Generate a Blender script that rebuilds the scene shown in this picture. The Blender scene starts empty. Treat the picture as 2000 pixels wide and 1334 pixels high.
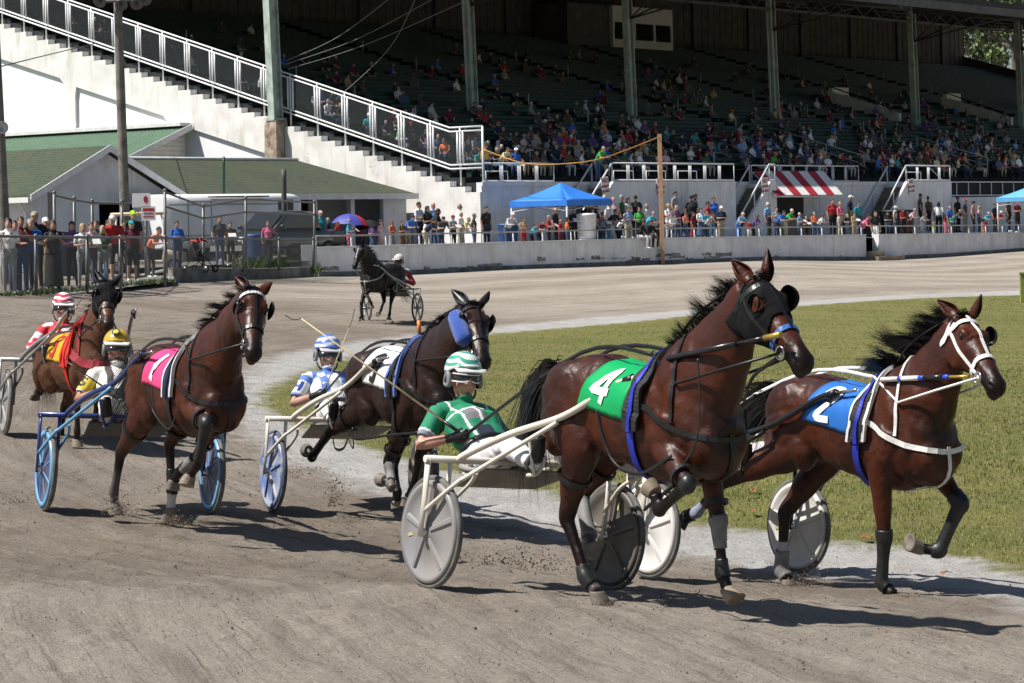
import bpy, bmesh, math, random
import numpy as np
from mathutils import Vector, Matrix, Quaternion
from mathutils.bvhtree import BVHTree
random.seed(7)
S = bpy.context.scene
COL = S.collection
R = math.radians
V = Vector
# ------------------------------------------------------------------ camera, sky, sun, exposure
CAMH, FOC, ROLL = 2.4, 5000.0, R(1.2)
CR = V((math.cos(ROLL), 0, -math.sin(ROLL)))
CU = V((math.sin(ROLL), 0, math.cos(ROLL)))
CF = V((0, 1, 0))
cd = bpy.data.cameras.new('camera')
cam = bpy.data.objects.new('camera', cd)
COL.objects.link(cam)
cam.matrix_world = Matrix(((CR.x, CU.x, 0, 0), (CR.y, CU.y, -1, 0), (CR.z, CU.z, 0, CAMH), (0, 0, 0, 1)))
cd.sensor_fit = 'HORIZONTAL'
cd.sensor_width = 36
cd.lens = FOC / 2000 * 36
cd.shift_y = -(667 - 440) / 2000
cd.clip_end = 2000
S.camera = cam
SUN = V((-.66, -.14, 1)).normalized()
w = bpy.data.worlds.new('World')
S.world = w
w.use_nodes = True
nt = w.node_tree
sky = nt.nodes.new('ShaderNodeTexSky')
sky.sky_type = 'NISHITA'
sky.sun_disc = False
sky.sun_elevation = math.asin(SUN.z)
sky.sun_rotation = math.atan2(SUN.x, SUN.y)
nt.links.new(sky.outputs[0], nt.nodes['Background'].inputs[0])
nt.nodes['Background'].inputs[1].default_value = .05
sl = bpy.data.lights.new('sun', 'SUN')
sl.energy = 4.6
sl.angle = R(.5)
sl.color = (1, .955, .89)
so = bpy.data.objects.new('sun', sl)
COL.objects.link(so)
so.rotation_euler = SUN.to_track_quat('Z', 'Y').to_euler()
S.view_settings.view_transform = 'Standard'
S.view_settings.look = 'None'
S.view_settings.exposure = .55
S.cycles.use_denoising = True
S.cycles.max_bounces = 5
S.cycles.diffuse_bounces = 1
S.cycles.glossy_bounces = 2
S.cycles.transparent_max_bounces = 12
def ray(u, v):
 return CF + CR * ((u - 1000) / FOC) + CU * ((440 - v) / FOC)
UZ = V((0, 0, 1))
CAMP = V((0, 0, CAMH))
def px(u, v, Y):
 return CAMP + ray(u, v) * Y
def on_plane(u, v, p, n):
 d = ray(u, v)
 return CAMP + d * ((p - CAMP).dot(n) / d.dot(n))
# ------------------------------------------------------------------ materials
MATS = {}
def mat(name, col, rough=.6, var=.12, scale=6., bump=0., bscale=40., metal=0., spec=.5, col2=None, coat=0., attr=None, fn=None):
 if name in MATS:
  return MATS[name]
 m = bpy.data.materials.new(name)
 m.use_nodes = True
 t = m.node_tree
 b = t.nodes['Principled BSDF']
 b.inputs['Roughness'].default_value = rough
 b.inputs['Metallic'].default_value = metal
 b.inputs['Specular IOR Level'].default_value = spec
 b.inputs['Coat Weight'].default_value = coat
 tc = t.nodes.new('ShaderNodeTexCoord')
 n = t.nodes.new('ShaderNodeTexNoise')
 n.inputs['Scale'].default_value = scale
 n.inputs['Detail'].default_value = 5
 t.links.new(tc.outputs['Object'], n.inputs['Vector'])
 mx = t.nodes.new('ShaderNodeMix')
 mx.data_type = 'RGBA'
 c = V(col[:3])
 c2 = V(col2) if col2 else c * (1 - var * 2)
 c1 = c if col2 else c * (1 + var)
 mx.inputs[6].default_value = (*c1, 1)
 mx.inputs[7].default_value = (*c2, 1)
 rp = t.nodes.new('ShaderNodeMapRange')
 rp.inputs[1].default_value = .3
 rp.inputs[2].default_value = .7
 t.links.new(n.outputs[0], rp.inputs[0])
 t.links.new(rp.outputs[0], mx.inputs[0])
 out = mx.outputs[2]
 if attr:
  a = t.nodes.new('ShaderNodeAttribute')
  a.attribute_name = attr
  mm = t.nodes.new('ShaderNodeMix')
  mm.data_type = 'RGBA'
  mm.blend_type = 'MULTIPLY'
  mm.inputs[0].default_value = 1
  t.links.new(out, mm.inputs[6])
  t.links.new(a.outputs['Color'], mm.inputs[7])
  out = mm.outputs[2]
 t.links.new(out, b.inputs['Base Color'])
 if bump:
  n2 = t.nodes.new('ShaderNodeTexNoise')
  n2.inputs['Scale'].default_value = bscale
  n2.inputs['Detail'].default_value = 4
  t.links.new(tc.outputs['Object'], n2.inputs['Vector'])
  bp = t.nodes.new('ShaderNodeBump')
  bp.inputs['Strength'].default_value = bump
  bp.inputs['Distance'].default_value = .02
  t.links.new(n2.outputs[0], bp.inputs['Height'])
  t.links.new(bp.outputs[0], b.inputs['Normal'])
 if fn:
  fn(t, b, tc, out)
 MATS[name] = m
 return m
# ------------------------------------------------------------------ objects
def tag(o, label=None, cat=None, group=None, kind=None):
 if label: o['label'] = label
 if cat: o['category'] = cat
 if group: o['group'] = group
 if kind: o['kind'] = kind
 return o
def empty(name, loc=(0, 0, 0), mtx=None, **k):
 o = bpy.data.objects.new(name, None)
 COL.objects.link(o)
 o.empty_display_size = .1
 if mtx is not None: o.matrix_world = mtx
 else: o.location = loc
 return tag(o, **k)
class MB:
 """collects vertices and faces of one mesh"""
 def __init__(s):
  s.v, s.f, s.mi, s.sm = [], [], [], []
 def add(s, vs, fs, mi=0, smooth=False):
  o = len(s.v)
  s.v += [tuple(p) for p in vs]
  for f in fs:
   s.f.append(tuple(i + o for i in f))
   s.mi.append(mi)
   s.sm.append(smooth)
 def box(s, c, d, rot=None, mi=0):
  c = V(c)
  P = [V((x * d[0] / 2, y * d[1] / 2, z * d[2] / 2)) for x in (-1, 1) for y in (-1, 1) for z in (-1, 1)]
  if rot is not None: P = [rot @ p for p in P]
  s.add([c + p for p in P], [(0, 1, 3, 2), (4, 6, 7, 5), (0, 4, 5, 1), (2, 3, 7, 6), (0, 2, 6, 4), (1, 5, 7, 3)], mi)
 def frame_box(s, o, ax, lo, hi, mi=0):
  """box in a frame (origin, (x,y,z) axes)"""
  P = [o + ax[0] * x + ax[1] * y + ax[2] * z for x in (lo[0], hi[0]) for y in (lo[1], hi[1]) for z in (lo[2], hi[2])]
  s.add(P, [(0, 1, 3, 2), (4, 6, 7, 5), (0, 4, 5, 1), (2, 3, 7, 6), (0, 2, 6, 4), (1, 5, 7, 3)], mi)
 def tube(s, pts, r, n=8, mi=0, caps=True, smooth=True, flat=None, up=None):
  pts = [V(p) for p in pts]
  k = len(pts)
  rs = r if isinstance(r, (list, tuple)) else [r] * k
  base = len(s.v)
  t0 = (pts[1] - pts[0]).normalized()
  u = V(up) if up is not None else (V((0, 0, 1)) if abs(t0.z) < .9 else V((1, 0, 0)))
  for i in range(k):
   t = (pts[min(i + 1, k - 1)] - pts[max(i - 1, 0)])
   t = t.normalized() if t.length > 1e-9 else t0
   u = u - t * u.dot(t)
   u = u.normalized() if u.length > 1e-6 else t.orthogonal().normalized()
   b = t.cross(u)
   rr = rs[i]
   ra, rb = rr if isinstance(rr, tuple) else (rr, rr * (flat or 1))
   for j in range(n):
    a = 2 * math.pi * j / n
    s.v.append(tuple(pts[i] + u * (math.cos(a) * ra) + b * (math.sin(a) * rb)))
  for i in range(k - 1):
   for j in range(n):
    a, b2 = base + i * n + j, base + i * n + (j + 1) % n
    s.f.append((a, b2, b2 + n, a + n)); s.mi.append(mi); s.sm.append(smooth)
  if caps:
   s.f.append(tuple(base + j for j in range(n))[::-1]); s.mi.append(mi); s.sm.append(False)
   s.f.append(tuple(base + (k - 1) * n + j for j in range(n))); s.mi.append(mi); s.sm.append(False)
 def rings(s, rings, mi=0, smooth=True, caps=True, closed=True):
  base = len(s.v)
  n = len(rings[0])
  for rg in rings: s.v += [tuple(p) for p in rg]
  for i in range(len(rings) - 1):
   for j in range(n if closed else n - 1):
    a, b = base + i * n + j, base + i * n + (j + 1) % n
    s.f.append((a, b, b + n, a + n)); s.mi.append(mi); s.sm.append(smooth)
  if caps:
   s.f.append(tuple(base + j for j in range(n))[::-1]); s.mi.append(mi); s.sm.append(False)
   s.f.append(tuple(base + (len(rings) - 1) * n + j for j in range(n))); s.mi.append(mi); s.sm.append(False)
 def lathe(s, c, axis, prof, n=32, mi=0, smooth=True, caps=False):
  """prof = [(dist along axis, radius)]"""
  c, axis = V(c), V(axis).normalized()
  u = axis.orthogonal().normalized()
  b = axis.cross(u)
  s.rings([[c + axis * h + (u * math.cos(2 * math.pi * j / n) + b * math.sin(2 * math.pi * j / n)) * r for j in range(n)] for h, r in prof], mi, smooth, caps)
 def ball(s, c, r, n=10, m=7, mi=0, rot=None):
  r = r if isinstance(r, (tuple, list)) else (r, r, r)
  c = V(c)
  rg = []
  for i in range(m + 1):
   th = math.pi * (i + (.02 if i == 0 else -.02 if i == m else 0)) / m
   row = []
   for j in range(n):
    a = 2 * math.pi * j / n
    p = V((r[0] * math.sin(th) * math.cos(a), r[1] * math.sin(th) * math.sin(a), r[2] * math.cos(th)))
    if rot is not None: p = rot @ p
    row.append(c + p)
   rg.append(row[::-1])
  s.rings(rg, mi, True)
 def strip(s, pts, nrm, wdt, th=.006, mi=0):
  """a strap: pts along, nrm = outward normals, width, thickness (closed section)"""
  rg = []
  k = len(pts)
  for i in range(k):
   t = (pts[min(i + 1, k - 1)] - pts[max(i - 1, 0)]).normalized()
   n = nrm[i]
   b = t.cross(n).normalized()
   p = pts[i]
   rg.append([p + b * wdt / 2, p + b * wdt / 2 + n * th, p - b * wdt / 2 + n * th, p - b * wdt / 2])
  s.rings(rg, mi, False)
 def build(s, name, m, parent=None, recalc=True, **k):
  me = bpy.data.meshes.new(name)
  me.from_pydata(s.v, [], s.f)
  for x in (m if isinstance(m, (list, tuple)) else [m]): me.materials.append(x)
  me.polygons.foreach_set('material_index', s.mi)
  me.polygons.foreach_set('use_smooth', s.sm)
  if recalc:
   bm = bmesh.new(); bm.from_mesh(me)
   bmesh.ops.recalc_face_normals(bm, faces=bm.faces)
   bm.to_mesh(me); bm.free()
  me.update()
  o = bpy.data.objects.new(name, me)
  COL.objects.link(o)
  if parent: o.parent = parent
  return tag(o, **k)
def text_mesh(txt, size, m, bold=.0, name='lettering', ext=.004):
 c = bpy.data.curves.new('txt', 'FONT')
 c.body = txt
 c.size = size
 c.align_x = 'CENTER'
 c.align_y = 'CENTER'
 c.extrude = ext
 c.offset = bold
 c.space_line = .85
 o = bpy.data.objects.new('txt', c)
 COL.objects.link(o)
 dg = bpy.context.evaluated_depsgraph_get()
 me = bpy.data.meshes.new_from_object(o.evaluated_get(dg))
 bpy.data.objects.remove(o)
 me.name = name
 me.materials.clear()
 me.materials.append(m)
 ob = bpy.data.objects.new(name, me)
 COL.objects.link(ob)
 return ob
def lerp(a, b, t): return a + (b - a) * t
def interp(tab, x):
 """tab rows (x, a, b, ...) -> interpolated tuple, smooth"""
 if x <= tab[0][0]: return tab[0][1:]
 for p, q in zip(tab, tab[1:]):
  if x <= q[0]:
   t = (x - p[0]) / (q[0] - p[0])
   t = t * t * (3 - 2 * t) * .5 + t * .5
   return tuple(lerp(a, b, t) for a, b in zip(p[1:], q[1:]))
 return tab[-1][1:]
def crom(P, n):
 """catmull-rom through P with n steps per span -> list"""
 out = []
 for i in range(len(P) - 1):
  p0, p1, p2, p3 = P[max(i - 1, 0)], P[i], P[i + 1], P[min(i + 2, len(P) - 1)]
  for k in range(n):
   t = k / n
   out.append(.5 * ((2 * p1) + (p2 - p0) * t + (2 * p0 - 5 * p1 + 4 * p2 - p3) * t * t + (3 * p1 - p0 - 3 * p2 + p3) * t ** 3))
 out.append(P[-1])
 return out
# ------------------------------------------------------------------ the ground: one height field through the places where wheels, feet and walls touch it
GP = []
for u, v, Y in ((834, 1150, 16.67), (1190, 1150, 17.45), (1265, 1129, 19.07), (1568, 1122, 19.9), (85, 998, 22.4), (410, 1003, 22.96),
    (530, 1000, 23.15), (8, 850, 28.5), (816, 630, 64), (712, 626, 64.4), (620, 540, 95), (1000, 527, 103), (1500, 508, 120), (2000, 490, 141), (2400, 476, 160),
    (0, 580, 58), (200, 572, 66), (430, 547, 81), (540, 545, 88), (1000, 1334, 12.7), (0, 1334, 12.6), (2000, 1334, 12.9),
    (2000, 1185, 16.6), (960, 655, 62), (1400, 605, 74), (2000, 578, 90), (500, 800, 34), (2000, 900, 25), (1300, 760, 38)):
 p = px(u, v, Y)
 GP.append((p.x, p.y, p.z))
for X, Y in ((-60, 20), (60, 20), (60, 60), (-60, 60), (0, 2), (40, 2), (-40, 2)):
 GP.append((X, Y, {True: .25, False: -.4}[X < 1 or Y < 5]))
for X, Y in ((-70, 120), (80, 200), (120, 150), (0, 260), (-140, 260), (160, 300)):
 GP.append((X, Y, .6))
GP = np.array(GP)
def _tps(d): return d * d * np.log(d + 1e-6)
def _warp(x, y): return np.stack([np.asarray(x, float) * 1.6, 30 * np.log(np.maximum(np.asarray(y, float), 1) / 10)], -1)
_gq = _warp(GP[:, 0], GP[:, 1])
_n = len(GP)
_A = np.zeros((_n + 3, _n + 3))
_A[:_n, :_n] = _tps(np.linalg.norm(_gq[:, None] - _gq[None], axis=-1)) + np.eye(_n) * 1.5
_A[:_n, _n] = 1
_A[:_n, _n + 1:] = _gq
_A[_n:, :_n] = _A[:_n, _n:].T
_w = np.linalg.solve(_A, np.r_[GP[:, 2], 0, 0, 0])
def ground_z(x, y):
 q = _warp(x, y)
 d = np.linalg.norm(q[..., None, :] - _gq, axis=-1)
 return _tps(d) @ _w[:_n] + _w[_n] + q @ _w[_n + 1:]
def gz(x, y): return float(ground_z(x, y))
def on_ground(u, v, dz=0.):
 """where the view ray through a spot of the ground meets the height field"""
 d = ray(u, v)
 Y = np.geomspace(9, 400, 900)
 h = CAMH + d.z * Y - ground_z(d.x * Y, Y) - dz
 i = np.nonzero(h < 0)[0]
 i = i[0] if len(i) else len(Y) - 1
 a, b = max(i - 1, 0), i
 t = h[a] / (h[a] - h[b]) if h[a] != h[b] else 0
 y = Y[a] + (Y[b] - Y[a]) * t
 return V((d.x * y, y, gz(d.x * y, y)))
# bands of the course, as plan outlines
def plan(pts, smooth=6):
 P = [on_ground(u, v) for u, v in pts]
 return crom([V((p.x, p.y, 0)) for p in P], smooth)
GRASS_E = plan([(2500, 1330), (2230, 1215), (2000, 1122), (1800, 1082), (1600, 1055), (1420, 1032), (1250, 1003), (1090, 972), (960, 940), (850, 915), (740, 885), (620, 848), (545, 815),
    (508, 790), (520, 765), (570, 735), (660, 705), (790, 676), (960, 652), (1240, 628), (1440, 608), (1640, 592), (2000, 576), (2400, 560)])
GRAVEL_E = plan([(2500, 1430), (2230, 1290), (2000, 1188), (1800, 1152), (1600, 1128), (1420, 1105), (1250, 1075), (1090, 1042), (960, 1015), (850, 990), (740, 962), (620, 925), (540, 893),
                 (478, 840), (462, 780), (480, 728), (560, 692), (700, 668), (860, 648), (1000, 634), (1240, 614), (1440, 598), (1640, 583), (2000, 566), (2400, 551)])
_g0 = GRAVEL_E[12]
LANE_E = [_g0 + (_g0 - GRAVEL_E[22]) * 14] + GRAVEL_E[12:]
GRASS_E += [V((70, 150, 0)), V((110, 60, 0)), V((60, 4, 0)), V((12, 7, 0))]
GRAVEL_E += [V((72, 152, 0)), V((113, 60, 0)), V((62, 2, 0)), V((12, 5.5, 0))]
def inside(poly, X, Y):
 c = np.zeros(X.shape, bool)
 n = len(poly)
 for i in range(n):
  x1, y1, x2, y2 = poly[i].x, poly[i].y, poly[i - 1].x, poly[i - 1].y
  if y1 == y2: continue
  k = ((y1 > Y) != (y2 > Y)) & (X < (x2 - x1) * (Y - y1) / (y2 - y1) + x1)
  c ^= k
 return c
def edge_dist(poly, X, Y):
 d = np.full(X.shape, 1e9)
 for i in range(len(poly) - 1):
  ax, ay, bx, by = poly[i].x, poly[i].y, poly[i + 1].x, poly[i + 1].y
  L = (bx - ax) ** 2 + (by - ay) ** 2 + 1e-9
  t = np.clip(((X - ax) * (bx - ax) + (Y - ay) * (by - ay)) / L, 0, 1)
  d = np.minimum(d, np.hypot(X - ax - t * (bx - ax), Y - ay - t * (by - ay)))
 return d
def vnoise(x, y, seed=0):
 """cheap value noise for plan positions"""
 xi, yi = np.floor(x).astype(int), np.floor(y).astype(int)
 fx, fy = x - xi, y - yi
 fx, fy = fx * fx * (3 - 2 * fx), fy * fy * (3 - 2 * fy)
 def h(a, b):
  n = (a * 374761393 + b * 668265263 + seed * 1442695041) & 0x7fffffff
  n = ((n ^ (n >> 13)) * 1274126177) & 0x7fffffff
  return (n & 0xffff) / 65535.
 return (h(xi, yi) * (1 - fx) + h(xi + 1, yi) * fx) * (1 - fy) + (h(xi, yi + 1) * (1 - fx) + h(xi + 1, yi + 1) * fx) * fy
def sheet(name, rows, cols, zfun, m, keep=None, attrs=None, **k):
 Yv = np.asarray(rows)
 X = cols[None, :] * (Yv[:, None] + 0.0)
 Y = np.repeat(Yv[:, None], len(cols), 1)
 Z = zfun(X, Y)
 nr, nc = X.shape
 me = bpy.data.meshes.new(name)
 idx = np.arange(nr * nc).reshape(nr, nc)
 q = np.stack([idx[:-1, :-1], idx[:-1, 1:], idx[1:, 1:], idx[1:, :-1]], -1).reshape(-1, 4)
 if keep is not None:
  kk = keep(X, Y)
  kq = (kk[:-1, :-1] | kk[:-1, 1:] | kk[1:, 1:] | kk[1:, :-1]).reshape(-1)
  q = q[kq]
 used, inv = np.unique(q, return_inverse=True)
 q = inv.reshape(-1, 4)
 co = np.stack([X, Y, Z], -1).reshape(-1, 3)[used]
 me.from_pydata(co.tolist(), [], q.tolist())
 me.materials.append(m)
 me.polygons.foreach_set('use_smooth', [True] * len(me.polygons))
 for an, fn in (attrs or {}).items():
  a = me.attributes.new(an, 'FLOAT', 'POINT')
  a.data.foreach_set('value', fn(X, Y).reshape(-1)[used].astype(np.float32))
 o = bpy.data.objects.new(name, me)
 COL.objects.link(o)
 return tag(o, **k)
def ground_material(name, cols, stretch, pebble, bumps, pale=None, rough=.95):
 """cols = (mid, dark, light); noise layers in plan coordinates, stretch along the running direction"""
 m = bpy.data.materials.new(name)
 m.use_nodes = True
 t = m.node_tree
 b = t.nodes['Principled BSDF']
 b.inputs['Roughness'].default_value = rough
 b.inputs['Specular IOR Level'].default_value = .15
 tc = t.nodes.new('ShaderNodeTexCoord')
 def noise(sc, det=4, mapping=None, rgh=.6):
  n = t.nodes.new('ShaderNodeTexNoise')
  n.inputs['Scale'].default_value = sc
  n.inputs['Detail'].default_value = det
  n.inputs['Roughness'].default_value = rgh
  if mapping:
   mp = t.nodes.new('ShaderNodeMapping')
   mp.inputs['Scale'].default_value = mapping
   mp.inputs['Rotation'].default_value = (0, 0, R(-20))
   t.links.new(tc.outputs['Object'], mp.inputs['Vector'])
   t.links.new(mp.outputs[0], n.inputs['Vector'])
  else:
   t.links.new(tc.outputs['Object'], n.inputs['Vector'])
  return n.outputs[0]
 def rng(x, a, c):
  r = t.nodes.new('ShaderNodeMapRange')
  r.inputs[1].default_value = a
  r.inputs[2].default_value = c
  t.links.new(x, r.inputs[0])
  return r.outputs[0]
 def mix(f, A, B):
  x = t.nodes.new('ShaderNodeMix')
  x.data_type = 'RGBA'
  if isinstance(f, float): x.inputs[0].default_value = f
  else: t.links.new(f, x.inputs[0])
  for i, c in ((6, A), (7, B)):
   if isinstance(c, tuple): x.inputs[i].default_value = (*c, 1)
   else: t.links.new(c, x.inputs[i])
  return x.outputs[2]
 c = mix(rng(noise(1.3, 6, stretch), .35, .68), cols[0], cols[1])
 c = mix(rng(noise(.5, 3, stretch), .45, .75), c, cols[2])
 c = mix(rng(noise(pebble, 3, None, .7), .56, .72), c, tuple(x * .55 for x in cols[1]))
 c = mix(rng(noise(pebble * 2.3, 2, None, .7), .6, .75), c, tuple(min(1, x * 1.35) for x in cols[2]))
 if pale:
  a = t.nodes.new('ShaderNodeAttribute')
  a.attribute_name = 'pale'
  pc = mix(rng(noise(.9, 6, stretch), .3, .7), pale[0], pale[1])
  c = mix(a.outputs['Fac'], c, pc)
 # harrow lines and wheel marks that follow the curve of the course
 ln = t.nodes.new('ShaderNodeAttribute'); ln.attribute_name = 'lane'
 def lane_noise(k, det):
  cx = t.nodes.new('ShaderNodeCombineXYZ')
  mu = t.nodes.new('ShaderNodeMath'); mu.operation = 'MULTIPLY'; mu.inputs[1].default_value = k
  t.links.new(ln.outputs['Fac'], mu.inputs[0]); t.links.new(mu.outputs[0], cx.inputs[0])
  va = t.nodes.new('ShaderNodeVectorMath'); va.operation = 'MULTIPLY_ADD'
  va.inputs[1].default_value = (.25, .25, .25)
  t.links.new(tc.outputs['Object'], va.inputs[0]); t.links.new(cx.outputs[0], va.inputs[2])
  n = t.nodes.new('ShaderNodeTexNoise'); n.inputs['Scale'].default_value = 1; n.inputs['Detail'].default_value = det; n.inputs['Roughness'].default_value = .7
  t.links.new(va.outputs[0], n.inputs['Vector'])
  return n.outputs[0]
 c = mix(rng(lane_noise(3.2, 5), .5, .78), c, tuple(x * .82 for x in cols[1]))
 c = mix(rng(lane_noise(12., 4), .56, .74), c, cols[2])
 c = mix(rng(lane_noise(26., 4), .56, .72), c, cols[1])
 # limestone strip and infield soil, blended in with ragged edges
 def zone(an, w_, sc, amp):
  q = t.nodes.new('ShaderNodeAttribute'); q.attribute_name = an
  n = noise(sc, 7, None, .7)
  m1 = t.nodes.new('ShaderNodeMath'); m1.operation = 'MULTIPLY_ADD'; m1.inputs[1].default_value = amp; m1.inputs[2].default_value = -amp / 2
  t.links.new(n, m1.inputs[0])
  m2 = t.nodes.new('ShaderNodeMath'); t.links.new(q.outputs['Fac'], m2.inputs[0]); t.links.new(m1.outputs[0], m2.inputs[1])
  return rng(m2.outputs[0], -w_, w_)
 gcol = mix(rng(noise(1.6, 6), .35, .7), (.47, .455, .44), (.36, .345, .325))
 gcol = mix(rng(noise(34, 3, None, .7), .55, .75), gcol, (.22, .205, .185))
 c = mix(zone('grav', .22, 1.8, 1.5), c, gcol)
 tcol = mix(rng(noise(.7, 6, (.3, 1, 1)), .35, .66), (.215, .200, .070), (.135, .150, .045))
 tcol = mix(rng(noise(4, 5), .5, .75), tcol, (.235, .20, .10))
 tcol = mix(rng(noise(45, 3, None, .8), .52, .72), tcol, (.06, .075, .02))
 c = mix(zone('turf', .16, 2.6, 1.3), c, tcol)
 t.links.new(c, b.inputs['Base Color'])
 g1 = rng(noise(75, 3, None, .8), .36, .64)
 gr = t.nodes.new('ShaderNodeMapRange'); gr.inputs[3].default_value = .66; gr.inputs[4].default_value = 1.24
 t.links.new(g1, gr.inputs[0])
 vm = t.nodes.new('ShaderNodeVectorMath'); vm.operation = 'SCALE'
 t.links.new(c, vm.inputs[0]); t.links.new(gr.outputs[0], vm.inputs['Scale'])
 t.links.new(vm.outputs[0], b.inputs['Base Color'])
 vo = t.nodes.new('ShaderNodeTexVoronoi'); vo.inputs['Scale'].default_value = 2.6
 t.links.new(tc.outputs['Object'], vo.inputs['Vector'])
 dent = rng(vo.outputs['Distance'], .06, .26)
 sm = t.nodes.new('ShaderNodeMath'); sm.operation = 'MULTIPLY_ADD'; sm.inputs[1].default_value = .55
 t.links.new(dent, sm.inputs[0]); t.links.new(noise(bumps[0], 8, None, .75), sm.inputs[2])
 s2 = t.nodes.new('ShaderNodeMath'); s2.operation = 'MULTIPLY_ADD'; s2.inputs[1].default_value = .5
 t.links.new(lane_noise(8., 5), s2.inputs[0]); t.links.new(sm.outputs[0], s2.inputs[2])
 h = s2.outputs[0]
 bp = t.nodes.new('ShaderNodeBump')
 bp.inputs['Strength'].default_value = bumps[1]
 bp.inputs['Distance'].default_value = .06
 t.links.new(h, bp.inputs['Height'])
 t.links.new(bp.outputs[0], b.inputs['Normal'])
 return m
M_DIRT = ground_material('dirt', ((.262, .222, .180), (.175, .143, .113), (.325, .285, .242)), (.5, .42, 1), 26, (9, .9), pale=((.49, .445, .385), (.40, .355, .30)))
ROWS = np.concatenate([np.geomspace(9, 30, 190), np.geomspace(30.2, 120, 150)[1:], np.geomspace(121, 700, 50)])
COLS = np.linspace(-.36, .36, 330)
COLS = np.concatenate([[-2.6, -1.6, -1, -.7, -.5], COLS, [.5, .7, 1, 1.6, 2.6]])
def track_z(X, Y):
 z = ground_z(X, Y)
 near = np.clip((34 - Y) / 12, 0, 1)
 r = (vnoise(X * 2.2, Y * 1.1, 1) - .5) * .035 + (vnoise(X * 6, Y * 4, 2) - .5) * .03 + (vnoise(X * 14, Y * 9, 3) - .5) * .018
 return z + r * near
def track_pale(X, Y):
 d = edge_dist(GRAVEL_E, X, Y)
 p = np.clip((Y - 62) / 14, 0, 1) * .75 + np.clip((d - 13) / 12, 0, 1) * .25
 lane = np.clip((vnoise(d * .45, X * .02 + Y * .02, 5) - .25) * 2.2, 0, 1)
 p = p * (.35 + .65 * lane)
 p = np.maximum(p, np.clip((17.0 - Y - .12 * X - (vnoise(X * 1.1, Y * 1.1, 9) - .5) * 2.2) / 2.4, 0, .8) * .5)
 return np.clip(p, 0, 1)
def signed(poly, far):
 def fn(X, Y):
  e = np.minimum(edge_dist(poly, X, Y), far)
  return np.where(inside(poly, X, Y), e, -e)
 return fn
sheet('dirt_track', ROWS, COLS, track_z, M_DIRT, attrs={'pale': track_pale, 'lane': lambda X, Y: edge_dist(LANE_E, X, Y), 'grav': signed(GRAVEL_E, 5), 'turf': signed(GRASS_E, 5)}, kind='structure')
# grass blades (nobody could count them) and loose crumbs of dirt
def scatter_grass():
 rng = np.random.default_rng(3)
 out_v, out_f, cols = [], [], []
 n = 0
 Yb = []
 for (y0, y1, dens, h) in ((15, 22, 900, .030), (22, 32, 420, .033), (32, 50, 150, .034), (50, 95, 40, .036)):
  area = []
  N = int(dens * (y1 - y0) * (.22 * (y0 + y1) / 2 + 1))
  Y = rng.uniform(y0, y1, N)
  X = rng.uniform(-.1, .24, N) * Y
  ok = inside(GRASS_E, X, Y)
  e = edge_dist(GRASS_E, X, Y)
  thin = np.clip(e / 1.0 + .10, 0, 1)
  ok &= rng.random(N) < thin * (.55 + .6 * vnoise(X * 1.5, Y * 1.2, 31))
  X, Y = X[ok], Y[ok]
  Z = track_z(X, Y)
  green = vnoise(X * .8, Y * .5, 41) * .6 + vnoise(X * 3, Y * 2, 42) * .4
  for x, y, z, g in zip(X, Y, Z, green):
   k = 3 if y < 32 else 2
   for _ in range(k):
    a = rng.uniform(0, 6.283)
    hh = h * rng.uniform(.4, 1.25) * (.6 + .7 * g)
    wd = hh * .07 + .0014 * y / 20
    lx, ly = math.cos(a) * hh * rng.uniform(.1, .8), math.sin(a) * hh * rng.uniform(.1, .8)
    bx, by = -math.sin(a) * wd, math.cos(a) * wd
    ox, oy = rng.normal(0, .02), rng.normal(0, .02)
    out_v += [(x + ox + bx, y + oy + by, z), (x + ox - bx, y + oy - by, z), (x + ox + lx, y + oy + ly, z + hh)]
    out_f.append((n, n + 1, n + 2))
    n += 3
    dry = rng.random() < .62 - .62 * g
    c = (.29, .25, .115) if dry else (.155 + .08 * rng.random(), .180 + .04 * g, .050)
    cols += [c + (1,)] * 3
 me = bpy.data.meshes.new('grass')
 me.from_pydata(out_v, [], out_f)
 a = me.attributes.new('tint', 'FLOAT_COLOR', 'POINT')
 a.data.foreach_set('color', np.array(cols, np.float32).reshape(-1))
 me.materials.append(mat('grass blades', (1, 1, 1), .6, .15, .6, attr='tint', spec=.25))
 o = bpy.data.objects.new('grass', me)
 COL.objects.link(o)
 tag(o, 'mown infield grass with dry yellow patches', 'grass', kind='stuff')
scatter_grass()
def crumb(mb, c, r, rng):
 q = [V((rng.gauss(0, 1), rng.gauss(0, 1), rng.gauss(0, 1))).normalized() * r * rng.uniform(.6, 1.2) for _ in range(2)]
 u = q[0]; v = u.cross(q[1]).normalized() * r * rng.uniform(.6, 1.1); w2 = u.cross(v).normalized() * r * rng.uniform(.4, .9)
 c = V(c)
 mb.add([c + u, c - u, c + v, c - v, c + w2, c - w2], [(0, 2, 4), (2, 1, 4), (1, 3, 4), (3, 0, 4), (2, 0, 5), (1, 2, 5), (3, 1, 5), (0, 3, 5)])
def crumbs():
 rg = random.Random(5)
 mb = MB()
 for i in range(7000):
  Y = 12.7 * (34 / 12.7) ** rg.random()
  X = rg.uniform(-.22, .22) * Y
  if vnoise(np.array(X * 1.1), np.array(Y * .7), 8) < .42 and rg.random() < .75: continue
  if bool(inside(GRASS_E, np.array([X]), np.array([Y]))[0]): continue
  r = rg.uniform(.003, .008) * (1 if rg.random() < .95 else 1.9) * (Y / 18) ** .5
  crumb(mb, (X, Y, gz(X, Y) + r * .2), r, rg)
 mb.build('dirt_crumbs', mat('dirt crumb', (.15, .11, .082), .95, .3, 9), kind='stuff', label='loose crumbs of dark dirt strewn over the track', cat='dirt')
crumbs()
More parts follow.
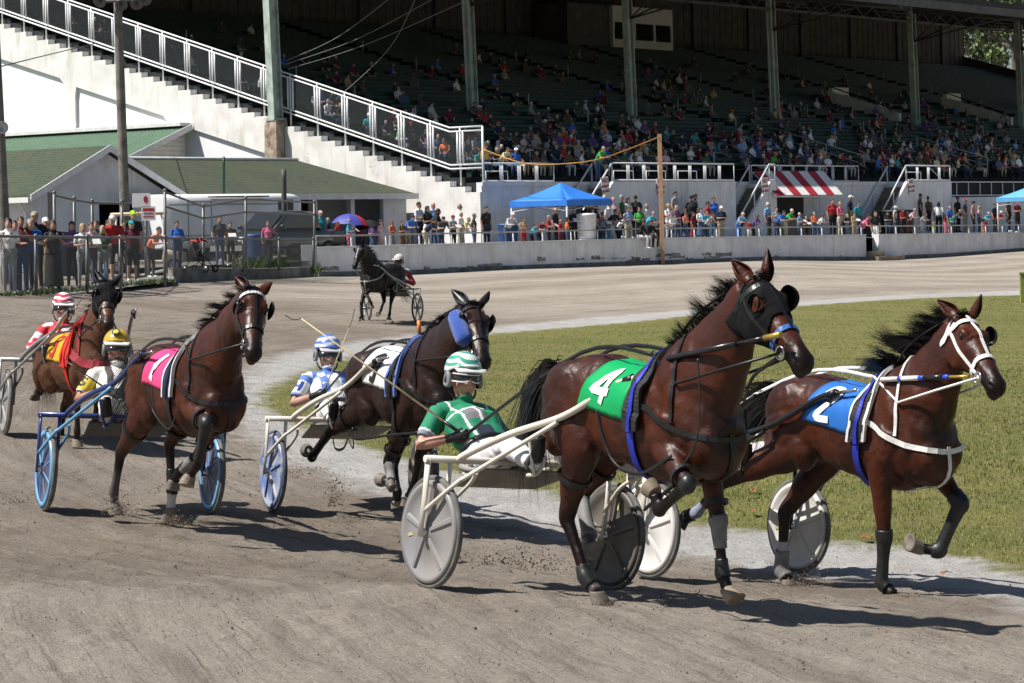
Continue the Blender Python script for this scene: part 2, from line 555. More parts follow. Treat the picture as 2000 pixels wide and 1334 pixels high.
# ------------------------------------------------------------------ grandstand (frame: s along the front, d back into the stand)
SA = V((.64, .768, 0)).normalized()
SB = V((-SA.y, SA.x, 0))
UZ = V((0, 0, 1))
C0 = V((-.012 * 112, 112, 0))
def st(s, d, z): return C0 + SA * s + SB * d + UZ * z
AX = (SA, SB, UZ)
RISE, Z0, NROW, TREAD, SLEN = .295, 4.3, 38, .88, 103.
def row_z(d): return Z0 + RISE * d
APZ = 1.4
def weather(t, b, tc, out):
 """vertical dirt runs and patches of lost paint"""
 mp = t.nodes.new('ShaderNodeMapping')
 mp.inputs['Scale'].default_value = (1.6, 1.6, .16)
 t.links.new(tc.outputs['Object'], mp.inputs['Vector'])
 n = t.nodes.new('ShaderNodeTexNoise')
 n.inputs['Scale'].default_value = 1.1
 n.inputs['Detail'].default_value = 8
 n.inputs['Roughness'].default_value = .75
 t.links.new(mp.outputs[0], n.inputs['Vector'])
 n2 = t.nodes.new('ShaderNodeTexNoise')
 n2.inputs['Scale'].default_value = .9
 n2.inputs['Detail'].default_value = 9
 n2.inputs['Roughness'].default_value = .8
 t.links.new(tc.outputs['Object'], n2.inputs['Vector'])
 def r(x, a, c):
  q = t.nodes.new('ShaderNodeMapRange')
  q.inputs[1].default_value = a
  q.inputs[2].default_value = c
  t.links.new(x, q.inputs[0])
  return q.outputs[0]
 def mx(f, A, B, k=1.):
  x = t.nodes.new('ShaderNodeMix')
  x.data_type = 'RGBA'
  mu = t.nodes.new('ShaderNodeMath')
  mu.operation = 'MULTIPLY'
  mu.inputs[1].default_value = k
  t.links.new(f, mu.inputs[0])
  t.links.new(mu.outputs[0], x.inputs[0])
  t.links.new(A, x.inputs[6])
  x.inputs[7].default_value = (*B, 1)
  return x.outputs[2]
 c = mx(r(n.outputs[0], .52, .70), out, (.42, .36, .28), weather.k)
 c = mx(r(n2.outputs[0], .60, .67), c, (.30, .28, .25), weather.k * .8)
 t.links.new(c, b.inputs['Base Color'])
weather.k = .22
M_WHITEWALL = mat('white painted concrete', (.90, .90, .90), .8, .04, 1.2, .25, 14, fn=weather)
weather.k = .6
M_STEPWALL = mat('stained white concrete', (.84, .82, .78), .85, .08, 1.2, .4, 12, fn=weather)
weather.k = .7
M_GREYWALL = mat('grey white wall paint', (.80, .81, .84), .85, .06, 1.2, .3, 12, fn=weather)
M_BENCH = mat('shaded bench green', (.011, .044, .036), .6, .25, 3)  # green darkened so the colour carries the shade under the roof
M_TIER = mat('shaded tier concrete', (.016, .020, .020), .9, .2, 2)  # near-black tone puts the stand's shade into the concrete colour
M_WPIPE = mat('white pipe paint', (.80, .81, .83), .45, .05, 3)
M_STEEL = mat('grey green steel', (.46, .54, .48), .55, .18, 2.2, .1, 20)
M_RUST = mat('rust and paint', (.50, .44, .36), .8, .1, 3, .3, 20, col2=(.17, .085, .04))
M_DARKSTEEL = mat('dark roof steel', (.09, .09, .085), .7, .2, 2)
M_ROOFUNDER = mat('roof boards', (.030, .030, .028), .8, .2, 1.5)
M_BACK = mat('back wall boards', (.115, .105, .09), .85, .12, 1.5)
M_BLACK = mat('black', (.012, .012, .013), .5, .1, 5)
M_REDPAINT = mat('red sign paint', (.42, .02, .035), .5, .1, 5)
M_SIGN = mat('sign white', (.82, .80, .80), .5, .05, 5)
M_ASPH = mat('apron asphalt', (.20, .195, .185), .9, .15, .8, .3, 30)
M_GLASSDK = mat('dark window glass', (.01, .012, .014), .15, .1, 2)
def mesh_material(name, col, cell, frac):
 m = bpy.data.materials.new(name)
 m.use_nodes = True
 t = m.node_tree
 b = t.nodes['Principled BSDF']
 b.inputs['Base Color'].default_value = (*col, 1)
 b.inputs['Roughness'].default_value = .5
 tc = t.nodes.new('ShaderNodeTexCoord')
 sp = t.nodes.new('ShaderNodeSeparateXYZ')
 t.links.new(tc.outputs['UV'], sp.inputs[0])
 outs = []
 for op in ('ADD', 'SUBTRACT'):
  a = t.nodes.new('ShaderNodeMath'); a.operation = op
  t.links.new(sp.outputs[0], a.inputs[0]); t.links.new(sp.outputs[1], a.inputs[1])
  s = t.nodes.new('ShaderNodeMath'); s.operation = 'MULTIPLY'; s.inputs[1].default_value = 1 / cell
  t.links.new(a.outputs[0], s.inputs[0])
  f = t.nodes.new('ShaderNodeMath'); f.operation = 'FRACT'
  t.links.new(s.outputs[0], f.inputs[0])
  l = t.nodes.new('ShaderNodeMath'); l.operation = 'LESS_THAN'; l.inputs[1].default_value = frac
  t.links.new(f.outputs[0], l.inputs[0])
  outs.append(l.outputs[0])
 mx = t.nodes.new('ShaderNodeMath'); mx.operation = 'MAXIMUM'
 t.links.new(outs[0], mx.inputs[0]); t.links.new(outs[1], mx.inputs[1])
 t.links.new(mx.outputs[0], b.inputs['Alpha'])
 return m
M_LINK = mesh_material('chain link wire', (.085, .095, .10), .075, .13)
def link_panel(name, quads, m, parent=None, **k):
 """quads: corner lists (bl, br, tr, tl); uv in metres"""
 me = bpy.data.meshes.new(name)
 vs, fs, uv = [], [], []
 for q in quads:
  o = len(vs)
  vs += [tuple(p) for p in q]
  fs.append((o, o + 1, o + 2, o + 3))
  e = (q[1] - q[0])
  L = V((e.x, e.y, 0)).length
  uv += [(0, q[0].z), (L, q[1].z), (L, q[2].z), (0, q[3].z)]
 me.from_pydata(vs, [], fs)
 l = me.uv_layers.new(name='uv')
 for i, x in enumerate(uv): l.data[i].uv = x
 me.materials.append(m)
 o = bpy.data.objects.new(name, me)
 COL.objects.link(o)
 if parent: o.parent = parent
 return tag(o, **k)
GS = empty('grandstand', label='long grandstand with green bench rows under a dark steel roof', cat='grandstand')
# seating tiers, benches
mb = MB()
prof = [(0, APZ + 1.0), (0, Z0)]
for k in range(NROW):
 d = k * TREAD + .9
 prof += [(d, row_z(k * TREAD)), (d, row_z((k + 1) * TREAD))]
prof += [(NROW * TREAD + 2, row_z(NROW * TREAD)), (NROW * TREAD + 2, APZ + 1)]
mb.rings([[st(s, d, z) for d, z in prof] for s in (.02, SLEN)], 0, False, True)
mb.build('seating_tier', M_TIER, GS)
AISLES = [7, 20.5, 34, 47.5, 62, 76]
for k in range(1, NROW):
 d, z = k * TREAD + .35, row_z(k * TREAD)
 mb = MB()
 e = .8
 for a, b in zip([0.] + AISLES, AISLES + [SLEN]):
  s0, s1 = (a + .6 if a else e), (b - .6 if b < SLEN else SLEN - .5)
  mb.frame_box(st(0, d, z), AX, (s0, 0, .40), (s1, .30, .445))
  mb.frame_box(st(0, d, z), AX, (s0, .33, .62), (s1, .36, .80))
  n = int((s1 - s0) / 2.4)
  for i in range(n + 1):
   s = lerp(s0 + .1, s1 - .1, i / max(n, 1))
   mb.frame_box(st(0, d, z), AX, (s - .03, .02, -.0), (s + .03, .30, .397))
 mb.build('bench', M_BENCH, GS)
# stepped white end wall with its raised band and pilasters
mb = MB()
top = [(-.35, Z0 - .42)]
for k in range(NROW + 1):
 d = -.35 + k * .866
 top += [(d, Z0 - .42 + k * .2555), (d + .866, Z0 - .42 + k * .2555)]
top = top[1:]
poly = [(-.35, .9)] + top + [(top[-1][0], .9)]
mb.rings([[st(s, d, z) for d, z in poly] for s in (-.28, -.004)], 0, False, True)
mb.build('end_wall', M_WHITEWALL, GS)
mb = MB()
def panel_top(d): return Z0 - .42 + (d + .35) / .866 * .2555 - 1.75
band = []
for d, z in top: band.append((d, z - .003))
low = []
PIL = [3.9, 11.9, 19.0, 26.6, 33.2]
for p, q in zip([-.35] + PIL, PIL):
 a, b = p + .45, q - .45
 low += [(p + .35, 1.0), (p + .35, panel_top(a) - .35), (a + .35, panel_top(a) + .1), (b, panel_top(b) - .15), (q - .35, panel_top(b) - .6), (q - .35, 1.0)]
bp = [(-.352, 1.0)] + band + [(top[-1][0], 1.0)] + low[::-1]
mb.rings([[st(s, d, z) for d, z in bp] for s in (-.44, -.283)], 0, False, True)
mb.frame_box(C0, AX, (-.40, 12.3, 7.35), (-.286, 33, 7.75))
mb.build('wall_band', M_STEPWALL, GS)
# railing up the end wall
def rail_z(d): return Z0 - .42 + (max(d, 1.6) + .35) / .866 * .2555 + .1
mb = MB()
quads = []
RS = -.14
for off in (.38, .55, 2.02, 2.2):
 mb.tube([st(RS, -.3, rail_z(-.3) + off), st(RS, 1.6, rail_z(1.6) + off), st(RS, 33.5, rail_z(33.5) + off)], .042, 6)
n = 20
for i in range(n):
 d = 1.0 + i * 1.732
 mb.tube([st(RS, d, rail_z(d) - .35), st(RS, d, rail_z(d) + 2.2)], .04, 6)
 for q in (-.16, .16, ):
  mb.tube([st(RS, d + q, rail_z(d + q) + .55), st(RS, d + q, rail_z(d + q) + 2.02)], .045, 6)
 if i: quads.append([st(RS, d - .16, rail_z(d - .16) + .5), st(RS, d - 1.57, rail_z(d - 1.57) + .5), st(RS, d - 1.57, rail_z(d - 1.57) + 2.1), st(RS, d - .16, rail_z(d - .16) + 2.1)])
mb.tube([st(RS, -.3, Z0 - .5), st(RS, -.3, rail_z(0) + 2.2)], .05, 6)
quads.append([st(RS, .8, rail_z(.8) + .5), st(RS, -.3, rail_z(0) + .5), st(RS, -.3, rail_z(0) + 2.1), st(RS, .8, rail_z(.8) + 2.1)])
rl = mb.build('stair_railing', M_WPIPE, GS)
link_panel('wire_mesh', quads, M_LINK, rl)
# columns on a line twelve metres back, lightly raked
CS = [0., 13.6, 27.0, 41.0, 57.0, 71.0]
for i, s in enumerate(CS):
 mb = MB()
 dd = 12.0
 zb = row_z(dd) - .1
 if i == 0: dd, s, zb = 11.9, -.62, 7.55
 base, topp = st(s, dd, zb), st(s, dd, 16.2) - SA * .18 - V((.10, 0, 0))
 ax = (topp - base)
 z = ax.normalized(); x = (SA - z * SA.dot(z)).normalized(); y = z.cross(x)
 F = (x, y, z)
 w2 = .24 if i else .30
 mb.frame_box(base, F, (-w2, -.20, 0), (-w2 + .05, .20, ax.length))
 mb.frame_box(base, F, (w2 - .05, -.20, 0), (w2, .20, ax.length))
 mb.frame_box(base, F, (-w2 + .052, -.03, 0), (w2 - .052, .03, ax.length))
 mb.frame_box(base, F, (-w2 - .08, -.26, -.05), (w2 + .08, .26, .05))
 if i in (1, 3):
  mb.tube([base + x * (-w2 - .16) + z * .1, topp + x * (-w2 - .16)], .055, 8)
 c = mb.build('column', M_STEEL, GS)
 if i == 0:
  mb = MB()
  mb.rings([[st(s + x * a, dd + y * a, z) for x, y in ((-1, -1), (1, -1), (1, 1), (-1, 1))] for z, a in ((1.2, .42), (5.5, .40), (7.3, .38), (7.5, .33))], 0, False)
  mb.build('pier', M_RUST, GS)
# roof, trusses, back wall with its bay numbers
def roof_z(d): return 14.9 + .122 * (d - 3)
mb = MB()
mb.rings([[st(s, d, roof_z(d) + h) for d, h in ((3.2, 0), (36, 0), (36, .45), (3.2, .3))] for s in (-.7, SLEN + 3)], 0, False)
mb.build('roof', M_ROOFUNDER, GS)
mb = MB()
for s in CS + [85., 99.]:
 mb.frame_box(st(s, 0, 0), (SA, (SB + UZ * .122), UZ), (-.12, 3.3, roof_z(0) - .62), (.12, 35, roof_z(0) - .02))
 for k in range(4):
  mb.tube([st(s, 12 - k * 2.2, roof_z(12 - k * 2.2) - .5), st(s, 12, 13.6)], .05, 6)
for d in (3.3, 12.0, 20., 28.):
 mb.frame_box(st(0, d, 0), AX, (-.6, -.1, roof_z(d) - .5), (SLEN + 3, .1, roof_z(d) - .03))
for i in range(52):
 s = i * 2
 mb.tube([st(s, 12, roof_z(12) - .5), st(s + 1, 12, roof_z(12) - 1.1), st(s + 2, 12, roof_z(12) - .5)], .04, 5, caps=False)
mb.frame_box(st(0, 12, 0), AX, (-.5, -.08, roof_z(12) - 1.25), (SLEN + 3, .08, roof_z(12) - 1.1))
mb.build('roof_beam', M_DARKSTEEL, GS)
mb = MB()
mb.frame_box(st(0, 35.0, 0), AX, (-.2, 0, 10), (SLEN + .5, .3, roof_z(35)))
for i in range(15):
 mb.frame_box(st(i * 7 + 2, 34.8, 0), AX, (-.3, 0, 12), (.3, .197, roof_z(34.8) - .05), mi=1)
for i in range(140):
 mb.frame_box(st(i * .75, 34.96, 0), AX, (0, 0, 13), (.05, .037, roof_z(34.8) - .05), mi=0)
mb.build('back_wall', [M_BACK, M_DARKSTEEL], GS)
def stand_at(u, d, v=None):
 """s (and height) of a spot seen at u on the plane d = const"""
 p = on_plane(u, v if v is not None else 300, st(0, d, 0), SB)
 return (p - C0).dot(SA), p.z
def face_mtx(p, right, up):
 n = right.cross(up)
 return Matrix(((right.x, up.x, n.x, p.x), (right.y, up.y, n.y, p.y), (right.z, up.z, n.z, p.z), (0, 0, 0, 1)))
for ch, u, v in (('2', 1344, 8), ('3', 1555, 22), ('4', 1766, 38)):
 s, z = stand_at(u, 34.7, v)
 t = text_mesh(ch, 1.5, M_BLACK, .03, 'bay_number')
 t.matrix_world = face_mtx(st(s, 34.76, z), SA, UZ)
 t.parent = GS
mb = MB()
mb.frame_box(st(SLEN, 0, 0), AX, (0, 0, 1), (.3, 3, 5.2))
mb.rings([[st(s, d, z) for d, z in ((0, 1), (0, Z0 + 1.1), (36, row_z(36) + 1.1), (36, 1))] for s in (SLEN + .302, SLEN + .6)], 0, False)
mb.build('far_end_wall', M_BACK, GS)
# press box against the back wall
s0, _ = stand_at(1197, 31.6, 60)
s1, _ = stand_at(1314, 31.6, 60)
zt, zb = 17.0, 13.0
mb = MB()
mb.frame_box(C0, AX, (s0 - 4.5, 31.9, zb), (s1, 34.7, zt), 1)
mb.frame_box(C0, AX, (s0, 31.6, zb), (s1, 31.897, zb + 1.75))
mb.frame_box(C0, AX, (s0, 31.6, zb + 2.9), (s1, 31.897, zt))
for a in (0, .36, .70, 1): mb.frame_box(C0, AX, (lerp(s0, s1 - .2, a), 31.6, zb + 1.752), (lerp(s0, s1 - .2, a) + .2, 31.897, zb + 2.898))
pb = mb.build('press_box', [mat('booth white', (.75, .74, .70), .7, .05, 2), M_BACK], GS)
for a, b in ((0, .36), (.36, .70), (.70, 1)):
 mb = MB()
 mb.frame_box(C0, AX, (lerp(s0, s1 - .2, a) + .203, 31.72, zb + 1.753), (lerp(s0, s1 - .2, b) - .003, 31.75, zb + 2.897))
 mb.build('window', M_GLASSDK, pb)
# aisle walls that stand up out of the seats
M_AISLEW = mat('aisle wall paint', (.72, .70, .64), .75, .08, 2)
for sw in (55.3, 69.8, 84.5):
 mb = MB()
 mb.rings([[st(sw + a, d, z) for d, z in ((12.2, row_z(12) - .2), (12.2, row_z(12) + 1.15), (15.2, row_z(15) + 1.25), (17.6, row_z(17) + 1.35), (17.6, row_z(17) - .2))] for a in (0, .25)], 0, False)
 mb.frame_box(C0, AX, (sw + .253, 17.3, row_z(17)), (sw + 2.2, 17.6, row_z(17) + 1.6))
 w_ = mb.build('aisle_wall', M_AISLEW, GS)
 mb = MB()
 mb.tube([st(sw - .1, 12.6, row_z(12.6) + 1.0), st(sw - .1, 13, row_z(13) + 1.3), st(sw - .1, 17.4, row_z(17.4) + 1.55)], .04, 6)
 mb.build('handrail', M_BLACK, w_)
M_DPIPE = mat('dull pipe', (.42, .44, .42), .5, .1, 3)
for sw in AISLES:
 if sw in (34, 47.5):
  mb = MB()
  for h in (.55, 1.0): mb.tube([st(sw, 1.6, row_z(1.6) + h), st(sw, 8.5, row_z(8.5) + h)], .03, 6)
  for d0 in (1.6, 4., 6.3, 8.5): mb.tube([st(sw, d0, row_z(d0)), st(sw, d0, row_z(d0) + 1.0)], .035, 6)
  mb.build('aisle_rail', M_DPIPE, GS)
 for d0 in range(2 if sw not in (34, 47.5) else 10, 30, 4):
  mb = MB()
  mb.tube([st(sw, d0, row_z(d0)), st(sw, d0, row_z(d0) + 1.0)], .035, 6)
  mb.build('aisle_post', M_DPIPE, GS)
# front wall; blocks that stand out from it, each with stairs climbing along its face
s_of = lambda u, d=0.: stand_at(u, d)[0]
S_END = s_of(1854, -1.6)
mb = MB()
mb.frame_box(C0, AX, (-.28, -.30, 1.0), (S_END - .003, -.004, Z0))
mb.frame_box(C0, AX, (-.28, -.36, Z0 - .16), (S_END - .003, -.302, Z0 + .02))
mb.frame_box(C0, AX, (S_END, -.30, 1.0), (SLEN, -.004, 3.45))
mb.build('front_wall', M_GREYWALL, GS)
BLOCKS = [(s_of(1122, -1.6), s_of(1432, -1.6)), (s_of(1440, -1.6), s_of(1512, -1.6)), (s_of(1716, -1.6), S_END)]
RUN = 2.7
M_TREAD = mat('worn stair tread', (.20, .17, .13), .9, .2, 2)
for x0, x1 in BLOCKS:
 mb = MB()
 for q in (-1.7,):
  mb.rings([[st(s, q + w_, z) for s, z in ((x0, 1.0), (x0, APZ + .35), (x0 + RUN, Z0), (x1, Z0), (x1, 1.0))] for w_ in (0, .16)], 0, False)
 mb.build('stair_wall', M_GREYWALL, GS)
 mb = MB()
 mb.frame_box(C0, AX, (x0 + RUN + .003, -1.538, 1.0), (x1 - .003, -.303, Z0 - .1))
 mb.build('landing', M_GREYWALL, GS)
 mb = MB()
 for k in range(13):
  z1 = APZ + (k + 1) * (Z0 - APZ - .1) / 14
  mb.frame_box(C0, AX, (x0 + .1 + k * (RUN - .1) / 13, -1.537, 1.0), (x0 + .1 + (k + 1) * (RUN - .1) / 13 - .003, -.365, z1))
 mb.build('stairs', M_TREAD, GS)
 for q in (-1.62, -.45):
  mb = MB()
  mb.tube([st(x0 - .1, q, APZ + .1), st(x0 - .1, q, APZ + 1.0), st(x0 + RUN, q, Z0 + .84), st(x0 + RUN, q, Z0)], .045, 6)
  mb.tube([st(x0 + RUN * .5, q, APZ + 1.5), st(x0 + RUN * .5, q, APZ + 2.4)], .035, 6)
  mb.build('stair_handrail', M_WPIPE, GS)
def rail_run(pts_sd, z, h, step):
 mb = MB()
 for (a, q), (b, q2) in zip(pts_sd, pts_sd[1:]):
  for hh in (.02, h): mb.tube([st(a, q, z + .04 + hh), st(b, q2, z + .04 + hh)], .035, 6)
  L = abs(b - a) + abs(q2 - q)
  n = max(1, round(L / step))
  for i in range(n + 1):
   t = i / n
   for o_ in ((-.09, 0, .09) if 0 < i < n else (0,)):
    mb.tube([st(lerp(a, b, t) + o_, lerp(q, q2, t), z), st(lerp(a, b, t) + o_, lerp(q, q2, t), z + h + .04)], .021, 6)
 for (a, q), (b, q2) in zip(pts_sd, pts_sd[1:]):
  n = int(abs(b - a) / 2.5)
  for i in range(n):
   s = a + .5 + i * 2.5
   mb.tube([st(s, q + .3, z), st(s, q + .3, z + .5), st(s + 1.5, q + .3, z + .5), st(s + 1.5, q + .3, z)], .025, 6)
 mb.build('front_railing', M_WPIPE, GS)
rail_run([(.05, -.15), (BLOCKS[0][0] + .3, -.15)], Z0, .80, 1.25)
rail_run([(BLOCKS[0][0] + RUN, -1.62), (BLOCKS[0][1], -1.62)], Z0, .80, 1.25)
rail_run([(BLOCKS[1][0] + RUN, -1.62), (BLOCKS[1][1], -1.62)], Z0, .80, 1.25)
rail_run([(BLOCKS[1][1] + .1, -.15), (BLOCKS[2][0] + .3, -.15)], Z0, .80, 1.25)
rail_run([(BLOCKS[2][0] + RUN, -1.62), (BLOCKS[2][1], -1.62)], Z0, .80, 1.25)
mb = MB()
for h in (.05, .8): mb.tube([st(S_END + .1, -.12, Z0 + h + .1), st(S_END + 2, -.12, 3.5 + h), st(SLEN, -.12, 3.5 + h)], .035, 6)
for i in range(36):
 s = S_END + 2 + i * 1.3
 mb.tube([st(s, -.12, 3.5), st(s, -.12, 4.3)], .03, 6)
mb.build('front_railing', M_WPIPE, GS)
# striped awning over the food counter
aw = empty('awning', st(20.4, -.3, 3), label='red and white striped awning over the food counter', cat='awning')
IB = Matrix.Translation(-st(20.4, -.3, 3))
def loc(p, root): return p - root.location
for nm, par in (('red', 0), ('white', 1)):
 mb = MB()
 for i in range(8):
  if i % 2 != par: continue
  s0, s1 = 20.5 + i * .8, 20.5 + (i + 1) * .8
  q0, q1 = 20.1 + i * .755, 20.1 + (i + 1) * .755
  P = [st(s0, -.4, 4.86), st(s1, -.4, 4.86), st(q1, -2.0, 3.62), st(q0, -2.0, 3.62)]
  B = [p - UZ * .03 for p in P]
  Q = [st(q0, -2.0, 3.42), st(q1, -2.0, 3.42), st(q1, -2.03, 3.42), st(q0, -2.03, 3.42)]
  mb.add([loc(p, aw) for p in P + B], [(0, 1, 2, 3), (7, 6, 5, 4), (0, 4, 5, 1), (1, 5, 6, 2), (2, 6, 7, 3), (3, 7, 4, 0)])
 mb.build('stripe_fabric', mat('awning ' + nm, (.40, .02, .035) if par == 0 else (.80, .80, .78), .7, .06, 4), aw)
mb = MB()
for s0, s1 in ((20.5, 20.1), (26.9, 26.14)):
 mb.tube([loc(st(s0, -.32, 4.8), aw), loc(st(s1, -1.98, 3.55), aw)], .03, 6)
mb.tube([loc(st(20.1, -1.97, 3.54), aw), loc(st(26.14, -1.97, 3.54), aw)], .03, 6)
mb.build('awning_frame', M_WPIPE, aw)
fc = empty('food_counter', st(20.6, -.9, APZ), label='dark food counter opening under the striped awning', cat='food counter')
mb = MB()
mb.frame_box(st(0, 0, 0) - fc.location, AX, (20.5, -.36, APZ), (25.0, -.31, 3.5))
mb.build('opening', mat('dark opening', (.035, .03, .028), .8, .2, 3), fc)
mb = MB()
mb.frame_box(C0 - fc.location, AX, (20.7, -.95, APZ), (25.0, -.38, APZ + .95))
mb.frame_box(C0 - fc.location, AX, (20.6, -1.05, APZ + .953), (25.1, -.37, APZ + 1.0))
mb.build('counter', mat('counter wood', (.32, .26, .2), .6, .15, 3), fc)
mb = MB()
for i, s in enumerate((21.3, 21.9, 23.2, 24.1)):
 mb.frame_box(C0 - fc.location, AX, (s, -.8, APZ + 1.003), (s + .35, -.5, APZ + 1.2 + .1 * (i % 2)))
mb.build('counter_goods', mat('counter goods', (.45, .40, .30), .6, .3, 9), fc)
# notices on the wall
def notice(u, v, d, lab, tilt=0.):
 s, z = stand_at(u, d, v)
 r = empty('notice_board', st(s, d, z), label=lab, cat='sign', group='no standing notices along the stand front')
 rot = Matrix.Rotation(tilt, 4, 'Y')
 fm = face_mtx(V((0, 0, 0)), SA, UZ) @ Matrix.Rotation(tilt, 4, 'Z')
 m_ = MB(); m_.box((0, 0, 0), (.52, .80, .03))
 o = m_.build('board', M_SIGN, r); o.matrix_local = fm
 for t_, y, sz in (('NO', .24, .26), ('STANDING', -.02, .125), ('IN AISLE', -.25, .14)):
  t = text_mesh(t_, sz, M_REDPAINT, .008, 'lettering')
  t.parent = r
  t.matrix_local = fm @ Matrix.Translation((0, y, .018))
notice(1182, 363, -1.75, 'no standing notice on the front wall just right of the big blue canopy', R(8))
notice(1290, 365, -1.75, 'no standing notice partly hidden behind the tall orange pole', R(3))
notice(1494, 363, -1.75, 'no standing notice on the stair wall beside the striped awning', R(5))
notice(1780, 364, -1.75, 'no standing notice farther along, right of the striped awning', R(6))
# ------------------------------------------------------------------ apron, and the low wall along the track
WALLB = [(620, 540, 95), (780, 533, 98.5), (940, 527, 102.3), (1120, 520, 107), (1290, 513, 112.3), (1500, 506, 120), (1693, 500, 127.5), (1850, 495, 134), (2000, 490, 141), (2400, 476, 160)]
WB = []
for u, v, Y in WALLB:
 p = px(u, v, Y); p.z = gz(p.x, p.y)
 WB.append(p)
def wall_pt(u):
 for (a, b, pa, pb) in zip(WALLB, WALLB[1:], WB, WB[1:]):
  if u <= b[0] or b is WALLB[-1]:
   t = (u - a[0]) / (b[0] - a[0])
   return pa.lerp(pb, t)
WTOP = lambda p: CAMH - 0 + 0
def track_wall(us, lab, name='track_wall'):
 P = [wall_pt(u) for u in us]
 root = empty(name, P[0], label=lab, cat='wall', group='low white walls along the track')
 mb = MB()
 rg = []
 for i, p in enumerate(P):
  t = (P[min(i + 1, len(P) - 1)] - P[max(i - 1, 0)]); t.z = 0; t.normalize()
  n = V((-t.y, t.x, 0))
  top_z = WALLTOP(p)
  q = p - root.location
  rg.append([q + V((0, 0, -.4)), q + UZ * (top_z - p.z), q + n * .38 + UZ * (top_z - p.z), q + n * .38 + V((0, 0, -.4))])
 mb.rings(rg, 0, False)
 mb.build('wall', M_TRACKWALL, root)
 mb = MB()
 rg = []
 for i, p in enumerate(P):
  t = (P[min(i + 1, len(P) - 1)] - P[max(i - 1, 0)]); t.z = 0; t.normalize()
  n = V((-t.y, t.x, 0))
  z = WALLTOP(p) - p.z
  q = p - root.location
  rg.append([q - n * .03 + UZ * (z + .003), q - n * .03 + UZ * (z + .055), q + n * .41 + UZ * (z + .055), q + n * .41 + UZ * (z + .003)])
 mb.rings(rg, 0, False)
 mb.build('coping', M_COPE, root)
 # pipe rail
 mb = MB()
 L = [0.]
 for p, q in zip(P, P[1:]): L.append(L[-1] + (q - p).length)
 tot = L[-1]
 def at(x):
  for i in range(len(P) - 1):
   if x <= L[i + 1] or i == len(P) - 2:
    q = P[i].lerp(P[i + 1], (x - L[i]) / (L[i + 1] - L[i]))
    t = (P[i + 1] - P[i]); t.z = 0; t.normalize()
    return q + V((-t.y, t.x, 0)) * .2, WALLTOP(q)
 n = round(tot / 1.95)
 pts = []
 for i in range(n + 1):
  q, z = at(lerp(.15, tot - .1, i / n))
  b = V((q.x, q.y, z)) - root.location
  mb.tube([b + UZ * .05, b + UZ * .44], .03, 6)
  pts.append(b + UZ * .45)
 posts = mb.build('rail_post', M_WPIPE, root)
 mb = MB()
 mb.tube(pts, .03, 6)
 mb.build('rail', mat('galvanised pipe', (.30, .30, .29), .5, .15, 3, metal=.3), root)
 return root
_wt = [(620, 485), (940, 476.5), (1290, 466.5), (1693, 459.5), (2000, 455), (2400, 449)]
_wtz = []
for u, v in _wt:
 p = wall_pt(u)
 _wtz.append((p.y, px(u, v, p.y).z))
def WALLTOP(p): return float(np.interp(p.y, [a for a, b in _wtz], [b for a, b in _wtz]))
def wallpaint(t, b, tc, out):
 g = t.nodes.new('ShaderNodeNewGeometry')
 weather(t, b, tc, out)
weather.k = .5
M_TRACKWALL = mat('old white wall paint', (.82, .83, .86), .9, .08, 1.4, .5, 9, fn=weather)
M_COPE = mat('wall coping white', (.78, .78, .77), .8, .08, 2, .2, 9)
track_wall([620, 700, 780, 860, 940, 1030, 1120, 1200, 1290, 1400, 1500, 1600, 1692], 'long low white wall with a pipe rail, running from the tall fence to the gap')
track_wall([1716, 1780, 1850, 1930, 2000, 2100, 2200, 2400], 'low white wall with a pipe rail beyond the gap with steps')
# patches of bare concrete along the foot of the wall
rg = random.Random(2)
mb = MB()
for i in range(46):
 u = rg.uniform(625, 1680)
 if rg.random() < .4: u = rg.uniform(1180, 1420)
 a, b = wall_pt(u), wall_pt(u + rg.uniform(6, 38))
 t = (b - a); t.z = 0; n = V((-t.y, t.x, 0)).normalized()
 z0, h = rg.uniform(.0, .30), rg.uniform(.04, .26)
 k = 5
 lo = [a.lerp(b, i / k) - n * .006 + UZ * (z0 + rg.uniform(0, .05)) for i in range(k + 1)]
 hi = [a.lerp(b, i / k) - n * .006 + UZ * (z0 + h * rg.uniform(.5, 1)) for i in range(k + 1)]
 o = len(mb.v)
 mb.add(lo + hi, [(i, i + 1, i + k + 2, i + k + 1) for i in range(k)])
mb.build('bare_concrete', mat('bare concrete', (.27, .265, .25), .95, .3, 4), kind='structure')
mb = MB()
P = [wall_pt(u) for u in (620, 780, 940, 1120, 1290, 1500, 1693, 1850, 2000, 2400)]
rg_ = []
for p in P:
 rg_.append([p + V((.06, -.06, -.1)), p + V((.05, -.04, .17)), p + V((.0, .02, .17)), p + V((0, .02, -.1))])
mb.rings(rg_, 0, False)
mb.build('wall_footing', mat('footing concrete', (.20, .20, .20), .95, .25, 2), kind='structure')
# steps in the gap
ws = empty('timber_steps', wall_pt(1704), label='two timber steps in the gap between the white walls', cat='steps')
tw = (wall_pt(1716) - wall_pt(1692)).normalized(); tw.z = 0; nw = V((-tw.y, tw.x, 0))
F = (tw, nw, UZ)
mb = MB()
mb.frame_box(V((0, 0, 0)), F, (-.7, -.75, -.1), (1.9, -.02, .18))
mb.build('step', mat('weathered timber', (.30, .25, .19), .9, .2, 4), ws)
mb = MB()
mb.frame_box(V((0, 0, 0)), F, (-.55, -.35, .183), (.6, .6, .40))
mb.frame_box(V((0, 0, 0)), F, (-.55, -.355, .40), (.6, .6, .43))
mb.build('step', mat('weathered timber pale', (.42, .36, .24), .9, .2, 4), ws)
